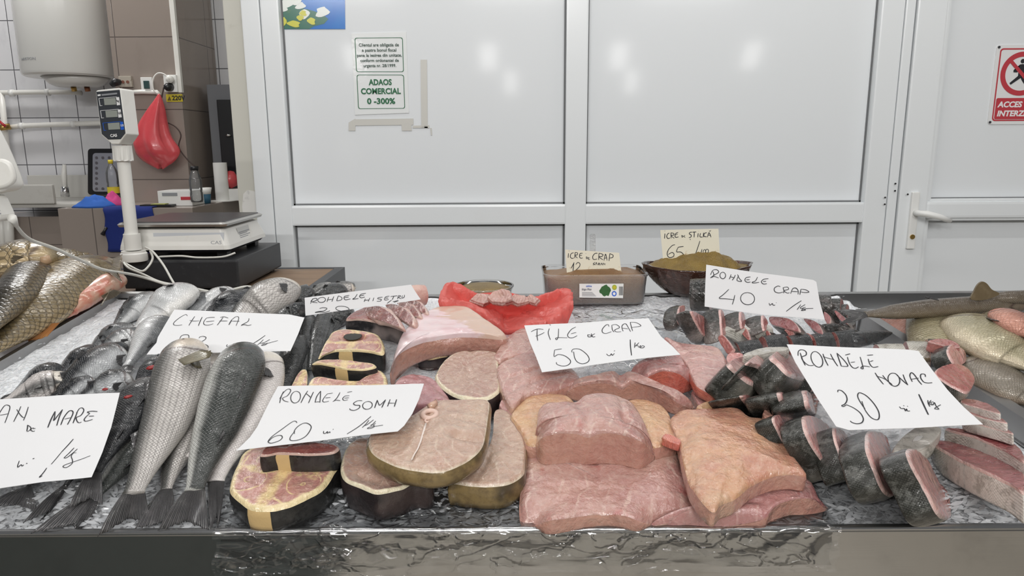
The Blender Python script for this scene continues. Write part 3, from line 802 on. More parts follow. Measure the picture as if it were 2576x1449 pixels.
# ---------------------------------------------------------------- table, black box and price scale behind the counter
ZTb = .90
pr = atZ(841, 676, ZTb)
b = NB('worn_wood'); v = b.obj(); n = b.noise(b.scale(v, (2, 26, 26)), 1.5, 5, .65); n2 = b.noise(v, 5, 4)
m_wood = b.done(b.mix(b.step(n2, .4, .7), b.mix(n, (.30,.20,.125), (.14,.085,.05)), (.20,.15,.11)), .6, 0, b.bump(n, .002, .5))
t = thing('work_table', 'old wooden plank table with a dark steel frame holding the scale', 'table', (pr.x-.5, 2.1, 0))
y0 = 1.72; yy = [y0, y0+.25, y0+.49, pr.y]
for ya, yb in zip(yy, yy[1:]):
    MB().box((-2.0, ya+.001, ZTb-.022), (pr.x-.002, yb-.001, ZTb), .003).build('plank', m_wood, t)
mb = MB(); mb.box((pr.x, y0, ZTb-.06), (pr.x+.03, pr.y+.03, ZTb+.001)); mb.box((-2, pr.y, ZTb-.06), (pr.x, pr.y+.03, ZTb+.001))
mb.build('frame', m_dark, t)
for xx, yy_ in ((pr.x-.012, pr.y-.012), (pr.x-.012, y0+.0), (-1.95, pr.y-.012), (-1.95, y0)):
    MB().box((xx, yy_, 0), (xx+.04, yy_+.04, ZTb-.06)).build('leg', m_dark, t)
q0 = atZ(316, 737, ZTb); Yf = q0.y
xa, xb = q0.x, atY(601, 700, Yf).x
yb = .5*(Yf+.39)+.5*(Yf+.40); zb1 = atY(500, 655, Yf).z
t = thing('cash_drawer', 'black metal box carrying the white price scale', 'box', ((xa+xb)/2, Yf+.2, ZTb))
MB().box((xa, Yf, ZTb+.012), (xb, yb, zb1), .006).build('body', worn('black_metal', (.020,.021,.024), .42, (.12,.12,.12), .25, 60), t)
for xx in (xa+.02, xb-.05):
    for yy_ in (Yf+.02, yb-.05): MB().box((xx, yy_, ZTb+.0005), (xx+.03, yy_+.03, ZTb+.014)).build('foot', m_black, t)
Ys = Yf+.03
z0s, z1s = atY(450, 629, Ys).z, atY(450, 579, Ys).z
xs0, xs1 = atY(297, 629, Ys).x, atY(577, 629, Ys).x
t = thing('price_scale', 'white shop scale with a dark pan and a display on a pole', 'scale', ((xs0+xs1)/2, Ys+.17, zb1))
D_ = .33
def loft(rects, r=.015):
    vs = []; fs = []; n = 0
    for (ax, ay, bx, by_, z) in rects:
        ring = []
        for cx, cy, a0 in ((bx-r, ay+r, -90), (bx-r, by_-r, 0), (ax+r, by_-r, 90), (ax+r, ay+r, 180)):
            for k in range(5):
                a = math.radians(a0+90*k/4); ring.append((cx+r*math.cos(a), cy+r*math.sin(a), z))
        vs += ring; n = len(ring)
    for i in range(len(rects)-1):
        for k in range(n): fs.append((i*n+k, i*n+(k+1)%n, (i+1)*n+(k+1)%n, (i+1)*n+k))
    fs.append(tuple(range(n))); fs.append(tuple((len(rects)-1)*n+k for k in range(n)))
    return vs, fs
vs, fs = loft([(xs0+.01, Ys+.012, xs1-.01, Ys+D_-.02, zb1+.018), (xs0+.004, Ys+.006, xs1-.004, Ys+D_-.01, z0s-.001)])
mk('underside', vs, fs, m_black, t, smooth=False)
vs, fs = loft([(xs0, Ys, xs1, Ys+D_, z0s), (xs0+.002, Ys+.001, xs1-.002, Ys+D_, z0s+.012), (xs0+.014, Ys+.012, xs1-.016, Ys+D_-.03, z1s), (xs0+.02, Ys+.02, xs1-.024, Ys+D_-.04, z1s+.004)])
mk('housing', vs, fs, m_white, t, smooth=False)
for xx in (xs0+.02, xs1-.05):
    for yy_ in (Ys+.03, Ys+D_-.06): MB().box((xx, yy_, zb1+.0006), (xx+.03, yy_+.03, zb1+.02)).build('foot', m_black, t)
def on_front(px, py):                       # a point on the sloping front of the housing
    f = (629-py)/50.0; return atY(px, py, Ys+.001+.011*max(0, min(1, f))-.001)
pp = [on_front(x, y) for x, y in ((385, 586), (563, 585), (563, 617), (388, 617))]
MB().prism(pp, (0, .001, 0)).build('front_plate', flat('pale_grey_plate', (.55,.57,.6), .3), t)
pA = on_front(530, 614); text('CAS', 'lettering', pA+V((0,-.001,0)), (1,0,0), (0,.22,1), .014, m_grey_print, t, sx=1.3)
# rating label on the right flank
x1 = xs1-.009
mb = MB(); mb.add([(xs1-.004, Ys+.10, z0s+.012), (xs1-.004, Ys+.20, z0s+.012), (xs1-.0125, Ys+.20, z1s-.006), (xs1-.0125, Ys+.10, z1s-.006)], [(0,1,2,3)])
o = mb.build('rating_label', flat('grey_label', (.55,.55,.53), .5), t)
mb = MB()
for i in range(5):
    z = z0s+.016+i*.0055; dx = -.004-.0085*(z-z0s-.012)/(z1s-z0s-.018)
    mb.add([(xs1+dx+.0012, Ys+.106, z), (xs1+dx+.0012, Ys+.194-.02*(i%2), z), (xs1+dx+.0008, Ys+.194-.02*(i%2), z+.0022), (xs1+dx+.0008, Ys+.106, z+.0022)], [(0,1,2,3)])
mb.build('fine_print', m_grey_print, o)
zp = atY(450, 566, Ys-.005).z
MB().box((xs0+.05, Ys+.03, z1s), (xs1-.05, Ys+D_-.06, zp)).build('pan_support', m_black, t)
vs, fs = loft([(xs0+.006, Ys-.004, xs1-.006, Ys+D_-.01, zp-.006), (xs0+.003, Ys-.006, xs1-.003, Ys+D_-.006, zp+.001), (xs0+.008, Ys, xs1-.008, Ys+D_-.012, zp+.006)])
pan = mk('pan_rim', vs, fs, flat('pan_steel', (.5,.49,.47), .3, .9), t, smooth=False)
vs, fs = loft([(xs0+.012, Ys+.004, xs1-.012, Ys+D_-.016, zp+.005), (xs0+.014, Ys+.006, xs1-.014, Ys+D_-.018, zp+.0085)])
mk('pan_mat', vs, fs, worn('pan_mat', (.05,.047,.05), .35, (.3,.28,.25), .2, 30), pan, smooth=False)
Yq2 = Ys-.03
pb = atY(338, 650, Yq2); kx = m_px(pb)
edge_smooth(MB().lathe((pb.x, Yq2, zb1), [(31*kx, 0), (32*kx, .004), (31*kx, .022), (28*kx, .026), (28*kx, .03)], 28).build('pole_base', m_white, t))
pz = lambda px, py: atY(px, py, Yq2)
def vtube(nm, px, y0_, y1_, r, mat, n=24):
    a = pz(px, y0_); b = pz(px, y1_); return edge_smooth(MB().lathe((pb.x, Yq2, a.z), [(r, 0), (r, b.z-a.z)], n).build(nm, mat, t))
vtube('pole_socket', 334, 628, 588, 19.5*kx, m_white)
vtube('pole', 322, 600, 400, 15*kx, m_white)
mb = MB(); a = pz(305, 405); b = pz(305, 366); vs = []; n = 40
for z in (a.z, a.z+.003, b.z-.003, b.z):
    for k in range(n):
        r = 22*kx*(1+.05*(1 if k % 4 < 2 else -1)*(1 if a.z < z < b.z-.008 else 0)); vs.append((pb.x+r*math.cos(2*PI*k/n), Yq2+r*math.sin(2*PI*k/n), z))
mb.add(vs, [(i*n+k, i*n+(k+1)%n, (i+1)*n+(k+1)%n, (i+1)*n+k) for i in range(3) for k in range(n)] + [tuple(range(n)), tuple(3*n+k for k in range(n))])
mb.build('pole_collar', m_white, t)
YH = Yq2-.03
def hp(px, py, off=0.0):                    # point on the yawed display face
    d = ray(px, py); nn = V((-.22, -1, .03)).normalized(); o = atY(303, 300, YH-.008) + nn*off
    return CAM + d*((o-CAM).dot(nn)/d.dot(nn))
HN = V((-.22, -1, .03)).normalized()
head = [hp(*p) for p in ((240, 231), (243, 227), (299, 221), (303, 224), (317, 337), (299, 363), (281, 363), (254, 339))]
hd = MB().prism(head, -HN*.052).build('display_head', m_white, t)
md = hd.modifiers.new('bev', 'BEVEL'); md.width = .004; md.segments = 2
face = [hp(*p, .0012) for p in ((242, 231), (300.5, 226), (315, 335), (303, 350), (272, 351), (256, 337))]
fc = MB().prism(face, -HN*.001).build('face_plate', flat('face_grey', (.045,.05,.058), .3), hd)
def quad(nm, pts, mat, par, off=.002): return MB().prism([hp(x, y, off) for x, y in pts], -HN*.0008).build(nm, mat, par)
for k, (a, c2) in enumerate((((261, 246), m_white_print), ((265, 277), m_white_print), ((271, 308), m_blue_print))):
    x, y = a
    quad('lcd_window', ((x, y+2), (x+29, y), (x+31, y+17), (x+2, y+18.5)), m_lcd, fc)
    quad('unit_tab', ((x+31, y-1), (x+38, y-2), (x+41, y+18), (x+33, y+19)), c2, fc)
    quad('frame_line', ((x-13, y+1), (x+33, y-3), (x+33, y-2), (x-13, y+2)), c2, fc)
    quad('frame_line', ((x-13, y+1), (x-12, y+1), (x-9, y+20), (x-10, y+20)), c2, fc)
    quad('frame_line', ((x-10, y+19.5), (x-4, y+19), (x-4, y+20), (x-10, y+20.6)), c2, fc)
    text(('kg', 'LEI', 'LEI')[k], 'unit_mark', hp(x+32.5, y+10, .004), V((1, -.22, .03)), (-.08, 0, 1), .008, m_ink if k < 2 else m_white_print, fc)
text('CAS', 'maker_mark', hp(278, 345, .003), V((1, -.22, .06)), (-.08, 0, 1), .011, m_white_print, fc, bold=.0003, sx=1.1)
quad('title_bar', ((255, 237), (294, 233), (294.5, 237), (256, 241)), m_grey_print, fc)
quad('title_mark', ((245, 238), (252.5, 237), (253, 241), (246, 242)), m_white_print, fc)
# cables
def cpath(pts, n=60): return crom([tuple(atY(x, y, Y)) for x, y, Y in pts], n)
t = thing('scale_cable', 'thin white mains cable running from the adapter to the scale', 'cable', atY(330, 690, 1.85))
m_cab = flat('white_cable', (.66,.65,.6), .45)
MB().tube(cpath([(34, 548, 1.28), (44, 572, 1.3), (75, 602, 1.36), (140, 626, 1.42), (215, 660, 1.5), (262, 679, 1.55), (330, 690, 1.66), (375, 702, 1.72), (430, 718, 1.72), (480, 724, 1.74), (540, 735, 1.77), (585, 728, 1.82), (625, 721, 1.86), (660, 733, 1.9)], 120), .0034, 8).build('main_run', m_cab, t, smooth=True)
MB().tube(cpath([(366, 622, 1.97), (385, 634, 1.93), (410, 665, 1.86), (430, 700, 1.8), (443, 722, 1.77)]), .003, 8).build('branch', m_cab, t, smooth=True)
MB().tube(cpath([(378, 632, 1.97), (384, 650, 1.93), (372, 672, 1.9), (355, 682, 1.85), (325, 668, 1.9), (312, 661, 1.9), (325, 675, 1.87), (360, 690, 1.8), (400, 708, 1.77), (445, 718, 1.76), (520, 733, 1.78), (560, 737, 1.8)], 90), .003, 8).build('loop', m_cab, t, smooth=True)
MB().tube(cpath([(400, 646, Yf-.002+.03), (455, 644, Yf+.02), (500, 648, Yf+.02), (560, 646, Yf+.02), (592, 636, Yf+.03)], 40), .003, 8).build('under_scale', m_cab, t, smooth=True)
# white display of the neighbouring scale, cut by the left edge
YN = 1.26
t = thing('scale_display', 'white plastic back of a second scale display at the left edge', 'scale', atY(-10, 490, YN+.05))
out = crom([tuple(atY(x, y, YN+.05)) for x, y in ((-120, 290), (-30, 300), (2, 322), (22, 356), (44, 405), (62, 452), (63, 468), (50, 478), (20, 484), (-30, 496), (-120, 510))], 50)
hd2 = MB().prism(out, (0.0, -.05, 0)).build('shell', m_white, t); md = hd2.modifiers.new('bev', 'BEVEL'); md.width = .008; md.segments = 3
edge_smooth(hd2)
inn = crom([tuple(atY(x, y, YN-.006)) for x, y in ((-120, 395), (-20, 398), (14, 404), (28, 420), (34, 450), (20, 468), (-20, 478), (-120, 490))], 36)
o = MB().prism(inn, (0, .012, 0)).build('lower_bulge', m_white, t); md = o.modifiers.new('bev', 'BEVEL'); md.width = .005; md.segments = 3; edge_smooth(o)
t = thing('power_adapter', 'small white power adapter with a rating label at the left edge', 'adapter', atY(5, 555, 1.27))
o = MB().prism([atY(x, y, 1.29) for x, y in ((-40, 486), (12, 489), (22, 498), (39, 536), (39, 547), (30, 553), (-40, 556))], (0, -.04, 0)).build('body', m_white, t)
md = o.modifiers.new('bev', 'BEVEL'); md.width = .003; md.segments = 2
mb = MB()
for i in range(5):
    mb.prism([atY(x, y, 1.2488) for x, y in ((-28+i*4.6, 506+i*7), (-8+i*2.4, 504+i*8), (-7.4+i*2.4, 507+i*8), (-27.4+i*4.6, 509+i*7))], (0, .001, 0))
mb.build('rating_print', m_grey_print, t)
MB().tube([atY(30, 548, 1.27), atY(35, 556, 1.28), atY(41, 568, 1.295)], [.008,.006,.004], 10).build('strain_relief', m_white, t, smooth=True)
# ---------------------------------------------------------------- notices on the partition
YS = YW-.002
def W(px, py, d=0.0): return atY(px, py, YS-d)
t = thing('wall_notice', 'white laminated A4 notice with two green framed texts taped on the partition', 'notice', W(958, 290))
b = NB('laminated_paper'); n = b.noise(b.obj(), 30, 3)
m_lam = b.done((.83,.85,.85), .12, 0, b.bump(n, .0012, .4), Coat_Weight=.6)
MB().prism([W(x, y) for x, y in ((884, 84), (1022, 80), (1029, 284), (893, 289))], (0, .0015, 0)).build('sheet', m_lam, t)
def frame_px(c, r=6, w=1.6):                # rounded frame line through 4 pixel corners
    mb = MB(); out = []; n = 6
    for i in range(4):
        p, q, s_ = V((*c[i-1], 0)), V((*c[i], 0)), V((*c[(i+1) % 4], 0))
        a = q+(p-q).normalized()*r; e = q+(s_-q).normalized()*r
        for k in range(n+1):
            f = k/n; out.append(a*(1-f)**2+q*2*f*(1-f)+e*f*f)
    ctr = sum(out, V((0,0,0)))/len(out); k = len(out)
    inner = [p+(ctr-p).normalized()*w*1.2 for p in out]
    vs = [W(p.x, p.y, .0012) for p in out]+[W(p.x, p.y, .0012) for p in inner]
    return mb.add(vs, [(i, (i+1) % k, k+(i+1) % k, k+i) for i in range(k)])
frame_px([(892, 95), (1013, 94), (1016, 181), (896, 181)]).build('upper_frame', m_green_ink, t)
frame_px([(897, 188), (1016, 188), (1019, 273), (901, 274)]).build('lower_frame', m_green_ink, t)
m1 = m_px(W(950, 150))
m_ink2 = flat('dark_green_ink', (.06,.10,.08), .6)
def ctext(body, px, py, cap, width, mat, par, nm='lettering', bold=.0012):
    o = text(body, nm, W(px, py, .0012), (1,0,0), (0,0,1), 1, mat, par, bold=0, align='CENTER', ext=0)
    me = o.data; xs = [v.co.x for v in me.vertices]; wd = max(xs)-min(xs); mid = (max(xs)+min(xs))/2
    bpy.data.objects.remove(o)
    sz = cap*m1/.69
    o = text(body, nm, W(px, py, .0012), (1,0,0), (0,0,1), sz, mat, par, bold=bold, align='CENTER', ext=.0002, sx=width*m1/(wd*sz))
    return o
for body, px, py, wdt in (('Clientul are obligatia de', 953, 116.5, 100), ('a pastra bonul fiscal', 954, 129.5, 86), ('pana la iesirea din unitate,', 954.5, 142.5, 112), ('conform ordonantei de', 955, 155.5, 96), ('urgenta nr. 28/1999.', 955.5, 168.5, 82)):
    ctext(body, px, py, 7.2, wdt, m_ink2, t, bold=.00025)
for body, px, py, wdt in (('ADAOS', 957, 213.5, 57), ('COMERCIAL', 958, 236, 100), ('0 -300%', 959, 261, 70)):
    ctext(body, px, py, 13.5, wdt, m_green_ink, t, bold=.0009)
m_tape = flat('old_tape', (.60,.59,.55), .35)
t = thing('tape_strip', 'strips of old yellowed tape left on the partition below the green notice', 'tape', W(975, 330))
for q in (((877, 308), (894, 298), (894, 329), (877, 329)), ((893, 300), (1040, 298), (1040, 314), (894, 316)), ((1010, 314), (1035, 313), (1036, 329), (1011, 329)), ((1058, 150), (1074, 150), (1076, 322), (1060, 322)), ((1038, 316), (1080, 315), (1080, 322), (1038, 322)), ((1082, 322), (1086, 322), (1087, 340), (1084, 340))):
    MB().prism([W(x, y) for x, y in q], (0, .0008, 0)).build('strip', m_tape, t)
t = thing('poster', 'blue poster with white and yellow roses at the top of the partition', 'poster', W(787, 73))
b = NB('poster_blue'); n = b.noise(b.obj(), 9, 2)
MB().prism([W(x, y) for x, y in ((704, -40), (867, -40), (868.5, 73), (708, 73.5))], (0, .0012, 0)).build('sheet', b.done(b.mix(n, (.012,.10,.50), (.015,.24,.62)), .15, Coat_Weight=.5), t)
m_leaf = worn('poster_leaves', (.02,.14,.09), .2, (.22,.28,.04), .8, 40); m_rose = worn('poster_rose', (.75,.78,.74), .2, (.55,.6,.62), .6, 60); m_yrose = worn('poster_yellow', (.60,.58,.06), .2, (.4,.42,.03), .6, 60)
rr = random.Random(4)
def blob(cx, cy, rx, ry, d, n=18):
    ph = rr.uniform(0, 6)
    return [W(cx+rx*(1+.22*math.sin(3*a+ph)+.12*math.sin(5*a+ph*2))*math.cos(a), min(73, cy+ry*(1+.2*math.cos(2*a+ph))*math.sin(a)), d) for a in (2*PI*k/n for k in range(n))]
MB().prism([W(x, y, .0004) for x, y in ((706, -20), (745, -20), (760, 20), (790, 28), (812, 36), (826, 48), (815, 60), (790, 66), (778, 73), (708, 73))], (0, .0003, 0)).build('leaves', m_leaf, t)
for k, (cx, cy, rx, ry) in enumerate(((722, 8, 16, 12), (755, 14, 12, 10), (765, 36, 13, 11), (810, 30, 16, 14), (713, 22, 9, 9), (745, 4, 12, 8))):
    MB().prism(blob(cx, cy, rx, ry, .0008+.0001*k), (0, .0003, 0)).build('rose', m_rose, t)
for k, (cx, cy, rx, ry) in enumerate(((763, 33, 8, 8), (784, 53, 10, 9), (740, 60, 16, 8), (713, 55, 7, 12), (755, 45, 9, 6))):
    MB().prism(blob(cx, cy, rx, ry, .0016+.0001*k), (0, .0003, 0)).build('yellow_rose', m_yrose, t)
# no entry sign on the door
YD = YW-.003
def Dp(px, py, d=0.0): return atY(px, py, YD-d)
a0, a1 = Dp(2507, 113), Dp(2485, 313)
xL = (Dp(2507, 113).x+Dp(2485, 313).x)/2; zT, zBt = a0.z, a1.z; wS = (zT-zBt)*.70
t = thing('no_entry_sign', 'red and white no entry sign screwed on the white door', 'sign', (xL+wS/2, YD, zBt))
def rr2(x0, z0, x1, z1, r, y, n=6):
    o = []
    for cx, cz, s0 in ((x1-r, z0+r, -90), (x1-r, z1-r, 0), (x0+r, z1-r, 90), (x0+r, z0+r, 180)):
        for k in range(n+1): a = math.radians(s0+90*k/n); o.append((cx+r*math.cos(a), y, cz+r*math.sin(a)))
    return o
MB().prism(rr2(xL, zBt, xL+wS, zT, .012, YD), (0, .003, 0)).build('plate', flat('sign_white', (.78,.78,.78), .3), t)
hS = zT-zBt
def ring(o_, i_): n = len(o_); return MB().add(o_+i_, [(k, (k+1) % n, n+(k+1) % n, n+k) for k in range(n)])
ring(rr2(xL+.014, zBt+.012, xL+wS-.014, zT-.012, .012, YD-.0006), rr2(xL+.019, zBt+.017, xL+wS-.019, zT-.017, .009, YD-.0006)).build('border', m_red_print, t)
MB().prism(rr2(xL+.022, zBt+.065*hS, xL+wS-.02, zBt+.335*hS, .006, YD-.0008), (0, .0004, 0)).build('red_panel', m_red_print, t)
cxS, czS, RS = xL+wS/2+.004, zT-.36*hS, .30*hS*.92
circ = lambda r: [(cxS+r*math.cos(2*PI*k/48), YD-.001, czS+r*math.sin(2*PI*k/48)) for k in range(48)]
ring(circ(RS), circ(RS*.77)).build('red_ring', m_red_print, t)
def fig(pts, d=.0012): return [(cxS+RS*x, YD-d, czS+RS*y) for x, y in pts]
mb = MB()
mb.prism([(cxS+RS*(-.02+.1*math.cos(2*PI*k/20)), YD-.0012, czS+RS*(.57+.1*math.sin(2*PI*k/20))) for k in range(20)], (0, .0003, 0))
for pg in (((-.13, .42), (.02, .44), (.12, .36), (.38, .1), (.32, .02), (.1, .2), (.12, -.12), (-.16, -.12), (-.16, .2), (-.4, .17), (-.4, .07), (-.22, .06)),
           ((-.16, -.1), (.02, -.16), (-.46, -.5), (-.52, -.42)), ((-.06, -.1), (.12, -.12), (.16, -.28), (.32, -.46), (.24, -.54), (.04, -.3))):
    mb.prism(fig(pg), (0, .0003, 0))
mb.build('walking_figure', m_ink, t)
MB().prism(fig(((-.66, .55), (-.55, .66), (.66, -.55), (.55, -.66)), .0016), (0, .0003, 0)).build('red_bar', m_red_print, t)
for body, zz in (('ACCES', .22), ('INTERZIS', .105)):
    text(body, 'lettering', (xL+.030, YD-.0012, zBt+zz*hS), (1,0,0), (0,0,1), .100*hS, m_white_print, t, bold=.0010, sx=1.02, shear=.15)
mb = MB()
for x, z in ((xL+.008, zT-.008), (xL+.008, zBt+.008)):
    mb.prism([(x+.0045*math.cos(2*PI*k/12), YD-.003, z+.0045*math.sin(2*PI*k/12)) for k in range(12)], (0, .003, 0))
mb.build('screw', m_dark, t)
# ---------------------------------------------------------------- fish, cuts and cards: builders
def Z(x0, y0, s, pts): return [(x0+s*p[0], y0+s*p[1]) + tuple(p[2:]) for p in pts]
ZA = (0, 400, .34938); ZC = (0, 700, .27950); ZM = (560, 700, .28727); ZK = (560, 950, .34437)
ZF = (1240, 950, .34938); ZE = (1200, 780, .27174); ZG = (1780, 840, .42027); ZD = (1600, 640, .27174); ZH = (2000, 680, .2236)
ZR = (1080, 560, .31832)
def proj(p):
    q = p-CAM; z = q.dot(fwd); return (1288+F*q.dot(rgt)/z, 724.5-F*q.dot(upv)/z)
def rest(p, lo=.004):                       # things lie on the ice, they do not sink into it
    h = bedh(p)
    if h < lo and (p-B0).dot(BY) > -.06: return p + BN*(lo-h)
    return p
PROF = {
 'mullet': [(0,.22),(.02,.42),(.06,.6),(.13,.78),(.24,.95),(.36,1),(.5,.97),(.64,.84),(.77,.62),(.88,.44),(.96,.36),(1,.38)],
 'bass': [(0,.1),(.03,.3),(.1,.6),(.2,.86),(.33,1),(.48,.97),(.62,.8),(.78,.5),(.9,.3),(1,.28)],
 'carp': [(0,.16),(.03,.38),(.1,.66),(.2,.9),(.36,1),(.52,.96),(.68,.75),(.82,.48),(.93,.32),(1,.32)],
 'long': [(0,.2),(.05,.5),(.15,.85),(.3,1),(.5,.98),(.7,.8),(.85,.52),(.95,.34),(1,.34)],
 'cone': [(0,1),(.3,.95),(.6,.72),(.85,.35),(1,.08)],
 'tube': [(0,.5),(.06,.85),(.2,1),(.6,1),(.85,.8),(1,.45)],
 'stub': [(0,.45),(.05,.8),(.2,1),(.6,1),(.9,.95),(1,.7)],
}
def fish(label, pts, W, mat, prof='mullet', k=.6, back=90, lift=0.0, tail=None, tlen=.2, tw=1.0, fin=None, eye=True, pec=True, dors=True, cat='fish', name='whole_fish', group=None, N=46, R=28, parent=None, eyeu=.085, pecm=None, tailh=.008):
    fin = fin or m_fin
    P0 = crom([(p[0], p[1], p[2] if len(p) > 2 else 0.0) for p in pts], N+1)
    tab = PROF[prof]
    C = []; A = []
    for i, (x, y, e) in enumerate(P0):
        t = i/N; c = at(x, y, .02); a = W/2*lerp_tab(tab, t)*m_px(c)
        c = at(x, y, lift + e + k*W/2*m_px(c)*max(.75, lerp_tab(tab, t)) + .003); C.append(c); A.append(a)
    pos = C[N//3].copy(); pos.z = min(c.z for c in C)
    root = parent or thing(name, label, cat, pos, group)
    L = [0]
    for a, b in zip(C, C[1:]): L.append(L[-1] + (b-a).length)
    vs = []; fs = []; fc = []; sc = []; fr = []
    phb = math.radians(back)
    for i in range(N+1):
        t = i/N
        T = (C[min(i+1, N)]-C[max(i-1, 0)]).normalized(); Nn = (BN-T*BN.dot(T)).normalized(); S = T.cross(Nn)
        vd = (C[i]-CAM).normalized(); e = T.cross(vd).normalized()
        kk = k*(1-.35*max(0, t-.7)/.3)
        a = A[i]/max(.25, math.sqrt(S.dot(e)**2 + (kk*Nn.dot(e))**2)); b = kk*a
        fr.append((C[i], T, Nn, S, a, b))
        for j in range(R):
            ph = 2*PI*j/R; th = (ph-phb+PI) % (2*PI) - PI
            g = 1.0
            if t < .225: g = 1.0+.03*math.sin(PI*min(1, t/.225))
            elif t < .26: g = .985
            vs.append(C[i] + S*(a*g*math.cos(ph)) + Nn*(b*g*math.sin(ph)))
            fc.append((t, abs(th)/PI, 0)); sc.append((L[i], th*(W/2*m_px(C[N//2])*(1+k)/2)*lerp_tab(tab, t)**.5, 0))
    for i in range(N):
        for j in range(R): fs.append((i*R+j, i*R+(j+1) % R, (i+1)*R+(j+1) % R, (i+1)*R+j))
    # rounded snout and tail end
    for idx, sgn in ((0, -1), (N, 1)):
        c, T, Nn, S, a, b = fr[idx]; o = idx*R; n0 = len(vs)
        vs.append(c + T*sgn*(a*.45 if idx == 0 else a*.1)); fc.append((idx/N, .5, 0)); sc.append((L[idx], 0, 0))
        for j in range(R): fs.append((o+j, o+(j+1) % R, n0))
    body = mk('body', [rest(v) for v in vs], fs, mat, root, {'fc': fc, 'sc': sc})
    def skin_pt(u, th_deg, off=1.0):
        f = u*N; i = min(int(f), N-1); c, T, Nn, S, a, b = fr[i]; c = c.lerp(C[i+1], f-i)
        ph = phb+math.radians(th_deg); d = S*(a*math.cos(ph)) + Nn*(b*math.sin(ph))
        return c + d*off, d.normalized(), T
    if eye:
        for s_ in (-1, 1):
            p, d, T = skin_pt(eyeu, s_*62, .97); r = max(.003, W*m_px(p)*.062)
            if d.dot((CAM-p).normalized()) < -.2: continue
            mb = MB(); mb.lathe((0,0,0), [(r*1.0, -r*.25), (r*.95, .12*r), (r*.7, .3*r), (0, .38*r)], 16)
            q = d.to_track_quat('Z', 'Y').to_matrix()
            mb.v = [p + q @ v for v in mb.v]; ey = mb.build('eye', m_eye, root, smooth=True)
            mb = MB(); mb.lathe((0,0,0), [(r*.5, .3*r), (r*.45, .42*r), (0, .47*r)], 14); mb.v = [p + q @ v for v in mb.v]
            mb.build('pupil', m_black, ey, smooth=True)
    def fan(nm, p0, p1, dirv, wid, ln, n=12, m=6, mat_=None, spread=.5, par=None, thick=.001):
        vs = []; fs = []; at_ = []
        side = (p1-p0); sn = side.normalized() if side.length > 1e-6 else V((1,0,0)); up = dirv.cross(sn).normalized()
        for i in range(n+1):
            x = i/n; l_ = ln*(.62+.38*math.sin(PI*(.15+.7*x)))*(1+.06*math.sin(i*2.3))
            for j in range(m+1):
                s = j/m; vs.append(p0.lerp(p1, x) + dirv*l_*s + sn*((x-.5)*wid*spread*s) + up*(.0011*math.sin(i*PI)*s + .0012*(i % 2)*s))
                at_.append((x, s, 0))
        for i in range(n):
            for j in range(m): a_ = i*(m+1)+j; fs.append((a_, a_+1, a_+m+2, a_+m+1))
        o = mk(nm, vs, fs, mat_ or fin, par or root, {'fc': at_}); md = o.modifiers.new('th', 'SOLIDIFY'); md.thickness = thick; md.offset = 0
        return o
    if pec:
        for s_ in (-1, 1):
            p, d, T = skin_pt(.27, s_*96, .99)
            if d.dot((CAM-p).normalized()) < -.05: continue
            w_ = W*m_px(p); tang = d.cross(T).normalized()
            fan('pectoral_fin', p-tang*w_*.05, p+tang*w_*.05, (T+d*.22).normalized(), w_*.45, w_*.42, mat_=pecm)
    if dors:
        for nm, u0_, u1_ in (('dorsal_fin', .38, .5), ('second_dorsal_fin', .66, .74)):
            vs_ = []; fs_ = []; at_ = []; n = 10
            p, d, T = skin_pt((u0_+u1_)/2, 0)
            if d.dot((CAM-p).normalized()) < -.25: continue
            for i in range(n+1):
                p, d, T = skin_pt(u0_+(u1_-u0_)*i/n, 0, .97); h_ = W*m_px(p)*.2*(1-.75*i/n)
                q = p + d*h_*.55 + T*h_*.9 + d.cross(T)*.001*(i % 2)
                vs_ += [p, p.lerp(q, .5), q]; at_ += [(i/n, 0, 0), (i/n, .5, 0), (i/n, 1, 0)]
            for i in range(n):
                for j in range(2): a_ = i*3+j; fs_.append((a_, a_+1, a_+4, a_+3))
            o = mk(nm, vs_, fs_, fin, root, {'fc': at_}); md = o.modifiers.new('th', 'SOLIDIFY'); md.thickness = .001; md.offset = 0
    c, T, Nn, S, a, b = fr[N]
    if tail is not False:
        if tail is None:
            ln = L[-1]*tlen; wd = W*m_px(c)*.42*tw
            t1 = c+T*ln+S*wd; t2 = c+T*ln-S*wd; nt = c+T*ln*.62
            for q in (t1, t2, nt): q += BN*(max(.004, .5*bedh(c))-bedh(q))
        else:
            q_ = [at(x, y, hh[0] if hh else tailh) for x, y, *hh in tail]
            t1, nt, t2 = q_
            if (t1-t2).dot(S) < 0: t1, t2 = t2, t1
        n, m = 28, 10; vs_ = []; fs_ = []; at_ = []
        for i in range(n+1):
            x = i/n; base = c + S*(a*.95*(1-2*x)) - T*a*.15
            f = abs(2*x-1)**1.25; tip = (nt.lerp(t1, f) if x < .5 else nt.lerp(t2, f))
            tip = tip + (tip-base)*(.02*math.sin(i*5.1)+.015*math.sin(i*2.3))
            for j in range(m+1):
                s = j/m; q = base.lerp(tip, s) + Nn*(b*.6*(1-s)*math.sin(PI*x) + .0011*(i % 2)*s + .004*math.sin(PI*s)*math.cos(3*x))
                q += (q-c).normalized()*0
                vs_.append(q); at_.append((x, s, 0))
        for i in range(n):
            for j in range(m): a_ = i*(m+1)+j; fs_.append((a_, a_+1, a_+m+2, a_+m+1))
        o = mk('tail_fin', vs_, fs_, fin, root, {'fc': at_}); md = o.modifiers.new('th', 'SOLIDIFY'); md.thickness = .0013; md.offset = 0
    root_fan[0] = fan
    return root
root_fan = [None]
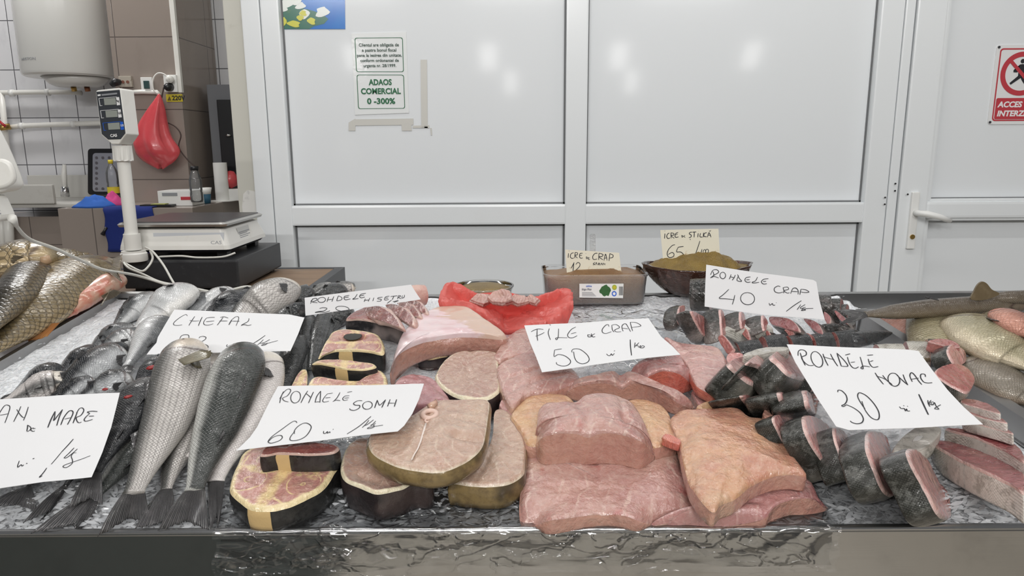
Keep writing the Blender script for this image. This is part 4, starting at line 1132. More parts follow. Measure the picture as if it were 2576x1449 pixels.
def loose_fan(nm, root, a_, b_, tip, h, mat, spread=.8):   # a fin on a fish given by pixels
    p0, p1, q = at(*a_, h[0]), at(*b_, h[0]), at(*tip, h[1])
    mid = (p0+p1)/2; d = (q-mid)
    vs = []; fs = []; at_ = []; n, m = 14, 6; sn = (p1-p0); up = d.cross(sn).normalized()
    for i in range(n+1):
        x = i/n; l_ = (.7+.3*math.sin(PI*(.1+.8*x)))*(1+.04*math.sin(i*2.3))
        for j in range(m+1):
            s = j/m; vs.append(p0.lerp(p1, x) + d*l_*s + sn*((x-.5)*spread*s) + up*(.0015*(i % 2)*s)); at_.append((x, s, 0))
    for i in range(n):
        for j in range(m): k_ = i*(m+1)+j; fs.append((k_, k_+1, k_+m+2, k_+m+1))
    o = mk(nm, vs, fs, mat, root, {'fc': at_}); md = o.modifiers.new('th', 'SOLIDIFY'); md.thickness = .0014; md.offset = 0
    return o
def slab(name, label, cat, outline, h, T, top, side=None, dome=0.0, grooves=(), nzz=.002, n=112, rings=22, center=None, normal=None, patch=None, smooth_o=True, group=None, ang=0.0, flare=.02, topname='flesh', sidename='skin', rr=.12, cav=None, ribs=None, sag=0.0, flatb=False):
    """a cut of fish: outline of the upper face in pixels, thickness T; upper face and rind are two parts (or one mesh)"""
    nn = (normal or BN).normalized() if normal is not None else BN
    if normal is not None:
        cx = sum(p[0] for p in outline)/len(outline); cy = sum(p[1] for p in outline)/len(outline); c0 = at(cx, cy, h)
        def up_(x, y, e=0):
            d = ray(x, y); return CAM + d*((c0+nn*e-CAM).dot(nn)/d.dot(nn))
    else:
        def up_(x, y, e=0): return at(x, y, h+e)
    pts = [(p[0], p[1], p[2] if len(p) > 2 else 0) for p in outline]
    OUT = ([tuple(v) for v in poly_resample(crom(pts, n*3, True), n)] if smooth_o else [tuple(v) for v in poly_resample(pts, n)])
    P = [up_(*q) for q in OUT]
    C = up_(*center) if center else sum(P, V((0,0,0)))/n
    R = max((p-C).length for p in P)
    ex = BX*math.cos(math.radians(ang))+BY*math.sin(math.radians(ang)); ex = (ex-nn*ex.dot(nn)).normalized(); ey = nn.cross(ex)
    seed = (hash_(label) % 97)*.37
    cpx = proj(C)
    gro = [([up_(*q) for q in crom([(x, y, 0) for x, y in g[0]], 24)], g[1], g[2]) for g in grooves]
    cv = (up_(*cav[0]), cav[1], cav[2], cav[3]) if cav else None
    def lift_(p, s):
        z = dome*(1-s*s) + nzz*(nz(p, 22, seed) + .5*nz(p, 60, seed)) * (1 if s < .97 else .6)
        for pl, w_, dp in gro:
            d2 = min((p-q).length_squared for q in pl); z -= dp*math.exp(-d2/(w_*w_))
        if cv:
            q = p-cv[0]; e = math.sqrt((q.dot(ex)/cv[1])**2+(q.dot(ey)/cv[2])**2)
            if e < 1.15: z -= cv[3]*min(1, max(0, (1.15-e)/.3))
        return z
    def lc(p):
        q = p-C; return (q.dot(ex)/R, q.dot(ey)/R)
    vs = []; fs = []; at_ = []
    for k in range(rings):
        s = 1-(k/rings)**1.15
        for j_, p in enumerate(P):
            e_ = OUT[j_][2] if normal is None and T else 0
            q = C+(p-C)*s + nn*(e_*(s**5-s)); edge = -T*rr*max(0, (s-.93)/.07)**2
            sgw = -sag*s*s
            vs.append(q+nn*(lift_(q, s)+edge+sgw)); x, y = lc(q); at_.append((x, y, s))
    for k in range(rings-1):
        for j in range(n): fs.append((k*n+j, k*n+(j+1) % n, (k+1)*n+(j+1) % n, (k+1)*n+j))
    vs.append(C+nn*lift_(C, 0)); at_.append((0, 0, 0)); o = len(vs)-1
    for j in range(n): fs.append(((rings-1)*n+j, (rings-1)*n+(j+1) % n, o))
    wv = []; wf = []; wa = []; ws = []
    steps = [(0, rr), (.55, rr+.1), (1, .35), (1, .7), (.4, .93), (-.6, 1.0)]
    per = 0
    for i, (fo, d) in enumerate(steps):
        for j, p in enumerate(P):
            out = (p-C).normalized(); Tj = max(.003, T+OUT[j][2]) if flatb else T; q = p + out*(flare*R*fo if i else 0) - nn*Tj*d
            if i == 0: q = vs[j]
            else: q = q + nn*(lift_(p, 1)-sag)*(1-d) + out*.0015*nz(p, 40, seed+i)
            wv.append(q); x, y = lc(p); th = math.degrees(math.atan2(y, x)); pv = 0
            if patch:
                qx, qy = proj(p)
                for pa, pw in patch:        # pale stripe of the rind between two places along its front
                    if qy > cpx[1]: pv = max(pv, min(1, max(0, .5+min(qx-pa, pw-qx)/4)))
            wa.append((.5, abs(((th-90+180) % 360)-180)/180, pv)); ws.append((d*T, th*R*PI/180, 0))
    for i in range(len(steps)-1):
        for j in range(n): wf.append((i*n+j, i*n+(j+1) % n, (i+1)*n+(j+1) % n, (i+1)*n+j))
    wf.append(tuple((len(steps)-1)*n+j for j in range(n)))
    pos = C - nn*T
    root = thing(name, label, cat, pos, group)
    vs = [rest(v) for v in vs]; wv = [rest(v) for v in wv]
    a_ = mk(topname, vs, fs, top, root, {'lc': at_, 'fc': [(q[2], .5, 0) for q in at_]})
    sd = side or top
    b_ = mk(sidename if side else 'cut_edge', wv, wf, sd, root, {'fc': wa, 'lc': [(q[0], q[1], .6) for q in [lc(v) for v in wv]], 'sc': ws})
    return root
def hash_(s): 
    h = 7
    for ch in s: h = (h*31+ord(ch)) % 100003
    return h
def slice_(label, px, py, h, az, lean, a, b, T, skin, flesh, rot=0, egg=.15, cav=None, name='fish_steak', cat='fish steak', group=None, n=72, rings=12, nzz=.0015):
    """upright slice of a fish lying on the ice; axis by bed azimuth, leaning up; pixel sizes"""
    c = at(px, py, h); m = m_px(c); a *= m; b *= m; T *= m
    az, lean = math.radians(az), math.radians(lean)
    Ax = (BX*math.cos(az)+BY*math.sin(az))*math.cos(lean)+BN*math.sin(lean)
    U = (BN-Ax*BN.dot(Ax)).normalized(); Sd = Ax.cross(U)
    seed = (hash_(label) % 89)*.3
    root = thing(name, label, cat, c-BN*b, group)
    def sec(th, s=1):
        x = a*math.cos(th); y = b*math.sin(th); x *= (1-egg*math.sin(th)); r_ = math.radians(rot)
        x, y = x*s, y*s
        return Sd*(x*math.cos(r_)-y*math.sin(r_)) + U*(x*math.sin(r_)+y*math.cos(r_)), x, y
    vs = []; fs = []; lc = []
    for sgn in (1, -1):
        o = len(vs)
        for k in range(rings):
            s = 1-k/rings
            for j in range(n):
                d, x, y = sec(2*PI*j/n, s); p = c+d+Ax*sgn*(T/2)
                z = nzz*nz(p, 40, seed)+.0012*(1-s*s)*0
                if cav:
                    e = math.hypot((x-cav[0]*a)/(cav[2]*a), (y-cav[1]*b)/(cav[3]*b)); z -= .35*T*min(1, max(0, (1.1-e)/.3))
                vs.append(p+Ax*sgn*z); lc.append((x/max(a, b), y/max(a, b), s))
        vs.append(c+Ax*sgn*T/2*(.8 if cav else 1)); lc.append((0, 0, 0)); e_ = len(vs)-1
        for k in range(rings-1):
            for j in range(n): fs.append((o+k*n+j, o+k*n+(j+1) % n, o+(k+1)*n+(j+1) % n, o+(k+1)*n+j))
        for j in range(n): fs.append((o+(rings-1)*n+j, o+(rings-1)*n+(j+1) % n, e_))
    mk('flesh', [rest(v) for v in vs], fs, flesh, root, {'lc': lc})
    vs = []; fs = []; fc = []; sc = []
    for i in range(7):
        f = i/6*2-1; g = 1.004+.03*(1-f*f)
        for j in range(n):
            th = 2*PI*j/n; d, x, y = sec(th, g); p = c+d+Ax*f*T/2
            if abs(f) == 1: p += Ax*f*nzz*nz(p, 40, seed)
            vs.append(p+d.normalized()*.001*nz(p, 60, seed)); tb = (th-PI/2+PI) % (2*PI)-PI
            fc.append((.5, abs(tb)/PI, 0)); sc.append((f*T/2, tb*(a+b)/2, 0))
    for i in range(6):
        for j in range(n): fs.append((i*n+j, i*n+(j+1) % n, (i+1)*n+(j+1) % n, (i+1)*n+j))
    o = mk('skin', [rest(v) for v in vs], fs, skin, root, {'fc': fc, 'sc': sc})
    return root
# price cards
GL = {
 'A': [[(0,1),(.35,.1),(.5,0),(.62,.1),(.7,1)],[(.1,.6),(.85,.55)]],
}
def card(name, label, zz, poly, hs, strokes, mat, pen=.0013, ink=None, cat='price card', bend=.0025, seed=1.0, plane=None):
    """poly in the zoom frame zz; hs = three (x, y, height over the bed) that fix the sheet's plane"""
    q = Z(*zz, poly)
    if plane is None:
        r3 = [at(*Z(*zz, [(x, y)])[0], hh) for x, y, hh in hs]
        nn = (r3[1]-r3[0]).cross(r3[2]-r3[0]).normalized()
        if nn.dot(CAM-r3[0]) < 0: nn = -nn
        o = r3[0]
    else: o, nn = plane
    def on(px, py):
        d = ray(px, py); return CAM + d*((o-CAM).dot(nn)/d.dot(nn))
    P = [on(*p) for p in q]; C = sum(P, V((0,0,0)))/len(P)
    ex = (BX-nn*BX.dot(nn)).normalized(); ey = nn.cross(ex)
    def wav(p): return bend*noise.noise(V(((p-C).dot(ex)*9+seed, (p-C).dot(ey)*9, seed)))
    bm = bmesh.new(); f = bm.faces.new([bm.verts.new(p) for p in P])
    for axis in (ex, ey):
        ds = [(p-C).dot(axis) for p in P]
        for i in range(1, 14):
            bmesh.ops.bisect_plane(bm, geom=bm.verts[:]+bm.edges[:]+bm.faces[:], plane_co=C+axis*(min(ds)+(max(ds)-min(ds))*i/14), plane_no=axis)
    bm.verts.ensure_lookup_table(); bm.verts.index_update()
    vs = [v.co+nn*wav(v.co) for v in bm.verts]; fs = [tuple(v.index for v in f.verts) for f in bm.faces]; bm.free()
    root = mk(name, vs, fs, mat, None, smooth=False)
    md = root.modifiers.new('th', 'SOLIDIFY'); md.thickness = .0004; md.offset = -1 
    if root.data.polygons[0].normal.dot(nn) < 0:
        root.data.flip_normals()
    tag(root, label, cat)
    rv = []; rf = []
    for st in strokes:
        wd = pen
        if len(st) and isinstance(st[0], (int, float)): wd = pen*st[0]; st = st[1:]
        pts = crom([tuple(p) for p in st], max(2, 5*(len(st)-1)+1)) if len(st) > 2 else list(st)
        W3 = [on(*Z(*zz, [p])[0]) for p in pts]
        if len(W3) == 2: W3 = [W3[0].lerp(W3[1], k/4) for k in range(5)]
        o_ = len(rv)
        for i, p in enumerate(W3):
            t = (W3[min(i+1, len(W3)-1)]-W3[max(i-1, 0)]).normalized(); s = nn.cross(t).normalized()*wd/2*(.75+.25*math.sin(PI*i/(len(W3)-1)))
            u = nn*(wav(p)+.0007); rv += [p-s+u, p+s+u]
        for i in range(len(W3)-1): rf.append((o_+2*i, o_+2*i+1, o_+2*i+3, o_+2*i+2))
    mk('handwriting', rv, rf, ink or m_ink, root, smooth=False)
    return root
# ---------------------------------------------------------------- fish materials
m_eye = flat('fish_eye', (.16,.15,.13), .1)
m_fin = fin_mat('grey_fin', (.055,.055,.058), (.22,.21,.21), rough=.2)
m_fin_ol = fin_mat('olive_fin', (.10,.085,.04), (.30,.25,.14))
m_fin_or = fin_mat('orange_fin', (.42,.14,.03), (.55,.30,.09))
m_fin_br = fin_mat('brown_fin', (.13,.095,.05), (.30,.24,.15))
m_mul = fish_mat('mullet_skin', (.07,.072,.068), (.52,.49,.465), (.80,.76,.70), (.70,.60,.48), sc=.0060, line=.5, lcol=(.10,.092,.085), lo=.10, hi=.36, stripes=.35, metal=.12)
m_muld = fish_mat('dark_mullet_skin', (.035,.04,.038), (.56,.56,.53), (.78,.76,.72), (.10,.105,.10), sc=.0060, line=.5, lcol=(.06,.06,.055), lo=.28, hi=.44, stripes=.2, metal=.12)
m_mulp = fish_mat('pale_mullet_skin', (.12,.12,.115), (.64,.60,.58), (.82,.79,.74), (.76,.70,.60), sc=.0060, line=.3, lcol=(.2,.17,.17), lo=.06, hi=.24, metal=.12)
m_mulb = fish_mat('black_mullet_skin', (.016,.018,.02), (.10,.105,.11), (.42,.41,.4), (.05,.05,.05), sc=.006, line=.7, lo=.15, hi=.6, stripes=.8, metal=.2)
m_bass = fish_mat('bass_skin', (.014,.016,.02), (.40,.41,.42), (.84,.82,.79), (.42,.38,.34), sc=.0042, line=.3, lo=.16, hi=.40, metal=.15)
m_basss = fish_mat('silver_bass_skin', (.09,.095,.10), (.58,.585,.59), (.86,.84,.81), (.55,.5,.46), sc=.0042, line=.22, lo=.12, hi=.34, metal=.15)
m_bassk = fish_mat('black_bass_skin', (.010,.011,.014), (.045,.05,.06), (.55,.55,.54), (.20,.10,.08), sc=.0042, line=.2, lo=.4, hi=.75, metal=.2)
m_carpg = fish_mat('golden_carp_skin', (.16,.12,.06), (.45,.34,.19), (.60,.33,.20), (.36,.28,.16), sc=.0150, line=.72, lcol=(.05,.037,.02), lo=.1, hi=.45, metal=.15, b0=.66)
m_carpd = fish_mat('dark_carp_skin', (.035,.03,.022), (.16,.12,.065), (.35,.26,.16), (.07,.05,.05), sc=.0155, line=.8, lcol=(.02,.016,.01), lo=.2, hi=.7, metal=.15)
m_bream = fish_mat('bream_skin', (.17,.14,.085), (.40,.35,.22), (.50,.38,.27), (.30,.26,.16), sc=.0075, line=.45, lcol=(.08,.065,.035), lo=.1, hi=.5, metal=.25)
m_bighead = fish_mat('olive_carp_skin', (.14,.115,.07), (.38,.34,.22), (.60,.52,.38), (.30,.25,.16), sc=.0046, line=.35, lcol=(.07,.055,.03), lo=.15, hi=.55, metal=.25)
m_greyc = fish_mat('grey_carp_skin', (.08,.07,.055), (.24,.21,.17), (.35,.27,.2), (.2,.17,.13), sc=.0044, line=.35, lcol=(.05,.04,.03), lo=.15, hi=.5, metal=.2)
m_pike = fish_mat('brown_fish_skin', (.115,.09,.065), (.20,.16,.11), (.33,.25,.17), (.18,.13,.1), sc=.004, line=.3, lo=.2, hi=.6, metal=.15)
m_redf = fish_mat('red_fish_skin', (.32,.14,.10), (.55,.27,.2), (.6,.3,.25), (.55,.15,.12), sc=.006, line=.35, lcol=(.2,.06,.04), lo=.2, hi=.6, metal=.1)
m_nov = fish_mat('silver_carp_cut_skin', (.012,.013,.012), (.032,.032,.026), (.42,.39,.33), (.1,.1,.1), sc=.0046, line=.7, lo=.25, hi=.7, metal=.1, mott=.4, mcol=(.24,.24,.22), b0=.8, b1=1.0)
m_novw = fish_mat('white_belly_cut_skin', (.50,.48,.43), (.66,.63,.57), (.72,.69,.63), (.5,.5,.5), sc=.0046, line=.3, lo=.1, hi=.3, metal=.05, mott=.55, mcol=(.14,.13,.10))
m_crp = fish_mat('mottled_carp_cut_skin', (.022,.022,.02), (.055,.05,.045), (.30,.26,.24), (.1,.1,.1), sc=.012, line=.3, lo=.25, hi=.6, metal=.05, mott=.4, mcol=(.24,.21,.20))
m_gry = fish_mat('grey_cut_skin', (.03,.032,.034), (.075,.08,.085), (.4,.36,.34), (.1,.1,.1), sc=.0042, line=.6, lo=.2, hi=.7, metal=.1)
f_pink = flesh_mat('pink_flesh', (.62,.30,.27), (.56,.25,.235), (.74,.46,.42), .30, 34, blood=.0, sss=.15)
f_fil = flesh_mat('fillet_flesh', (.51,.30,.255), (.43,.22,.195), (.68,.50,.43), .55, 26, blood=.35, sss=.18)
f_fil2 = flesh_mat('fillet_flesh_rosy', (.47,.245,.225), (.40,.175,.17), (.64,.42,.38), .5, 30, blood=.25, sss=.18, ang=.3)
f_rib = flesh_mat('ribbed_flesh', (.54,.315,.28), (.47,.245,.225), (.70,.51,.46), .8, 20, sss=.15, ang=1.35)
f_cut = flesh_mat('cut_flesh', (.52,.285,.215), (.45,.22,.175), (.60,.37,.30), .2, 30, sss=.25, vn=.5)
f_cutr = flesh_mat('red_cut_flesh', (.60,.17,.115), (.52,.12,.09), (.68,.30,.24), .1, 30, sss=.2)
f_skin = flesh_mat('orange_fillet_skin', (.58,.33,.19), (.50,.235,.165), (.68,.48,.35), .15, 16, blood=.12, sss=.15, vn=1.0)
f_skiny = flesh_mat('yellow_fillet_skin', (.60,.37,.19), (.54,.28,.17), (.70,.52,.35), .15, 16, sss=.15)
f_cat = flesh_mat('catfish_flesh', (.52,.365,.275), (.44,.28,.21), (.66,.52,.41), .5, 34, rim=(.74,.64,.50), rimw=.985, style='rings', sss=.15, blood=.1)
f_cat2 = flesh_mat('catfish_flesh_rosy', (.47,.315,.245), (.40,.235,.19), (.64,.50,.40), .5, 44, rim=(.76,.68,.50), rimw=.93, style='rings', sss=.15, blood=.15)
f_catp = flesh_mat('purple_flesh', (.42,.20,.20), (.36,.15,.165), (.58,.36,.34), .35, 30, style='rings', blood=.4)
f_stu = flesh_mat('sturgeon_flesh', (.50,.25,.205), (.44,.20,.175), (.72,.52,.39), .75, 30, fat=(.76,.58,.28), rim=(.76,.62,.36), rimw=.90, style='rings', sss=.1)
f_stur = flesh_mat('sturgeon_flesh_red', (.30,.10,.085), (.22,.06,.055), (.46,.24,.2), .35, 30, rim=(.62,.44,.38), rimw=.94, style='rings')
f_red = flesh_mat('red_flesh', (.43,.155,.135), (.33,.095,.09), (.58,.33,.29), .35, 26, rim=(.60,.38,.35), rimw=.95, style='rings', sss=.12)
f_nov = flesh_mat('rosy_steak_flesh', (.62,.31,.285), (.53,.21,.20), (.74,.50,.46), .4, 26, rim=(.68,.48,.44), rimw=.96, style='rings', sss=.15, blood=.15)
f_cavr = flesh_mat('dark_cavity_flesh', (.30,.075,.075), (.21,.045,.05), (.48,.22,.21), .35, 22, rim=(.60,.42,.38), rimw=.95, style='rings', blood=.3)
s_catd = skin_mat('black_catfish_skin', (.022,.017,.018), (.040,.030,.030), (.07,.05,.045), 30)
s_cato = skin_mat('olive_catfish_skin', (.24,.17,.075), (.15,.105,.05), (.022,.02,.018), 34)
s_stu = skin_mat('black_sturgeon_skin', (.014,.014,.014), (.035,.034,.032), (.02,.02,.02), 40, patch=(.62,.44,.21))
s_stur = skin_mat('grey_sturgeon_skin', (.025,.024,.026), (.10,.09,.09), (.34,.28,.26), 26)
s_pale = skin_mat('pale_rind', (.62,.42,.36), (.52,.30,.26), (.68,.52,.46), 30)
m_bone = flat('bone', (.72,.52,.44), .3)
s_belly = None
b = NB('white_belly_skin'); ob = b.obj(); n1 = b.noise(b.scale(ob, (1, 3, 1)), 16, 5); lcx, lcy, lcr = b.xyz(b.attr('lc'))
tan_ = b.step(b.math('ADD', b.math('ADD', lcx, b.math('MULTIPLY', lcy, .9)), b.math('MULTIPLY', b.math('SUBTRACT', n1, .5), 1.1)), .36, .46)
c = b.mix(b.step(n1, .4, .7), (.76,.62,.63), (.68,.47,.49))
m_wbelly = b.done(b.mix(b.math('MULTIPLY', tan_, .8), c, (.60,.42,.31)), .28, 0, b.bump(n1, .002, .5), Coat_Weight=.6, Coat_Roughness=.1, Subsurface_Weight=.1, Subsurface_Radius=(.01,.004,.003))
# ---------------------------------------------------------------- left: large carp
t = fish('large golden carp with a gutted red belly at the left edge of the ice', Z(*ZA, [(790,745),(640,815),(480,905),(330,1015),(180,1140),(40,1250),(-150,1390),(-380,1540)]), 132, m_carpg, 'carp', .5, back=118, lift=.012, eye=False, dors=False, pec=False, tail=False, fin=m_fin_br)
b = NB('bloody_belly'); n = b.noise(b.obj(), 30, 4)
m_bloody = b.done(b.mix(b.step(n, .35, .65), (.50,.13,.085), (.56,.36,.26)), .25, 0, b.bump(n, .002, .6), Coat_Weight=.6)
root2 = fish('', Z(*ZA, [(835,870,.02),(740,915,.022),(620,990,.02),(520,1060,.016),(450,1135,.01)]), 54, m_bloody, 'tube', .7, parent=t, eye=False, pec=False, dors=False, tail=False)
loose_fan('anal_fin', t, (112, 815), (150, 812), (78, 858), (.035, .012), m_fin_or, .6)
loose_fan('pelvic_fin', t, (268, 748), (280, 726), (262, 752), (.05, .045), m_fin_br, .8)
loose_fan('pelvic_fin', t, (255, 744), (286, 728), (287, 748), (.05, .03), m_fin_br, .4)
t = fish('carp behind the golden one, only its brown tail fin showing beside the black box', Z(*ZA, [(180,690),(330,715),(480,730),(620,735),(730,740)]), 60, m_carpg, 'carp', .5, back=90, lift=.02, eye=False, dors=False, pec=False, tail=[(308, 640), (298, 690), (308, 712)], tailh=.09, fin=m_fin_br)
t = fish('golden carp at the left edge with its mouth pointing right', Z(*ZA, [(318,705),(230,700),(80,720),(-120,760),(-300,800)]), 84, m_carpg, 'carp', .5, back=60, lift=.06, dors=False, eyeu=.07, fin=m_fin_br, tail=False)
mb = MB(); p = at(*Z(*ZA, [(318,700)])[0], .115); p2 = at(*Z(*ZA, [(310,760)])[0], .095)
mb.tube([p+BX*.001, p.lerp(p2, .5)+BX*.006, p2], [.010,.012,.008], 12).build('lips', flat('carp_lip', (.50,.33,.20), .3), t, smooth=True)
t = fish('dark carp at the left edge lying over the golden carp', Z(*ZA, [(262,775),(190,850),(100,990),(0,1130),(-100,1260)]), 88, m_carpd, 'carp', .6, back=40, lift=.055, dors=False, pec=False, eye=False, fin=m_fin_br, tail=False)
# ---------------------------------------------------------------- sea bass and mullet heaped on the left
G1 = 'grey fish heaped behind the mullet card'
def F_(label, zz, pts, W, mat, **k): return fish(label, Z(*zz, pts), W*(1.22 if zz is ZC else 1.1), mat, **k)
F_('grey bass nearest the bare ice at the back left, head under the cable', ZC, [(1400,160),(1290,230),(1160,330),(1030,450)], 53, m_basss, prof='bass', back=70, lift=.0)
F_('white-bellied bass with its snout under the white cable', ZC, [(1670,105,.01),(1560,180,.01),(1400,330),(1220,480)], 66, m_basss, prof='bass', back=-10, lift=.02, eye=False)
F_('dark-backed fish right of the white-bellied bass, half under the card', ZC, [(1860,160),(1740,230),(1580,320),(1400,420)], 50, m_bass, prof='bass', back=95, lift=.0)
F_('pale fish lying behind the dark-backed pair at the table edge', ZC, [(2130,130),(1980,170),(1840,260),(1700,380)], 46, m_basss, prof='bass', back=20, lift=.0)
F_('dark-backed fish with a white flank above the middle of the mullet card', ZC, [(2250,180,.006),(2100,215,.006),(1950,270),(1750,400)], 54, m_bass, prof='bass', back=120, lift=.012)
F_('large scaly pale mullet with its head at the table edge', ZC, [(2565,75,.01),(2440,160,.01),(2270,280),(2080,430)], 76, m_mul, prof='mullet', back=35, lift=.02)
F_('grey fish behind the scaly mullet, flat against the back rim', ZC, [(2420,140),(2280,150),(2120,160),(1950,200)], 34, m_bass, prof='bass', back=80, lift=.0)
F_('striped grey mullet head right of the scaly pale mullet', ZM, [(775,95,.01),(690,150),(560,230),(420,330)], 47, m_mulb, prof='mullet', back=70, lift=.0)
F_('small grey mullet head poking over the left end of the mullet card', ZM, [(670,275,.01),(610,300),(520,360),(420,470)], 42, m_mulb, prof='mullet', back=90, lift=.035)
F_('pale striped mullet head behind the sturgeon card, second from its left end', ZM, [(945,70),(880,105),(790,170),(690,260)], 38, m_mul, prof='mullet', back=60, lift=.0)
F_('dark mullet head above the left part of the sturgeon card', ZM, [(1055,95),(960,120),(850,180),(740,270)], 44, m_mulb, prof='mullet', back=80, lift=.008)
F_('pale mullet head farthest back, above the middle of the sturgeon card', ZM, [(1160,85),(1060,90),(950,120),(840,190)], 36, m_mul, prof='mullet', back=70, lift=.0)
F_('striped mullet between the mullet card and the sturgeon card', ZM, [(730,190,.01),(690,250),(620,340),(540,460)], 40, m_mulb, prof='mullet', back=70, lift=.01)
F_('light-bellied bass in the middle of the left heap, closest to the bare ice', ZC, [(1190,450),(1060,500),(940,570),(820,650)], 50, m_basss, prof='bass', back=90, lift=.0)
F_('bass with a rounded dark head at the middle of the left heap', ZC, [(1250,505,.008),(1130,545),(1000,610),(880,680)], 48, m_basss, prof='bass', back=60, lift=.015)
F_('slim dark bass beside the bare ice', ZC, [(885,620),(760,690),(640,770),(520,880)], 42, m_bass, prof='bass', back=110, lift=.0)
F_('broad dark-backed silver bass in the middle of the left heap', ZC, [(1150,665,.006),(1000,715),(820,830),(640,960),(520,1060)], 74, m_bass, prof='bass', back=60, lift=.012)
F_('silver fish with its tail lying over the broad bass', ZC, [(1500,370,.01),(1400,460),(1290,610),(1150,790)], 60, m_basss, prof='bass', back=140, lift=.035, tail=[(290, 958), (308, 945), (325, 942)], tailh=.05)
F_('bass with a dark head and eye at the far left of the heap', ZC, [(515,800),(410,850),(280,940),(120,1050)], 44, m_bass, prof='bass', back=120, lift=.0, eyeu=.12)
F_('white-cheeked bass at the far left above the sea bass card', ZC, [(560,930,.008),(420,960),(250,1030),(60,1110)], 60, m_mulp, prof='bass', back=140, lift=.015)
F_('small bass head with an eye between two larger bass above the sea bass card', ZC, [(840,930),(740,960),(620,1030),(500,1110)], 40, m_bass, prof='bass', back=70, lift=.02, eyeu=.12)
t = F_('bass with a red gill and a big eye just above the sea bass card', ZC, [(1150,890,.01),(1030,930,.006),(880,1000),(700,1090)], 54, m_bass, prof='bass', back=65, lift=.03, eyeu=.11)
def gill(t, x, y, h, r, a=0.0):
    c = at(x, y, h-.004); m = m_px(c)*r; mb = MB(); mb.lathe((0,0,0), [(0,-.5*m), (.7*m,-.35*m), (m,0), (.7*m,.35*m), (0,.5*m)], 18)
    mb.v = [c+BX*(v.x*1.25)+BY*(v.y*.75+v.x*.5)+BN*v.z for v in mb.v]
    mb.build('gill', m_gill, t, smooth=True)
m_gill = flat('red_gill', (.30,.03,.03), .25)
gill(t, 268, 978, .062, 8)
t = F_('fish with an open red gill between the heap and the pale front mullet', ZC, [(1475,730,.01),(1410,790),(1310,900),(1200,1050)], 46, m_bassk, prof='bass', back=20, lift=.03, eye=False)
gill(t, 383, 924, .066, 11)
t = F_('black bass lying along the right edge of the sea bass card', ZC, [(1375,940,.01),(1320,1010,.005),(1180,1220),(1000,1500),(850,1750)], 76, m_bassk, prof='bass', back=120, lift=.03, eyeu=.06)
gill(t, 322, 998, .085, 8)
t = fish('fish under the sea bass card, only its grey tail fin showing at the far left', [(150,1060),(110,1150),(72,1225)], 44, m_bassk, 'bass', .6, back=90, lift=0, tail=[(-40,1275), (40,1270), (92,1285)], eye=False, pec=False)
t = fish('fish under the sea bass card, its shiny tail fin pointing at the steel rim', [(270,1060),(220,1140),(165,1222)], 44, m_bassk, 'bass', .6, back=90, lift=0, tail=[(58,1316), (125,1285), (100,1312)], eye=False, pec=False)
# ---------------------------------------------------------------- front mullets
fish('mullet lying under its neighbours with the longest tail over the steel rim', [(420,960),(395,1040),(350,1120),(290,1190),(240,1245)], 74, m_muld, 'mullet', .65, back=140, lift=.005, tail=[(78,1342,.006), (190,1318,.008), (178,1388,-.03)], eye=False)
fish('mullet squeezed between the two front ones, only its tail half in view', [(505,920),(490,1010),(460,1110),(432,1180),(418,1232)], 74, m_mul, 'mullet', .65, back=60, lift=.005, tail=[(340,1330), (395,1318), (442,1300)], eye=False)
fish('pinkish pale mullet between the two front mullets, mostly hidden', [(545,890,.012),(530,960),(500,1060),(470,1150)], 62, m_mulp, 'mullet', .6, back=10, lift=.012, tail=False, eye=False)
M1 = fish('pale silvery front mullet, leftmost of the three, belly to the right', [(468,862,.045),(462,905,.035),(448,965,.02),(418,1060,.006),(372,1160),(336,1240)], 122, m_mul, 'mullet', .62, back=28, lift=.022, tail=[(244,1352,.004), (322,1305,.008), (378,1312,.006)], pecm=m_fin_ol)
loose_fan('pelvic_fin', M1, (448, 905), (462, 918), (530, 884), (.115, .118), m_fin_ol, .5)
fish('dark-backed front mullet in the middle of the three', [(612,872,.045),(604,915,.036),(580,980,.022),(548,1070,.008),(512,1160),(490,1232)], 118, m_muld, 'mullet', .66, back=128, lift=.024, tail=[(396,1336,.005), (470,1312,.008), (526,1336,.003)])
fish('pale pinkish front mullet, rightmost of the three, partly under the catfish card', [(668,892,.03),(664,930,.02),(648,1000,.008),(610,1080),(568,1150),(543,1212)], 104, m_mulp, 'mullet', .6, back=12, lift=.012, tail=[(530,1335), (545,1300), (548,1328)])
# dark mullets right of the mullet card
fish('dark scaly mullet right of the mullet card, next to the pale front mullet', Z(*ZM, [(660,520),(640,600),(600,730),(560,880),(520,1050)]), 66, m_mulb, 'mullet', .7, back=90, lift=.0, tail=False)
fish('striped dark mullet right of the mullet card, second from its corner', Z(*ZM, [(760,330),(750,430),(735,560),(715,700),(700,850)]), 50, m_mulb, 'mullet', .7, back=60, lift=.0, tail=False)
fish('striped dark mullet lying against the sturgeon steaks', Z(*ZM, [(910,300),(890,380),(850,500),(815,640),(780,800)]), 54, m_mulb, 'mullet', .7, back=50, lift=.005, tail=False)
fish('dark mullet under the left end of the sturgeon card', Z(*ZM, [(1090,280),(1040,320),(980,390),(930,480)]), 50, m_mulb, 'mullet', .7, back=70, lift=.0, tail=False)
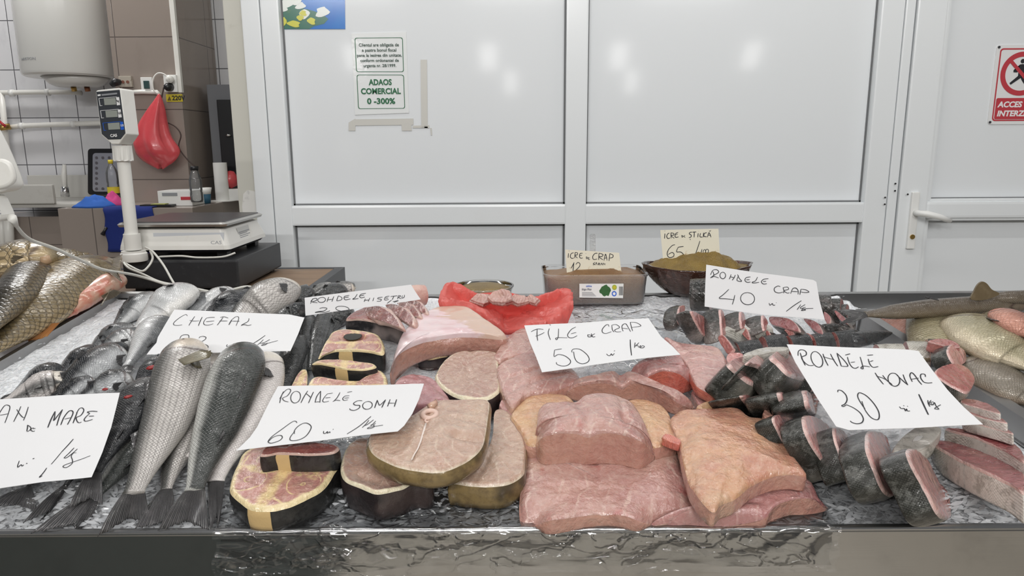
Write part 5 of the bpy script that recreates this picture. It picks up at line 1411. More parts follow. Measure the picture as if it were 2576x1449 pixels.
# ---------------------------------------------------------------- catfish and sturgeon steaks
def SL(label, zz, out, h, T, top, side=None, name='fish_steak', cat='fish steak', grooves=(), center=None, cav=None, **k):
    g = [(Z(*zz, a), b, c) for a, b, c in grooves]
    if cav: cav = (Z(*zz, [cav[0]])[0], *cav[1:])
    if center: center = Z(*zz, [center])[0]
    return slab(name, label, cat, Z(*zz, out), h, T, top, side, grooves=g, center=center, cav=cav, **k)
def bone(root, px, py, h, r, hole=True):
    c = at(px, py, h); m = m_px(c)*r; mb = MB(); vs = []; fs = []; n, q = 24, 10
    for i in range(n):
        a = 2*PI*i/n; e = BX*math.cos(a)+BY*math.sin(a)
        for j in range(q):
            b_ = 2*PI*j/q; vs.append(c+e*(m*(1+.42*math.cos(b_)))+BN*(m*.35*math.sin(b_)))
    fs = [(i*q+j, i*q+(j+1) % q, ((i+1) % n)*q+(j+1) % q, ((i+1) % n)*q+j) for i in range(n) for j in range(q)]
    mb.add(vs, fs); mb.build('backbone', m_bone, root, smooth=True)
SL('dark-rinded catfish steak at the front with a curled rosy face, under the big one', ZK, [(860,610),(900,500),(1000,430),(1250,450),(1450,600),(1530,690),(1500,742),(1395,745),(1280,792),(1130,825),(1000,778),(900,735),(866,690)], .056, .054, f_cat2, s_catd, nzz=.002, grooves=[([(1000,690),(1150,740),(1300,745)], .012, .006)], dome=-.004, ang=10)
SL('catfish steak with an olive rind, right of the dark-rinded one', ZK, [(1650,745),(1750,660),(1900,560),(1970,420),(1990,230),(2080,230),(2150,330),(2210,470),(2208,620),(2190,700),(2080,762),(1950,780),(1800,772),(1710,758)], .046, .046, f_cat, s_cato, ang=20, grooves=[([(1950,560),(1900,660),(1850,740)], .004, .002)])
K1 = SL('biggest catfish steak, lying on top with a round white backbone and olive rind', ZK, [(1068,450),(1090,390),(1200,330),(1330,290),(1400,255),(1500,190),(1560,158),(1750,150),(1915,150),(1948,185),(1935,300),(1915,430),(1880,520),(1780,602),(1640,665),(1540,682),(1440,676),(1300,650),(1180,600),(1100,545),(1066,490)], .092, .030, f_cat, s_cato, ang=0, dome=.004, flare=.035,
   grooves=[([(1545,190),(1500,270),(1480,340),(1440,480),(1380,600)], .004, .0035), ([(1700,430),(1800,450),(1860,450)], .007, .006), ([(1650,290),(1780,320),(1900,360)], .003, .002)])
bone(K1, 560+.34437*1512, 950+.34437*268, .094, 17)
bone(K1, 560+.34437*1500, 950+.34437*312, .094, 7)
mb = MB(); P = [at(560+.34437*x, 950+.34437*y, .0945) for x, y in ((1485,335),(1475,370),(1460,420),(1445,470),(1425,520),(1400,560),(1380,600))]
mb.tube(P, [.0016,.0018,.0016,.0014,.0012,.001,.0008], 8).build('white_membrane', flat('membrane', (.82,.72,.66), .25), K1, smooth=True)
mb = MB(); P = [at(560+.34437*x, 950+.34437*y, .095) for x, y in ((1505,215),(1530,205),(1550,190),(1560,165))]
mb.tube(P, [.005,.006,.005,.002], 10).build('blood_spot', m_bloody, K1, smooth=True)
SL('round catfish steak with ring marks, behind the biggest one beside the fillets', ZM, [(1858,850),(1900,760),(1960,690),(2060,632),(2200,626),(2390,640),(2415,700),(2420,800),(2432,950),(2400,1000),(2320,1045),(2190,1052),(2060,1030),(1960,980),(1885,915)], .05, .045, f_cat2, s_catd, ang=5,
   grooves=[([(2170,640),(2140,760),(2170,860),(2180,1000)], .005, .0025)])
SL('purple flap of fish meat tucked behind the catfish card', ZM, [(1500,930),(1560,860),(1680,828),(1800,855),(1870,900),(1940,980),(1990,1060),(1880,1090),(1700,1100),(1540,1010)], .045, .035, f_catp, None, dome=.004, grooves=[([(1700,840),(1800,900),(1960,1040)], .006, .003)], name='fish_piece', cat='fish piece')
SL('thick pale belly slab with white skin at the back, left of the red bag', ZM, [(1472,768,-.03),(1530,640,-.008),(1700,548),(1900,500),(2150,480),(2400,498),(2490,490,-.004),(2440,430),(2350,370),(2210,275),(2120,232),(1930,237),(1800,270),(1700,330),(1620,420,-.005),(1540,530,-.012)], .075, .048, m_wbelly, f_cut, dome=.006, flare=.03, rr=.2, topname='skin', sidename='flesh', name='fish_slab', cat='fish piece', ang=0, nzz=.0025)
SL('small dark-rinded steak peeking out under the white belly slab', ZM, [(1712,690),(1740,655),(1840,640),(1960,648),(1975,670),(1900,690),(1800,705)], .028, .026, flesh_mat('yellow_rim_flesh', (.60,.45,.24), (.5,.35,.2), (.7,.55,.35), .2, 20), s_catd)
# sturgeon
NS_ = SL('sturgeon steak with a hollow in the middle, facing the buyer, behind the others', ZM, [(835,690),(870,600),(920,515),(965,462),(1080,440),(1220,455),(1350,480),(1400,540),(1420,610),(1400,655),(1300,640),(1150,627),(1000,627),(900,655)], .05, .040, f_stu, s_stu, patch=[(852, 885)], cav=((1140,515), .026, .015, .008), ang=0, flare=.02)
hw_ = at(*Z(*ZM, [(1140,512)])[0], .048); hm_ = m_px(hw_)
hb_ = MB().lathe((0,0,0), [(0,-.004), (.9,-.002), (1,.0), (.9,.0002), (0,.0003)], 24); hb_.v = [hw_+BX*(v.x*23*hm_)+BY*(v.y*20*hm_)+BN*(v.z+.001) for v in hb_.v]
hb_.build('hollow', flat('dark_hollow', (.03,.028,.022), .5), bpy.data.objects[NS_.name], smooth=True)
SL('narrow sturgeon steak with a broad black rind, in front of the hollow one', ZM, [(780,740),(880,705),(1100,722),(1300,742),(1345,772),(1240,795),(1100,790),(960,765),(860,745)], .050, .030, f_stu, s_stu, patch=[(843, 873)])
SL('sturgeon steak half hidden behind the top edge of the catfish card', ZM, [(745,950),(800,862),(1000,885),(1250,885),(1340,802),(1400,808),(1435,860),(1445,950),(1430,1020),(1100,1060),(800,1020)], .038, .034, f_stu, s_stu, ang=0)
SL('small yellow-rimmed sturgeon piece left of the half hidden steak', ZM, [(595,960),(640,860),(690,795),(735,797),(745,870),(735,950),(710,1020),(610,1020)], .03, .028, f_stu, s_stu, center=(672,910))
SL('large front sturgeon steak with a yellow cross in its pink face', ZK, [(48,800),(70,700),(110,610),(160,530),(320,470),(600,460),(845,590),(805,700),(735,800),(640,862),(520,920),(420,950),(330,962),(200,950),(120,895),(66,845)], .042, .040, f_stu, s_stu, patch=[(622, 679)], ang=-8, nzz=.0022)
SL('small sturgeon steak with a black rind lying on the large front one', ZK, [(268,550),(330,490),(560,470),(830,485),(822,535),(700,552),(520,553),(400,548),(300,562)], .074, .034, f_stur, s_stu, patch=[(694, 727)])
# leaning slices at the back under the sturgeon card
SL('half-moon sturgeon slice with a dark and silver rind, lowest of the leaning stack', ZM, [(1078,355),(1150,290),(1300,240),(1450,300),(1560,385),(1595,432),(1480,402),(1350,375),(1200,352)], .055, .042, f_stur, s_stur, center=(1330,335))
for i, (q, T) in enumerate((([(1195,300),(1240,262),(1350,238),(1450,285),(1520,350),(1552,428),(1430,388),(1300,345)], .016), ([(1420,232),(1500,222),(1600,270),(1665,345),(1662,412),(1580,375),(1490,300)], .015), ([(1520,208),(1600,205),(1680,255),(1722,330),(1660,325),(1585,265)], .015), ([(1600,190),(1680,188),(1755,240),(1778,300),(1720,290),(1660,240)], .014))):
    SL(('second', 'third', 'fourth', 'last')[i]+' leaning red slice of the stack under the sturgeon card, counted from the dark one', ZM, q, .075, T, f_stur, s_pale, normal=V((-.6,-.35,.72)), flare=.05)
slice_('pale tail piece sticking out behind the right end of the sturgeon card', 560+.28727*1700, 700+.28727*150, .06, 215, 10, 24, 26, 40, s_pale, f_cut)
# ---------------------------------------------------------------- fillets
def FL(label, zz, out, h, T, top=None, side=None, **k): return SL(label, zz, out, h, T, top or f_fil, side or f_cut, name='fish_fillet', cat='fish fillet', sidename='cut_face', **k)
FL('pink fillet tucked against the ring-marked catfish steak, behind the others', ZE, [(150,440),(200,350),(290,240),(400,170),(560,150),(640,300),(500,400),(300,445),(210,475)], .052, .045, f_fil, dome=.006, flare=.02)
FL('flat pink fillet with a torn lower corner, left of the notched fillet', ZE, [(188,555),(222,480),(480,370),(640,370),(760,480),(900,545),(955,650),(850,685),(700,735),(560,765),(440,795),(385,850),(330,890),(285,850),(240,760),(212,660)], .058, .034, f_fil, grooves=[([(220,650),(400,610),(560,560)], .004, .003), ([(300,760),(420,700),(800,600)], .006, .003)], dome=.004)
FL('thick rosy fillet with an orange cut end, under the right part of the fillet card', ZE, [(1425,565,-.02),(1470,490,-.01),(1560,440),(1700,400),(1850,380),(1930,500),(2015,695,-.04),(1880,580,-.004),(1720,550),(1560,610,-.006),(1480,620,-.03)], .078, .048, f_fil2, f_cutr, dome=.006, rr=.08, flare=.0, flatb=True)
FL('ribbed fillet with a red lower rim, farthest right of the fillets', ZE, [(1740,240),(1850,285),(2000,310),(2200,330),(2280,400),(2312,520),(2322,640),(2312,735),(2200,770),(2120,745),(2030,692),(1980,600),(1930,500),(1850,380)], .066, .020, f_rib, f_cutr, dome=.004, ang=15)
FL('narrow pink edge of a fillet under the ribbed one', ZE, [(1995,740),(2150,760),(2312,745),(2358,800),(2330,850),(2180,865),(2060,860),(2010,800)], .040, .036, f_fil2)
FL('fillet with a deep notch in its thick front edge, in the middle of the heap', ZE, [(800,765,-.03),(900,690,-.008),(1060,658),(1200,650),(1345,685,-.006),(1450,652),(1600,682),(1750,765,-.004),(1880,840,-.012),(1998,895,-.03),(2000,868,-.028),(1850,760,-.015),(1650,650),(1480,575),(1350,560),(1200,560),(1060,600),(900,650,-.01)], .070, .040, f_fil, center=(1400,640), grooves=[([(1345,690),(1340,620),(1330,560)], .008, .010)], rr=.16, flare=.0, flatb=True)
FL('yellow-skinned fillet half under the top middle fillet, on its left', ZF, [(130,255),(250,140),(420,108),(560,140),(640,300),(500,450),(270,478),(210,400),(155,320)], .052, .040, f_skiny, dome=.006, flare=.03)
FL('yellow-skinned fillet half under the top middle fillet, on its right', ZF, [(880,200),(1000,155),(1110,158),(1240,215),(1302,330),(1335,440),(1240,475),(1120,485),(950,400)], .054, .040, f_skiny, dome=.008, flare=.03)
FL('small pinkish piece between the catfish steak and the yellow-skinned fillet', ZF, [(45,200),(100,125),(250,110),(210,220),(130,265)], .045, .040, f_fil2)
FL('brownish rim of a fillet behind the orange-skinned one', ZF, [(1465,212),(1540,172),(1640,163),(1700,178),(1712,206),(1600,235)], .052, .040, f_skiny)
FL('long flat fillet at the lower right, under the orange-skinned one', ZF, [(1120,1062,-.026),(1290,1030,-.02),(1480,900,-.008),(1600,780),(1900,700),(2150,680),(2285,730),(2345,850,-.008),(2412,940,-.026),(2300,864),(2150,872),(2018,922),(1960,1000,-.010),(1800,1042,-.02),(1570,1076,-.027),(1400,1062,-.026)], .034, .031, f_fil2, rr=.1, center=(1850,860), flare=.0, grooves=[([(1700,900),(1900,880),(2000,930)], .008, .004)], flatb=True)
FL('large flat fillet at the front above the steel edge', ZF, [(238,500,-.005),(330,520),(700,520),(1170,478),(1290,450),(1328,505),(1352,620,-.005),(1402,730,-.01),(1472,860,-.018),(1490,975,-.024),(1300,1008,-.024),(1180,1045,-.026),(1060,1015,-.006),(930,972),(800,962),(600,985),(400,1012),(285,1062,-.026),(205,1055,-.026),(195,900,-.012),(218,650,-.008)], .032, .029, f_fil, rr=.15, flare=.006, nzz=.003, grooves=[([(735,600),(750,720),(785,830),(812,990)], .006, .004), ([(470,590),(445,720),(470,880),(492,1000)], .004, .0025), ([(860,700),(900,780),(930,850)], .004, .004), ([(1250,600),(1290,740),(1480,960)], .005, .003)], dome=.003, flatb=True)
FL('thick fillet lying topmost in the middle of the heap', ZF, [(288,485,-.05),(303,400,-.03),(318,330,-.012),(340,205,-.012),(480,165),(600,165,-.006),(680,115),(820,103),(930,133),(1010,180,-.008),(1080,285,-.012),(1120,380,-.018),(1150,480,-.03),(1168,556,-.05),(1080,455,-.008),(930,398),(800,385),(690,408,-.004),(560,388),(420,398),(340,430,-.012)], .088, .060, f_fil, rr=.06, flare=.004, nzz=.003, dome=.008, grooves=[([(600,165),(660,260),(690,340),(690,410)], .008, .004), ([(920,150),(940,260),(960,350)], .004, .004), ([(950,290),(965,300)], .006, .010)], center=(700,300), flatb=True)
FL('fillet with shiny orange skin side up, right of the topmost one', ZF, [(1282,290),(1340,225),(1500,212),(1740,208),(1850,268),(1960,280),(2030,340),(2100,450),(2182,570),(2244,650),(2258,694),(2150,682),(2000,702),(1860,765),(1750,852),(1650,892),(1590,952),(1500,872),(1430,762),(1378,600),(1340,430)], .068, .030, f_skin, f_cut, rr=.16, flare=.006, nzz=.0035, dome=.008, topname='skin', grooves=[([(1330,250),(1370,400),(1400,560),(1440,740)], .010, .005)])
FL('small strip of red meat beside the orange-skinned fillet', ZF, [(1218,432),(1250,410),(1345,440),(1338,480),(1250,452)], .066, .012, f_cutr, f_cutr)
FL('ragged scrap of pale fish meat behind the orange-skinned fillet', ZF, [(1945,270),(1960,220),(1985,215),(2000,260),(2060,330),(2085,400),(2060,410),(2010,340)], .078, .02, f_cut, f_cut, nzz=.006)
# ---------------------------------------------------------------- silver carp slices, lower right
A1 = V((.8,-.35,.5)); A2 = V((.62,-.1,.78)); A3 = V((.85,-.3,.3)); A4 = V((-.05,.12,1))
o_ = ('first', 'second', 'third', 'fourth', 'fifth')
FR = [([(395,500),(450,478),(530,515),(545,560),(520,620),(470,650),(430,580)], .060, .030),
      ([(578,498),(630,484),(715,535),(760,640),(782,760),(758,850),(700,765),(640,680),(592,590)], .060, .036),
      ([(762,565),(805,568),(855,640),(885,740),(872,865),(835,815),(795,700)], .058, .036),
      ([(965,610),(990,572),(1060,598),(1095,680),(1115,780),(1135,950),(1092,962),(1040,890),(990,760),(962,680)], .072, .040),
      ([(1210,692),(1262,690),(1330,770),(1385,880),(1440,1000),(1466,1092),(1430,1106),(1380,1060),(1300,900),(1235,780)], .074, .038)]
for i, (q, h, T) in enumerate(FR):
    SL(o_[i]+' leaning silver carp slice from the left in the front row on bare ice', ZG, q, h, T, f_nov, m_nov, normal=A1, name='carp_slice', cat='fish slice', flare=.01)
for i, q in enumerate(([(130,165),(230,130),(300,200),(332,302),(270,290),(185,225)], [(240,165),(290,125),(380,110),(442,190),(458,255),(390,240),(305,185)], [(385,120),(480,88),(560,195),(595,262),(500,235),(430,172)])):
    SL(o_[i]+' slice from the left at the top left corner of the silver carp card', ZG, q, .075, .060, f_nov, m_nov, normal=A2, name='carp_slice', cat='fish slice', flare=.02)
SL('white belly strip of silver carp at the top left corner of the silver carp card', ZG, [(215,118),(330,80),(470,76),(480,95),(380,112),(280,125)], .085, .02, m_novw, m_novw, name='carp_slice', cat='fish slice')
for i, q in enumerate(([(215,365),(262,370),(312,430),(328,492),(290,472),(240,412)], [(440,345),(482,370),(522,450),(537,507),(500,492),(460,420)], [(590,335),(622,370),(652,440),(648,482),(612,442)])):
    SL(o_[i]+' dark silver carp slice from the left in the low row behind the orange-skinned fillet', ZG, q, .040, .055, f_nov, m_nov, normal=A3, name='carp_slice', cat='fish slice', flare=.02)
SL('pale silvery belly piece under the lower edge of the silver carp card', ZG, [(1110,690),(1180,600),(1280,550),(1400,560),(1360,640),(1270,690),(1190,700)], .05, .03, m_novw, m_novw, name='carp_slice', cat='fish slice')
for i, (q, h, T) in enumerate((([(1525,385),(1620,395),(1712,432),(1752,472),(1640,445),(1530,415)], .085, .016), ([(1525,440),(1640,455),(1742,488),(1795,532),(1680,508),(1550,468)], .085, .016),
      ([(1525,502),(1640,508),(1762,543),(1832,592),(1720,562),(1590,528)], .082, .018), ([(1420,560),(1545,565),(1700,590),(1850,660),(1900,725),(1900,762),(1800,700),(1650,632)], .075, .034),
      ([(1335,640),(1420,628),(1600,678),(1800,770),(1905,845),(1898,942),(1800,882),(1600,792),(1450,712)], .065, .042))):
    SL(('farthest', 'second', 'third', 'fourth', 'nearest')[i]+' white-skinned slice of the fan right of the silver carp card'+(', counted from the back' if 0 < i < 4 else ''), ZG, q, h, T, f_cavr, m_novw, normal=A4, name='carp_slice', cat='fish slice', flare=.01, nzz=.002, dome=-.004)
SL('round red-faced silver carp slice at the right edge of the card', ZG, [(1368,232),(1400,190),(1480,173),(1560,200),(1602,260),(1592,312),(1552,352),(1450,300)], .09, .03, f_red, m_nov, normal=V((.3,-.35,.85)), name='carp_slice', cat='fish slice')
SL('dark mottled silver carp slice under the round red-faced one', ZG, [(1390,262),(1480,268),(1530,300),(1545,345),(1480,330),(1410,300)], .085, .055, m_nov, m_nov, name='carp_slice', cat='fish slice')
SL('pale pink end face of a carp slice in front of the bream', ZG, [(1470,60),(1540,100),(1552,160),(1510,192),(1470,170),(1440,100)], .09, .03, f_nov, m_nov, normal=V((.6,-.5,.5)), name='carp_slice', cat='fish slice')
slice_('dark grey carp slice lying above the right corner of the silver carp card', 1780+.42027*1385, 840+.42027*112, .07, -18, 8, 45, 32, 50, m_gry, f_nov, cat='fish slice', name='carp_slice')
slice_('spotted white carp slice peeking over the top edge of the silver carp card', 1780+.42027*1255, 840+.42027*118, .06, -14, 8, 40, 30, 48, m_novw, f_nov, cat='fish slice', name='carp_slice')
slice_('white-backed carp slice just over the middle of the silver carp card', 1780+.42027*1090, 840+.42027*125, .055, -8, 5, 34, 26, 60, m_novw, f_nov, cat='fish slice', name='carp_slice')
# ---------------------------------------------------------------- mottled carp slices, upper right
def RS(label, x, y, h, az, lean, a, b, T, skin=None, fl=None, **k):
    slice_(label, 1600+.27174*x, 640+.27174*y, h, az, lean, a, b, T, skin or m_crp, fl or f_red, name='carp_slice', cat='fish slice', **k)
RS('dark carp head end behind the left edge of the carp card', 600, 370, .05, -20, 10, 40, 40, 46)
A5 = V((.8,-.4,.4)); A6 = V((-.7,-.3,.6))
for i, (q, T) in enumerate((([(388,560),(415,478),(455,478),(448,560),(440,650),(405,640)], .034), ([(515,520),(600,555),(645,600),(682,715),(694,782),(635,745),(575,655),(535,580)], .034), ([(785,505),(815,545),(838,640),(834,742),(812,775),(800,690),(790,590)], .040), ([(975,530),(1008,555),(1016,620),(1000,690),(980,640)], .042), ([(1180,560),(1210,600),(1220,650),(1200,710),(1182,640)], .042))):
    SL(o_[i]+' mottled carp slice from the left in the row below the carp card', ZD, q, .072, T, f_red, m_crp, normal=A5, name='carp_slice', cat='fish slice', flare=.12)
for i, (q, T) in enumerate((([(1225,575),(1330,575),(1430,600),(1490,655),(1510,712),(1420,700),(1330,668),(1245,640)], .045), ([(1550,595),(1645,612),(1700,660),(1728,748),(1660,712),(1595,655)], .034), ([(1735,525),(1785,560),(1800,605),(1782,650),(1748,610)], .030), ([(1835,515),(1885,543),(1935,590),(1958,645),(1900,618),(1855,568)], .028))):
    SL(('first', 'second', 'third', 'last')[i]+' dark red mottled slice from the middle of the carp row towards the tray', ZD, q, .068, T, f_cavr, m_crp, normal=A6, name='carp_slice', cat='fish slice', flare=.06)
SL('dark mottled heap end of the carp row just left of the forked tail', ZD, [(1900,560),(1990,570),(2040,620),(2010,660),(1930,650)], .05, .035, m_crp, m_crp, name='carp_slice', cat='fish slice')
RS('mottled piece of carp behind the right end of the carp card', 1740, 470, .07, -15, 5, 30, 26, 30)
RS('dark mottled carp slice right of the carp card, beside the tray corner', 1840, 520, .055, -30, 15, 34, 30, 34)
RS('dark mottled carp slice right behind the forked tail tip', 1905, 560, .05, -30, 15, 30, 26, 28)
SL('white belly piece lying among the mottled carp slices', ZD, [(825,695),(850,645),(1000,615),(1200,640),(1270,685),(1150,695),(1000,690)], .065, .03, m_novw, m_novw, name='carp_slice', cat='fish slice')
for i, (q, T) in enumerate((([(755,765),(790,738),(842,790),(885,850),(902,885),(850,925),(808,870),(775,820)], .050), ([(952,685),(1000,672),(1034,720),(1048,798),(1005,765),(968,722)], .050), ([(1190,690),(1226,716),(1248,785),(1215,758)], .044), ([(1368,695),(1430,688),(1462,740),(1458,795),(1420,765),(1390,722)], .044), ([(1572,728),(1612,742),(1628,798),(1594,775)], .040))):
    SL(o_[i]+' slice from the left in the narrow carp row above the grey tail', ZD, q, .058, T, f_red, m_crp, normal=V((-.75,-.45,.42)), name='carp_slice', cat='fish slice', flare=.10)
for i, (x, y, T, b) in enumerate(((1030,875,60,20), (1275,830,54,22), (1500,828,50,23), (1710,822,52,25), (1920,805,52,27))):
    RS(o_[i]+' smooth grey slice from the left along the top edge of the silver carp card', x, y, .045, 8, 3, 28, b, T, m_gry, f_red)
SL('pale rosy fish end left of the grey slices beside the ribbed fillet', ZD, [(835,960),(860,915),(950,905),(1000,935),(930,1000),(870,1030)], .05, .04, f_nov, m_nov, name='carp_slice', cat='fish slice')
fish('pointed grey tail end of the sliced carp in front of the right tray', Z(*ZD, [(1980,800),(2120,775),(2260,745),(2368,722)]), 40, m_gry, 'cone', .75, back=90, lift=.035, tail=False, eye=False, pec=False, dors=False, name='carp_tail', cat='fish tail')
fish('black and white tail piece above the pointed grey tail', Z(*ZD, [(1750,690),(1850,680),(1960,700),(2090,728)]), 24, m_crp, 'cone', .7, back=90, lift=.045, tail=False, eye=False, pec=False, dors=False, name='carp_tail', cat='fish tail')
# ---------------------------------------------------------------- right tray with whole fish
c0 = at(2152, 778, .045); c0 = c0; c1 = at(2300, 872, .045); c2 = at(2620, 1082, .045); cR = at(2700, 772, .045)
t = thing('fish_tray', 'grey steel tray full of whole fish at the right edge', 'tray', at(2400, 900, .0))
mb = MB()
def bar(mb, a, b, hgt, th):
    d = (b-a).normalized(); s = BN.cross(d).normalized()*th
    mb.add([a-BN*hgt, b-BN*hgt, b-BN*hgt+s, a-BN*hgt+s, a, b, b+s, a+s], [(0,3,2,1),(4,5,6,7),(0,1,5,4),(1,2,6,5),(2,3,7,6),(3,0,4,7)])
bar(mb, c2, c0, .045, -.026); bar(mb, c0, cR, .045, -.02)
mb.build('rim', m_tray, t)
f0 = [p - BN*.043 for p in (c0, c2, c2+V((.3,0,0)), cR)]
MB().prism(f0, BN*.004).build('floor_sheet', m_tray, t)
fish('long brown fish with a forked tail lying over the back rim of the right tray', Z(*ZH, [(2900,340),(2500,370),(2000,395),(1500,430),(1150,465),(960,485),(790,495)]), 42, m_pike, 'long', .8, back=80, lift=.075, tail=[(2105,782,.09), (2140,798,.085), (2108,815,.08)], dors=False, pec=False)
t = fish('grey-brown fish at the back of the right tray with one fin standing up', Z(*ZH, [(2950,300),(2600,300),(2300,310),(2100,330)]), 30, m_pike, 'long', .8, back=90, lift=.095, tail=False, dors=False, pec=False)
yf = at(*Z(*ZH, [(2140,320)])[0], .115).y
pf_ = [atY(x, y, yf) for x, y in crom(Z(*ZH, [(1985,330),(2020,230),(2060,160),(2110,128),(2160,150),(2215,215),(2300,268),(2150,330)]), 40, True)]
fo_ = MB().prism(pf_, (0, .004, 0)).build('upright_fin', m_fin_br, t)
t2 = t
loose_fan('fin_tip', t, *[Z(*ZH, [q])[0] for q in ((1600,320), (1620,340), (1470,303))], (.125, .13), m_fin, .3)
fish('reddish fish in the left corner of the right tray under the brown one', Z(*ZH, [(960,500),(1100,590),(1240,700),(1400,850)]), 56, m_redf, 'stub', .5, back=0, lift=.02, tail=False, eye=False, pec=True, dors=False)
fish('deep-bodied yellowish bream without its head in the right tray', Z(*ZH, [(1590,455),(1590,540),(1580,660),(1590,800),(1600,860)]), 124, m_bream, 'stub', .3, back=0, lift=.045, tail=False, eye=False, pec=False, dors=False)
SL('rosy cut end of the bream above the dark grey carp slice', ZH, [(1500,790),(1620,765),(1760,790),(1860,850),(1780,860),(1620,830)], .10, .02, f_red, f_red, name='fish_piece', cat='fish piece')
fish('large olive carp with fine scales lying across the right tray', Z(*ZH, [(1890,545),(2080,690),(2330,850),(2600,1000),(2900,1150)]), 118, m_bighead, 'carp', .45, back=190, lift=.055, tail=False, eye=False, dors=False)
fish('grey-brown carp lying lowest along the edge of the right tray', Z(*ZH, [(1880,1030),(2100,1130),(2400,1290),(2700,1440),(2950,1560)]), 88, m_greyc, 'carp', .5, back=160, lift=.03, tail=False, eye=False, dors=False, pec=False)
fish('pink-bellied fish at the right edge with its snout to the left', Z(*ZH, [(2320,475),(2440,560),(2640,680),(2900,820)]), 56, m_redf, 'carp', .5, back=150, lift=.10, tail=False, dors=False, pec=False, eyeu=.1)
fish('yellowish fish back showing between the olive carp and the pink-bellied fish', Z(*ZH, [(2150,520),(2300,550),(2500,600)]), 36, m_bream, 'carp', .5, back=90, lift=.075, tail=False, eye=False, dors=False, pec=False)
# ---------------------------------------------------------------- roe box, bowl, bag
b = NB('roe'); v = b.obj(); vo = b.voro(v, 420); n = b.noise(v, 25, 5)
def roe_mat(nm, c1, c2):
    b = NB(nm); v = b.obj(); vo = b.voro(v, 480); n = b.noise(v, 25, 5)
    return b.done(b.mix(b.step(n, .3, .7), c1, c2), .35, 0, b.bump(b.noise(v, 60, 4), .004, .6, b.bump(vo, .002, .8)), Subsurface_Weight=.1, Subsurface_Radius=(.004,.002,.001))
m_roe = roe_mat('brown_roe', (.20,.105,.045), (.26,.14,.055)); m_roeo = roe_mat('olive_roe', (.155,.095,.015), (.24,.155,.03))
m_tub = film_mat('clear_tub', (.94,.95,.96), .0005, 8, .6, .14)
pf = at(1500, 767, .010); Yb = pf.y; zb0 = pf.z; m0 = m_px(pf)
wb, wt = 250*m0/2, 266*m0/2; xc = at(1500, 767, .01).x; zh = atY(1500, 692, Yb).z-zb0; DB = .15
t = thing('roe_box', 'clear plastic box of brown carp roe with a printed food label', 'box', (xc, Yb+DB/2, zb0))
def rect_ring(hw, dep, z, r=.03): 
    return (xc-hw, Yb+DB/2-dep/2, xc+hw, Yb+DB/2+dep/2, z)
vs, fs = loft([rect_ring(wb, DB-.008, zb0), rect_ring(wb*1.01, DB-.006, zb0+.004), rect_ring(wt*.985, DB, zb0+zh-.006), rect_ring(wt, DB+.008, zb0+zh-.005), rect_ring(wt, DB+.008, zb0+zh), rect_ring(wt*.98, DB-.002, zb0+zh)], .028)
fs = fs[:-1]
edge_smooth(mk('tub', vs, fs, m_tub, t, smooth=False), 40)
vs, fs = loft([rect_ring(wb*.985, DB-.014, zb0+.003), rect_ring(wt*.955, DB-.012, zb0+zh*.84)], .026); fs = fs[:-1]
n0 = len(vs)
ring0 = vs[-20:]; cz = zb0+zh*.84; R8 = 10
for k in range(1, R8+1):
    s = 1-k/R8
    for p in ring0:
        q = V((xc+(p[0]-xc)*s, Yb+DB/2+(p[1]-Yb-DB/2)*s, cz)); q.z += .016*(1-s*s)+.006*noise.noise(V((q.x*40, q.y*40, 1)))+.010*noise.noise(V((q.x*14, q.y*14, 4)))*(1-s**3)
        vs.append(q)
for k in range(R8):
    for j in range(20): a_ = n0-20+k*20; fs.append((a_+j, a_+(j+1) % 20, a_+20+(j+1) % 20, a_+20+j))
mk('roe', vs, fs, m_roe, t)
lab = [atY(x, y, Yb-.0) for x, y in Z(*ZR, [(1185,483),(1537,483),(1530,598),(1185,592)])]
yl = Yb-.003
def L_(x, y, d=0.0): return atY(*Z(*ZR, [(x, y)])[0], yl-d)
MB().prism([L_(x, y) for x, y in ((1186,484),(1535,483),(1531,597),(1186,592))], (0, .0015, 0)).build('label', m_white2, t)
lb = bpy.data.objects['label']
MB().prism([L_(x+w_*math.cos(k*PI/9)*(1+.15*math.sin(5*k)), y+h_*math.sin(k*PI/9)*(1+.15*math.cos(4*k)), .0005) for x, y, w_, h_ in ((1392,538,44,44),) for k in range(18)], (0, .0004, 0)).build('broccoli_picture', worn('broccoli', (.03,.12,.03), .5, (.01,.03,.01), .8, 120), lb)
for x, y, c2 in ((1463,512, flat('lime_print', (.35,.45,.05), .5)), (1461,562, m_blue_print)):
    MB().prism([L_(x+19*math.cos(k*PI/12), y+21*math.sin(k*PI/12), .0005) for k in range(24)], (0, .0004, 0)).build('seal_mark', c2, lb)
    MB().prism([L_(x+11*math.cos(k*PI/12), y+12*math.sin(k*PI/12), .0009) for k in range(24)], (0, .0004, 0)).build('seal_mark', m_yellow if y < 540 else m_white_print, lb)
mb = MB()
for k in range(9):
    x = 1500+k*3.6; mb.prism([L_(x, 505, .0005), L_(x+(1.4 if k % 3 else 2.2), 505, .0005), L_(x+(1.4 if k % 3 else 2.2), 575, .0005), L_(x, 575, .0005)], (0, .0003, 0))
mb.build('bar_code', m_ink, lb)
mb = MB()
for k in range(5): mb.prism([L_(1207, 550+k*7, .0005), L_(1290+(k*37) % 30, 550+k*7, .0005), L_(1290+(k*37) % 30, 553+k*7, .0005), L_(1207, 553+k*7, .0005)], (0, .0003, 0))
mb.build('fine_print', m_grey_print, lb)
text('frigo Plus', 'lettering', L_(1206, 534, .0008), (1,0,0), (0,0,1), 20*.31832*m0, m_grey_print, lb, bold=.0003)
text('stilina', 'lettering', L_(1238, 508, .0008), (1,0,0), (0,0,1), 20*.31832*m0, m_blue_print, lb)
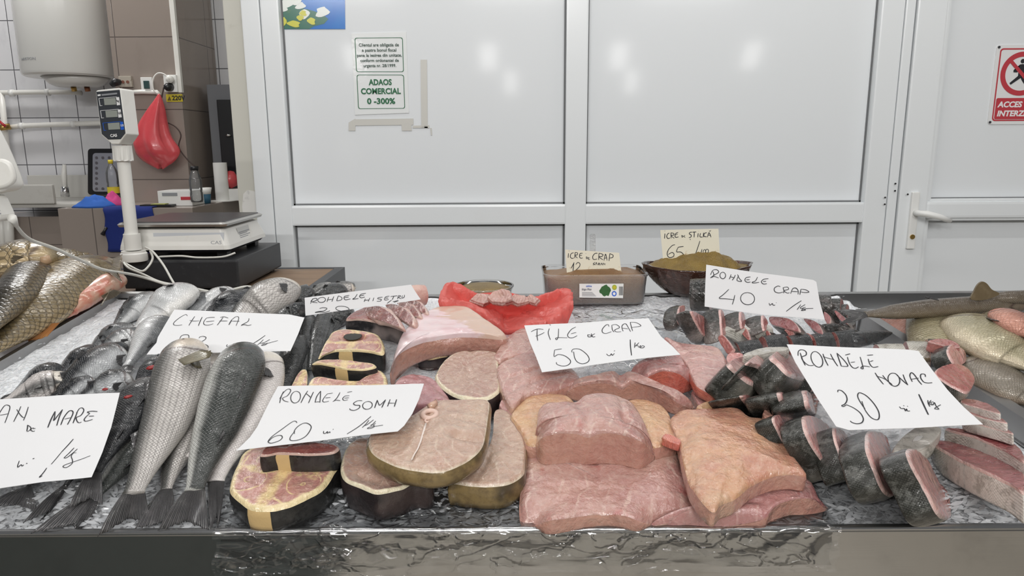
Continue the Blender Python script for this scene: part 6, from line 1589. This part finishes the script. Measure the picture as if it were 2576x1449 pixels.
# spoon handle
t = tag(MB().prism(rrect((1484, 588, 1498, 690), Yb+.10, 5), (0, .006, 0)).build('plastic_spoon', film_mat('spoon_plastic', (.9,.91,.92), .002, 60, .9, .35, (.8,.82,.83))), 'clear plastic spoon handle standing in the roe box', 'spoon')
# bowl
pf = at(1740, 752, .006); Yw = pf.y+.05; zw = pf.z; m1_ = m_px(pf); xw = atY(1752, 700, Yw).x
rimz = atY(1700, 668, Yw).z - zw
t = thing('roe_bowl', 'brown pressed glass bowl heaped with olive pike roe', 'bowl', (xw, Yw, zw))
def bowl_pt(f, k, n=72, inner=0):
    a = 2*PI*k/n; r = (55+ (138-55)*f**.62)*m1_*1.02; 
    sc_ = 1+.02*math.cos(12*a)*f; fl = 1+.035*math.cos(24*a)*min(1, f*2)*(f < .85)
    end = .007*abs(math.cos(a))**3*f
    return V((xw+(r*sc_*fl-inner)*math.cos(a), Yw+(r*.62*sc_*fl-inner)*math.sin(a), zw+f*(rimz)+end))
vs = []; fs = []; n = 72; fl = [0, .05, .12, .22, .34, .48, .62, .74, .84, .92, 1.0]
for f in fl: vs += [bowl_pt(f, k) for k in range(n)]
for f in reversed(fl): vs += [bowl_pt(f, k, inner=.005)+V((0,0,.004*(f == 0))) for k in range(n)]
for i in range(2*len(fl)-1):
    for k in range(n): fs.append((i*n+k, i*n+(k+1) % n, (i+1)*n+(k+1) % n, (i+1)*n+k))
fs.append(tuple(range(n)))
b = NB('brown_glass'); nn_ = b.noise(b.obj(), 40, 3)
m_bowl = film_mat('brown_glass_film', (.62,.42,.36), .003, 30, .8, .40, (.10,.045,.03), .6)
mk('glass', vs, fs, m_bowl, t)
vs = []; fs = []
for f in (0.02, .2, .4, .6, .8, .93): vs += [bowl_pt(f, k, inner=.009) for k in range(n)]
cc = V((xw, Yw, zw+rimz))
R9 = 14; top_ = vs[-n:]
for k in range(1, R9+1):
    s = 1-k/R9
    for p in top_:
        q = cc + (p-cc)*s; q.z = (p.z-.004)*s**2+(cc.z)*(1-s**2) + .028*(1-s**2.5)+(.012*noise.noise(V((q.x*30, q.y*30, 2)))+.006*noise.noise(V((q.x*80, q.y*80, 2))))*(1-s**6)
        vs.append(q)
for i in range(5+R9):
    for k in range(n): fs.append((i*n+k, i*n+(k+1) % n, (i+1)*n+(k+1) % n, (i+1)*n+k))
fs.append(tuple(range(n)))
mk('roe', vs, fs, m_roeo, t)
# red bag with meat, and a tub behind it
b = NB('red_film'); v = b.obj(); n_ = b.noise(v, 18, 5, .65)
bp = b.bump(n_, .010, .8)
b.done((.90,.23,.20), .3, 0, bp, Coat_Weight=.6, Coat_Roughness=.15)
tr = b.n('ShaderNodeBsdfTransparent'); tr.inputs[0].default_value = (1,.5,.47,1); ms = b.n('ShaderNodeMixShader')
tl = b.n('ShaderNodeBsdfTranslucent'); tl.inputs[0].default_value = (.95,.26,.23,1); m2 = b.n('ShaderNodeMixShader'); m2.inputs[0].default_value = .35
b.put(m2.inputs[1], b.b.outputs[0]); b.put(m2.inputs[2], tl.outputs[0])
ms.inputs[0].default_value = .22; b.put(ms.inputs[1], m2.outputs[0]); b.put(ms.inputs[2], tr.outputs[0]); b.put(b.out.inputs[0], ms.outputs[0])
m_redf2 = b.m
cB = at(*Z(*ZR, [(600,690)])[0], .02)
def red_heap():
    rim = Z(*ZR, [(100,600),(165,482),(300,545),(420,600),(620,615),(860,590),(980,560),(1090,530),(1128,620),(1060,690),(960,770),(880,790),(620,838),(490,745),(310,650)])
    low = Z(*ZR, [(150,640),(230,600),(400,600),(600,600),(800,600),(950,600),(1050,600),(1050,620),(1040,660),(1000,720),(900,790),(800,805),(620,840),(480,750),(320,660)])
    n = 120; hi = [.09,.105,.085,.06,.055,.06,.075,.085,.075,.06,.045,.04,.02,.045,.07]
    top = [at(x, y, h) for x, y, h in crom([(p[0], p[1], h) for p, h in zip(rim, hi)], n, True)]
    C = at(*Z(*ZR, [(610,660)])[0], .0)
    vs = []; fs = []
    # outer wall from the ice up to the crumpled rim, then folded inward and down to the floor of the bag
    prof_ = [(.80, 0.0), (.93, .25), (1.0, .55), (1.02, .8), (1.0, 1.0), (.95, 1.02), (.86, .9), (.72, .7), (.5, .5), (.25, .42), (.02, .4)]
    for s, f in prof_:
        for j, p in enumerate(top):
            hb = bedh(p); base = p-BN*hb; q = C+(base-C)*s
            w_ = (.5-abs(noise.noise(V((j*.16, s*4, f*3))))*2)*.010+(.4-abs(noise.noise(V((j*.45, s*7, f*3))))*2)*.007
            vs.append(q+BN*(max(.004, hb*f)+w_*min(1, f*2))+(base-C).normalized()*w_*.8)
    for i in range(len(prof_)-1):
        for j in range(n): fs.append((i*n+j, i*n+(j+1) % n, (i+1)*n+(j+1) % n, (i+1)*n+j))
    tag(mk('plastic_bag', vs, fs, m_redf2), 'open crumpled red plastic bag lying on the ice with meat inside', 'bag')
red_heap()
for i, q in enumerate(([(325,600),(385,552),(480,560),(525,600),(430,640)], [(455,590),(500,540),(570,518),(640,540),(655,610),(570,630),(490,620)], [(625,610),(670,565),(755,570),(790,615),(700,640)], [(735,610),(800,562),(865,598),(830,635)], [(560,615),(620,590),(660,610),(620,630)])):
    SL(('leftmost', 'largest', 'second from the right', 'rightmost', 'lowest')[i]+' of the pale meat scraps in the open red bag', ZR, q, (.072,.088,.076,.074,.064)[i], .014, f_fil, f_fil, name='meat_scrap', cat='meat piece', nzz=.006, dome=.0, normal=(BN+BY*-.5+BX*(.3,-.2,.1,-.4,0)[i]), smooth_o=False, rr=.3)
pq = at(1215, 738, .02); Yt = pq.y+.10; xq = atY(1217, 725, Yt).x
zt0 = atY(1217, 760, Yt).z; zt1 = atY(1217, 717, Yt).z; rq = 78*m_px(pq)
t = thing('roe_tub', 'round clear tub of olive roe half hidden behind the red bag', 'tub', (xq, Yt, zt0))
MB().lathe((xq, Yt, zt0), [(rq*.85, 0), (rq, zt1-zt0-.003), (rq*1.03, zt1-zt0-.003), (rq*1.03, zt1-zt0), (rq*.97, zt1-zt0)], 40, cap=False).build('tub', m_tub, t, smooth=True)
MB().lathe((xq, Yt, zt0), [(rq*.8, .003), (rq*.93, (zt1-zt0)*.8), (rq*.7, zt1-zt0-.002), (rq*.3, zt1-zt0+.001)], 40).build('roe', m_roeo, t, smooth=True)
# ---------------------------------------------------------------- hand-written price cards
b = NB('white_card'); v = b.obj(); n = b.noise(v, 26, 5, .7); n2 = b.noise(b.vadd(v, (3., 2., 1.)), 60, 3)
st = b.math('MULTIPLY', b.step(n, .66, .72), b.step(n2, .5, .6))
m_card = b.done(b.mix(b.math('MULTIPLY', st, .35), (.73,.73,.74), (.58,.49,.42)), .55)
b = NB('yellowed_card'); v = b.obj(); n = b.noise(v, 40, 5, .7)
_, _, vz = b.xyz(v)
low = b.math('SUBTRACT', 1.0, b.step(b.math('ADD', vz, b.math('MULTIPLY', b.math('SUBTRACT', n, .5), .03)), .018, .034))
st = b.math('MULTIPLY', b.step(b.noise(v, 70, 4, .7), .54, .62), low)
m_cream = b.done(b.mix(st, (.78,.74,.60), (.42,.25,.06)), .55)
z1 = (0, 970, 320/1717); z2 = (360, 770, 420/2576); z3 = (590, 950, 490/2576); z4 = (1300, 790, 420/2576); z5 = (1960, 850, 520/2576); z6 = (1400, 570, 500/2576)
def O(cx, cy, rx, ry, rot=0, a0=-100, a1=265, n=13):
    r_ = math.radians(rot); out = []
    for i in range(n):
        a = math.radians(a0+(a1-a0)*i/(n-1)); x, y = rx*math.cos(a), ry*math.sin(a)
        out.append((cx+x*math.cos(r_)-y*math.sin(r_), cy+x*math.sin(r_)+y*math.cos(r_)))
    return out
mare = [[(-60,470),(0,360),(60,275),(105,265),(133,290),(110,380),(65,500)], [(0,400),(55,390),(112,378)],
 [(280,278),(250,350),(210,430),(182,485)], [(225,320),(260,375),(300,420),(325,430)], [(380,285),(350,380),(315,468)],
 [1.2,(372,530),(370,570),(362,615)], [(372,532),(410,560),(412,590),(380,618),(365,618)], [(455,570),(425,580),(418,605),(450,620),(470,612)], [(440,582),(480,580)],
 [1.5,(645,568),(690,450),(742,345)], [1.3,(742,345),(735,420),(725,470),(780,400),(842,320)], [1.3,(842,320),(800,420),(765,540)],
 [1.4,(820,530),(860,430),(920,350),(960,335),(985,360),(960,430),(910,525)], [(870,450),(960,430)],
 [1.4,(985,505),(1040,360)], [1.2,(1030,370),(1070,310),(1110,300),(1130,335),(1090,400),(1030,430),(1040,480),(1065,500),(1100,490)],
 [1.3,(1315,350),(1240,345),(1180,355),(1210,375)], [1.2,(1210,375),(1160,420),(1135,460),(1160,480),(1250,455)], [1.2,(1200,412),(1268,410)],
 [1.1,(990,720),(920,800),(830,895)], [.8,(830,895),(760,980),(690,1060)], [.9,(262,1018),(240,1080),(245,1105),(285,1070),(300,1090),(320,1070)], [(355,1050),(370,1055)], [(440,990),(465,985)],
 [1.0,(1000,838),(930,910),(860,975)], [1.0,(1045,852),(980,910),(900,970),(860,975)], [.9,(1030,905),(990,910),(960,950),(975,1000),(970,1050),(900,1100),(850,1095),(870,1070),(980,1030),(1100,990),(1220,945)],
 [1.1,(630,1110),(580,1180),(530,1235),(570,1215)]]
card('price_card', 'white sea bass card at the left edge, wet and cut by the picture border', z1, [(-760,250),(0,185),(800,125),(1618,97),(1500,560),(1380,900),(1235,1232),(600,1290),(0,1385),(-760,1500)],
     [(1618,97,.092),(1235,1232,.062),(0,1385,.062)], mare, m_card, seed=1, bend=.003)
chefal = [[(685,160),(660,140),(580,180),(500,240),(470,280),(490,300),(550,303),(605,296)],
 [1.1,(800,170),(750,240),(707,305)], [(722,230),(790,240),(865,235)], [1.2,(915,180),(885,240),(855,310)],
 [(1110,185),(1050,185),(980,195)], [(980,195),(945,240),(935,275),(960,298),(1020,300),(1085,280)], [(975,250),(1100,238)],
 [(1195,185),(1250,175),(1318,195)], [1.1,(1240,180),(1200,235),(1145,303)], [(1175,240),(1305,238)],
 [1.6,(1325,295),(1370,220)], [(1370,220),(1420,180),(1460,170),(1478,190),(1465,240),(1435,308)], [(1360,240),(1490,240)],
 [1.1,(1635,195),(1620,240),(1530,290),(1515,303)], [1.1,(1515,303),(1560,290),(1620,300),(1670,290)],
 [1.1,(560,515),(590,460),(650,442),(700,450),(705,490),(685,530),(600,560)], [1.1,(600,560),(480,580),(390,630),(355,665),(380,668),(430,640),(500,640)],
 [1.1,(862,495),(880,475),(930,468),(970,485),(950,520),(880,555),(810,570)], [1.1,(810,570),(900,575),(980,600),(1005,630),(980,655),(900,662),(830,665)],
 [1.1,(1300,590),(1285,615),(1310,618),(1345,600),(1340,620),(1400,605)], [1.2,(1885,450),(1760,535),(1615,620)],
 [(1855,515),(1810,560),(1765,595)], [(1955,515),(1870,560),(1800,575)], [(1830,570),(1890,580),(1920,570),(1880,600),(1825,605),(1860,590),(1960,565),(2080,535)]]
card('price_card', 'white mullet card reading 23 lei with two mullet heads over its lower edge', z2, [(485,60),(1300,98),(2250,130),(2490,180),(2400,420),(2275,695),(1200,712),(50,740),(130,640),(205,560),(225,480)],
     [(485,60,.092),(50,740,.060),(2275,695,.060)], chefal, m_card, seed=2)
somn = [[1.2,(650,190),(620,260),(600,345)], [1.1,(600,290),(640,220),(690,165),(735,160),(742,190),(700,250),(640,280),(660,315),(715,330)],
 [1.1]+O(810,265,62,80,20), [1.2,(970,182),(920,260),(880,340)], [(945,215),(985,245),(1010,270)], [1.2,(1045,195),(1010,270),(980,340)],
 [1.2,(1140,182),(1090,250),(1065,330)], [1.2,(1140,182),(1135,260),(1130,330)], [(1065,330),(1100,322),(1135,325)],
 [(1300,205),(1230,215)], [(1230,215),(1190,260),(1165,310),(1190,325),(1250,312)], [(1200,270),(1270,262)],
 [1.1,(1395,195),(1360,260),(1320,305),(1300,318)], [(1300,318),(1340,300),(1400,305)],
 [(1555,182),(1490,195)], [(1520,240),(1460,245),(1430,280),(1450,302),(1500,295)], [(1450,272),(1515,268)],
 [1.2,(1690,310),(1630,310),(1575,345),(1600,370),(1655,375),(1650,410),(1590,440),(1535,432),(1525,415)], [1.1]+O(1760,375,65,52,-15),
 [1.3,(1855,410),(1890,305)], [1.1,(1890,305),(1910,360),(1930,370),(2000,300)], [1.3,(2000,300),(1975,350),(1950,405)],
 [1.1,(2060,295),(2040,350),(2025,390)], [(2030,345),(2120,345)], [1.3,(2145,295),(2115,390)],
 [1.1,(825,600),(810,580),(760,590),(620,690),(500,780),(450,840),(455,865),(500,870),(590,840),(632,800),(620,770),(570,770),(500,800),(455,845)],
 [1.1,(795,745),(790,710),(830,655),(900,610),(960,605),(1010,640),(1005,690),(950,770),(870,820),(780,838),(735,825),(745,780),(800,710)],
 [1.1,(1180,710),(1178,738),(1205,738),(1230,715),(1228,738),(1260,720),(1262,735)], [(1300,690),(1312,685)],
 [1.1,(1808,520),(1650,650),(1490,750)], [(1780,570),(1740,620),(1690,668)], [(1840,565),(1760,625),(1710,645)], [(1870,580),(1830,620),(1800,640),(1830,630)], [(1870,610),(1840,630),(1850,650),(1820,670),(1760,680),(1790,660),(1880,645),(1965,632)]]
card('price_card', 'white catfish card reading 60 lei lying over the steaks at the front', z3, [(575,112),(1500,98),(2505,80),(2440,280),(2350,470),(2240,630),(2155,705),(1100,835),(20,965),(120,870),(205,785),(300,650)],
     [(575,112,.085),(20,965,.078),(2155,705,.115)], somn, m_card, seed=3)
file_ = [[1.1,(222,280),(310,240),(410,243)], [1.2,(315,238),(312,330),(322,415)], [(290,350),(360,325),(425,290)],
 [1.1,(502,230),(485,300),(518,400)], [(505,165),(525,178)], [1.1,(645,230),(640,340),(618,398),(598,380),(640,365),(780,368)],
 [1.1,(910,200),(840,240),(785,320),(810,365),(870,365),(930,335)], [(835,305),(920,285)],
 [1.2,(1090,320),(1140,330),(1150,350),(1105,355),(1095,325)], [1.2,(1150,305),(1170,355),(1210,352)], [(1165,330),(1205,305)],
 [1.1,(1420,200),(1410,170),(1370,180),(1320,240),(1325,290),(1380,305),(1460,280)], [1.1,(1465,180),(1475,250),(1500,285)], [(1465,180),(1530,170),(1585,215),(1510,255),(1540,285),(1610,280)],
 [1.1,(1640,275),(1620,210),(1640,170),(1680,160),(1710,200),(1755,280)], [(1620,225),(1720,240)], [1.1,(1750,135),(1770,220),(1788,270)], [(1750,135),(1840,140),(1915,185),(1860,205),(1775,215)],
 [1.1,(695,535),(590,550)], [1.1,(585,550),(575,650),(640,620),(740,640),(820,700),(825,750),(770,790),(690,795),(620,770),(612,740)],
 [1.1,(855,590),(850,560),(890,535),(980,545),(1080,620),(1118,690),(1090,740),(1010,762),(930,730),(890,660),(880,590),(870,580)],
 [1.1,(1385,615),(1410,640),(1440,640),(1460,615),(1475,640),(1505,610)], [(1500,575),(1515,568)], [1.4,(1750,405),(1755,520),(1770,645)],
 [1.1,(1825,450),(1820,490),(1815,530)], [(1885,450),(1830,505),(1860,490),(1880,520)], [(1880,520),(1910,505),(1905,495),(1900,525),(1940,530),(1968,510),(1940,495),(1905,530)]]
card('price_card', 'white fillet card reading 50 lei propped on the pink fillets in the middle', z4, [(115,180),(600,150),(1100,125),(2030,65),(2230,350),(2400,490),(2525,620),(1900,690),(1200,775),(390,895),(300,660),(200,430)],
     [(115,180,.105),(390,895,.088),(2525,620,.098)], file_, m_card, seed=4, bend=.002)
novac = [[1.3,(262,190),(290,270),(325,345)], [1.2,(235,225),(240,170),(280,150),(330,170),(335,215),(280,245),(310,300),(370,345),(430,345)],
 [1.2]+O(470,270,65,105,-25), [1.2,(545,200),(575,280),(610,350)], [(545,235),(630,260),(690,275)], [1.2,(640,200),(680,280),(730,358)],
 [1.3,(720,190),(745,270),(775,358)], [1.2,(720,190),(790,260),(845,330),(850,360),(775,358)], [1.2,(825,215),(885,198)], [1.2,(850,240),(875,320),(910,370),(950,385),(990,365)], [(890,310),(945,302)],
 [1.2,(1010,240),(1035,330),(1045,390),(1018,380),(1050,355),(1130,365)], [1.2,(1095,220),(1170,215)], [1.2,(1110,265),(1130,330),(1170,370),(1235,360)], [(1130,300),(1172,285)],
 [1.2,(1195,440),(1240,510),(1300,582)], [(1210,480),(1280,500),(1320,520)], [1.2,(1290,470),(1340,530),(1410,582)], [1.2]+O(1430,520,70,85,-30),
 [1.2,(1465,460),(1530,520),(1605,582)], [1.2,(1605,582),(1570,520),(1545,455)], [1.3,(1660,540),(1630,470),(1650,430),(1690,460),(1740,530),(1780,575)], [(1650,510),(1740,495)],
 [1.2,(1825,480),(1815,450),(1770,450),(1765,490),(1800,540),(1850,555),(1910,552)],
 [1.2,(730,685),(735,660),(780,670),(830,720),(845,780),(820,830),(780,850),(800,862),(840,840)], [1.2,(840,840),(930,880),(1010,940),(1048,1010),(1030,1060),(970,1075),(910,1060),(885,1040)],
 [1.2,(1070,885),(1040,850),(985,760),(980,710),(1010,692),(1090,730),(1180,820),(1240,920),(1245,1000),(1210,1022),(1140,990),(1070,900),(1030,795)],
 [1.1,(1500,852),(1525,875),(1560,875),(1575,905),(1590,880),(1600,905),(1632,905)], [(1550,840),(1560,838)], [(1598,848),(1606,846)], [1.6,(1742,695),(1790,800),(1860,955)],
 [1.1,(1855,770),(1860,810),(1880,852)], [(1895,770),(1870,810),(1900,830),(1915,830)], [(1925,790),(1890,800),(1920,830),(1935,800),(1960,850),(1990,885),(1940,880),(1960,860),(2015,830)]]
card('price_card', 'white silver carp card reading 30 lei, largest card at the right', z5, [(95,80),(1000,122),(1600,150),(1735,165),(1850,320),(2100,640),(2300,860),(2540,1080),(1700,1118),(870,1150),(710,1105),(480,760),(200,300)],
     [(95,80,.125),(870,1150,.098),(2540,1080,.115)], novac, m_card, seed=5, pen=.0014)
crap = [[1.1,(712,160),(720,190),(705,215)], [1.1,(690,190),(710,150),(745,142),(765,165),(720,195),(690,218),(720,205),(765,218)], [1.1]+O(803,195,26,30,0),
 [1.1,(880,185),(870,215),(862,228)], [(870,205),(905,215)], [1.1,(920,190),(905,220),(890,238)], [1.1,(940,185),(955,220),(978,248),(935,240),(950,195)],
 [1.1,(1060,208),(1020,215),(1008,240),(1030,258),(1060,255)], [(1020,235),(1052,232)], [1.1,(1125,210),(1105,245),(1075,258),(1090,265),(1140,258)], [1.1,(1225,225),(1180,232),(1160,255),(1180,275),(1210,272)], [(1175,252),(1205,250)],
 [1.1,(1335,300),(1310,295),(1280,315),(1285,345),(1320,358),(1360,350)], [1.1,(1360,310),(1368,340),(1365,360)], [(1360,310),(1400,305),(1410,325),(1370,338),(1400,360),(1420,355)],
 [1.1,(1430,365),(1450,320),(1480,315),(1500,340),(1498,372)], [(1440,345),(1500,348)], [1.1,(1525,325),(1520,350),(1515,375)], [(1525,325),(1570,330),(1600,350),(1560,355),(1525,350)],
 [1.1,(860,322),(810,370),(770,405),(830,410),(910,418)], [1.1,(915,375),(905,420),(892,462)], [1.1]+O(1033,408,65,56,10),
 [1.1,(1232,450),(1240,470),(1262,455),(1270,470),(1288,468)], [(1296,448),(1300,447)], [1.1,(1530,430),(1460,475),(1390,528)], [(1525,465),(1500,500),(1490,512)], [(1565,465),(1520,495),(1545,505)], [(1570,490),(1540,500),(1570,515),(1530,520),(1560,505),(1640,500)]]
card('price_card', 'white carp slice card reading 40 lei standing in front of the glass bowl', ZD, [(650,95),(1100,165),(1640,238),(1668,255),(1700,430),(1748,602),(1200,560),(635,482),(640,300)],
     [(650,95,.155),(635,482,.085),(1748,602,.085)], crap, m_card, seed=6, pen=.0014)
nis = [[1.1,(790,178),(780,200),(770,222)], [1.1,(770,205),(795,180),(825,178),(820,195),(785,208),(830,215)], [1.1]+O(868,190,34,22,-8), [1.1,(930,165),(920,190),(915,208)], [(920,190),(960,185)], [1.1,(975,160),(965,185),(958,205)],
 [1.1,(1015,155),(1005,180),(1000,200)], [(1015,155),(1045,170),(1040,190),(1000,200)], [1.1,(1110,150),(1070,160),(1065,180),(1080,190),(1120,182)], [(1068,172),(1105,165)], [1.1,(1180,140),(1160,170),(1140,185),(1190,178)], [1.1,(1255,132),(1215,140),(1200,160),(1215,172),(1245,165)], [(1205,155),(1240,148)],
 [(1250,180),(1240,208)], [(1240,195),(1280,190)], [(1290,172),(1275,205)], [(1325,170),(1315,200)], [(1400,165),(1365,170),(1360,180),(1390,185),(1380,200),(1350,202)], [(1460,155),(1425,165),(1420,190),(1455,185)], [(1425,175),(1450,172)], [(1470,160),(1530,152)], [(1500,156),(1485,188)], [(1540,150),(1530,182)], [(1540,150),(1560,155),(1540,168),(1565,178)], [(1575,150),(1570,172),(1590,165),(1592,145)],
 [1.1,(850,265),(880,258),(915,265),(890,285),(840,292),(810,300),(850,296),(900,298),(940,285)], [1.1]+O(1050,268,58,22,5), [(1480,190),(1440,220)], [(1490,205),(1540,195),(1500,210)]]
card('price_card', 'white sturgeon card at the back left, tilted and seen nearly edge-on', ZM, [(718,170),(1180,112),(1650,55),(1690,120),(1735,185),(1400,235),(725,328)],
     [(718,170,.105),(725,328,.075),(1735,185,.095)], nis, m_card, seed=7)
icrap = [[1.3,(155,345),(150,405)], [(160,312),(163,318)], [1.3,(222,338),(190,350),(178,390),(200,412),(222,405)], [1.3,(240,335),(236,408)], [1.2,(238,335),(270,340),(268,365),(240,372),(270,408)], [1.3,(338,345),(305,350),(298,390),(312,408),(340,405)], [(302,375),(330,370)],
 [1.2,(385,390),(388,420)], [(385,390),(405,405),(388,420)], [(415,395),(412,425),(434,425)], [(413,408),(430,405)], [(378,348),(381,352)],
 [1.3,(530,345),(495,350),(468,390),(480,425),(525,420)], [1.3,(550,345),(545,432)], [1.3,(548,345),(600,360),(590,385),(552,392),(600,430)], [1.3,(615,440),(635,355),(655,440)], [(622,408),(655,405)], [1.3,(690,350),(680,445)], [1.3,(688,350),(732,370),(725,400),(685,408)],
 [1.1,(498,462),(490,470)], [(490,470),(475,478),(495,490),(470,498)], [(505,498),(515,465),(530,498)], [(545,470),(543,500)], [(545,470),(560,478),(545,485),(565,500)], [(572,500),(582,472),(595,500)], [(598,475),(615,475)], [(606,475),(604,500)], [(632,478),(620,485),(632,498)],
 [1.4,(190,540),(228,465)], [1.4,(225,465),(210,605)], [1.3,(250,490),(275,465),(302,480),(295,520),(240,575),(235,600),(255,585),(275,602)], [1.1,(345,590),(343,608),(355,605)], [(385,588),(375,598),(385,606)],
 [1.1,(570,555),(562,590)], [1]+O(592,575,12,14), [1]+O(617,575,10,12), [(690,575),(675,580),(685,590),(692,575),(688,605)], [(700,575),(708,600)], [(715,575),(725,580),(712,602),(728,602)]]
istiu = [[1.4,(1405,90),(1400,155)], [(1402,55),(1406,58)], [1.4,(1462,85),(1440,95),(1428,130),(1445,155),(1470,145)], [1.4,(1482,80),(1485,150)], [1.3,(1482,80),(1520,90),(1515,110),(1485,118),(1525,150)], [1.4,(1575,75),(1545,90),(1535,125),(1550,140),(1580,132)], [(1540,105),(1570,100)],
 [1.2,(1622,112),(1625,140)], [(1622,112),(1642,128),(1625,140)], [(1665,112),(1650,125),(1668,140)],
 [1.4,(1755,72),(1730,75),(1720,95),(1745,110),(1740,135),(1715,142)], [(1730,158),(1735,172)], [1.4,(1760,72),(1810,68)], [1.4,(1785,70),(1782,140)], [1.4,(1835,85),(1830,138)], [(1840,58),(1843,60)], [1.4,(1865,85),(1858,130),(1890,135)], [1.4,(1905,80),(1900,138)], [1.4,(1945,78),(1915,90),(1910,125),(1945,132)], [1.4,(1955,138),(1975,78),(2002,138)], [(1962,112),(1998,110)], [(1975,55),(1988,60),(2000,48)],
 [1.4,(1535,235),(1500,245),(1450,300),(1435,360),(1460,400),(1510,390),(1522,355),(1495,335),(1450,360)], [1.4,(1645,258),(1578,265)], [1.4,(1578,265),(1555,325),(1610,330),(1645,365),(1620,400),(1580,412)], [1.3,(1858,185),(1820,300),(1775,420)],
 [1.1,(1700,370),(1695,395),(1712,395)], [(1740,370),(1722,385),(1740,398)], [1.4,(1885,292),(1868,358)], [1.3]+O(1915,325,16,28,10), [1.3]+O(1950,318,18,26,10), [1.2,(2030,335),(2010,345),(2025,358),(2032,335),(2020,370)], [(2040,340),(2048,365)], [(2055,335),(2080,345),(2058,375),(2085,375)]]
card('price_card', 'small yellowed carp roe card standing in the clear box', z6, [(113,298),(460,318),(812,340),(845,625),(850,690),(140,680),(130,560)], None, icrap, m_cream, seed=8, bend=.001, plane=(V((0, Yb+.05, zb0+zh)), V((0, -1, .12)).normalized()), pen=.0013)
card('price_card', 'small yellowed pike roe card standing in the glass bowl', z6, [(1345,45),(1700,36),(2098,28),(2110,250),(2122,480),(1385,470),(1365,260)], None, istiu, m_cream, seed=9, bend=.001, plane=(V((0, Yw-.005, zw+rimz)), V((0, -1, .10)).normalized()), pen=.0013)
# ---------------------------------------------------------------- groups of like things
for o in list(COL.objects):
    if o.parent or 'label' not in o or 'group' in o: continue
    st = o.name.split('.')[0]
    g = {'price_card': 'hand-written price cards', 'fish_fillet': 'fillets heaped in the middle', 'meat_scrap': 'meat scraps in the red bag', 'carp_slice': 'carp slices on the right of the ice', 'carp_tail': 'carp tail ends',
         'power_socket': 'wall sockets on the pillar', 'cleaning_cloth': 'rags on the tiled counter', 'cling_film': 'clear films on the counter'}.get(st)
    if st == 'whole_fish': g = 'whole fish in the right tray' if o.location.x > .3 else 'whole fish heaped on the left'
    if st == 'fish_steak': g = 'steaks beside the fillets'
    if g: o['group'] = g
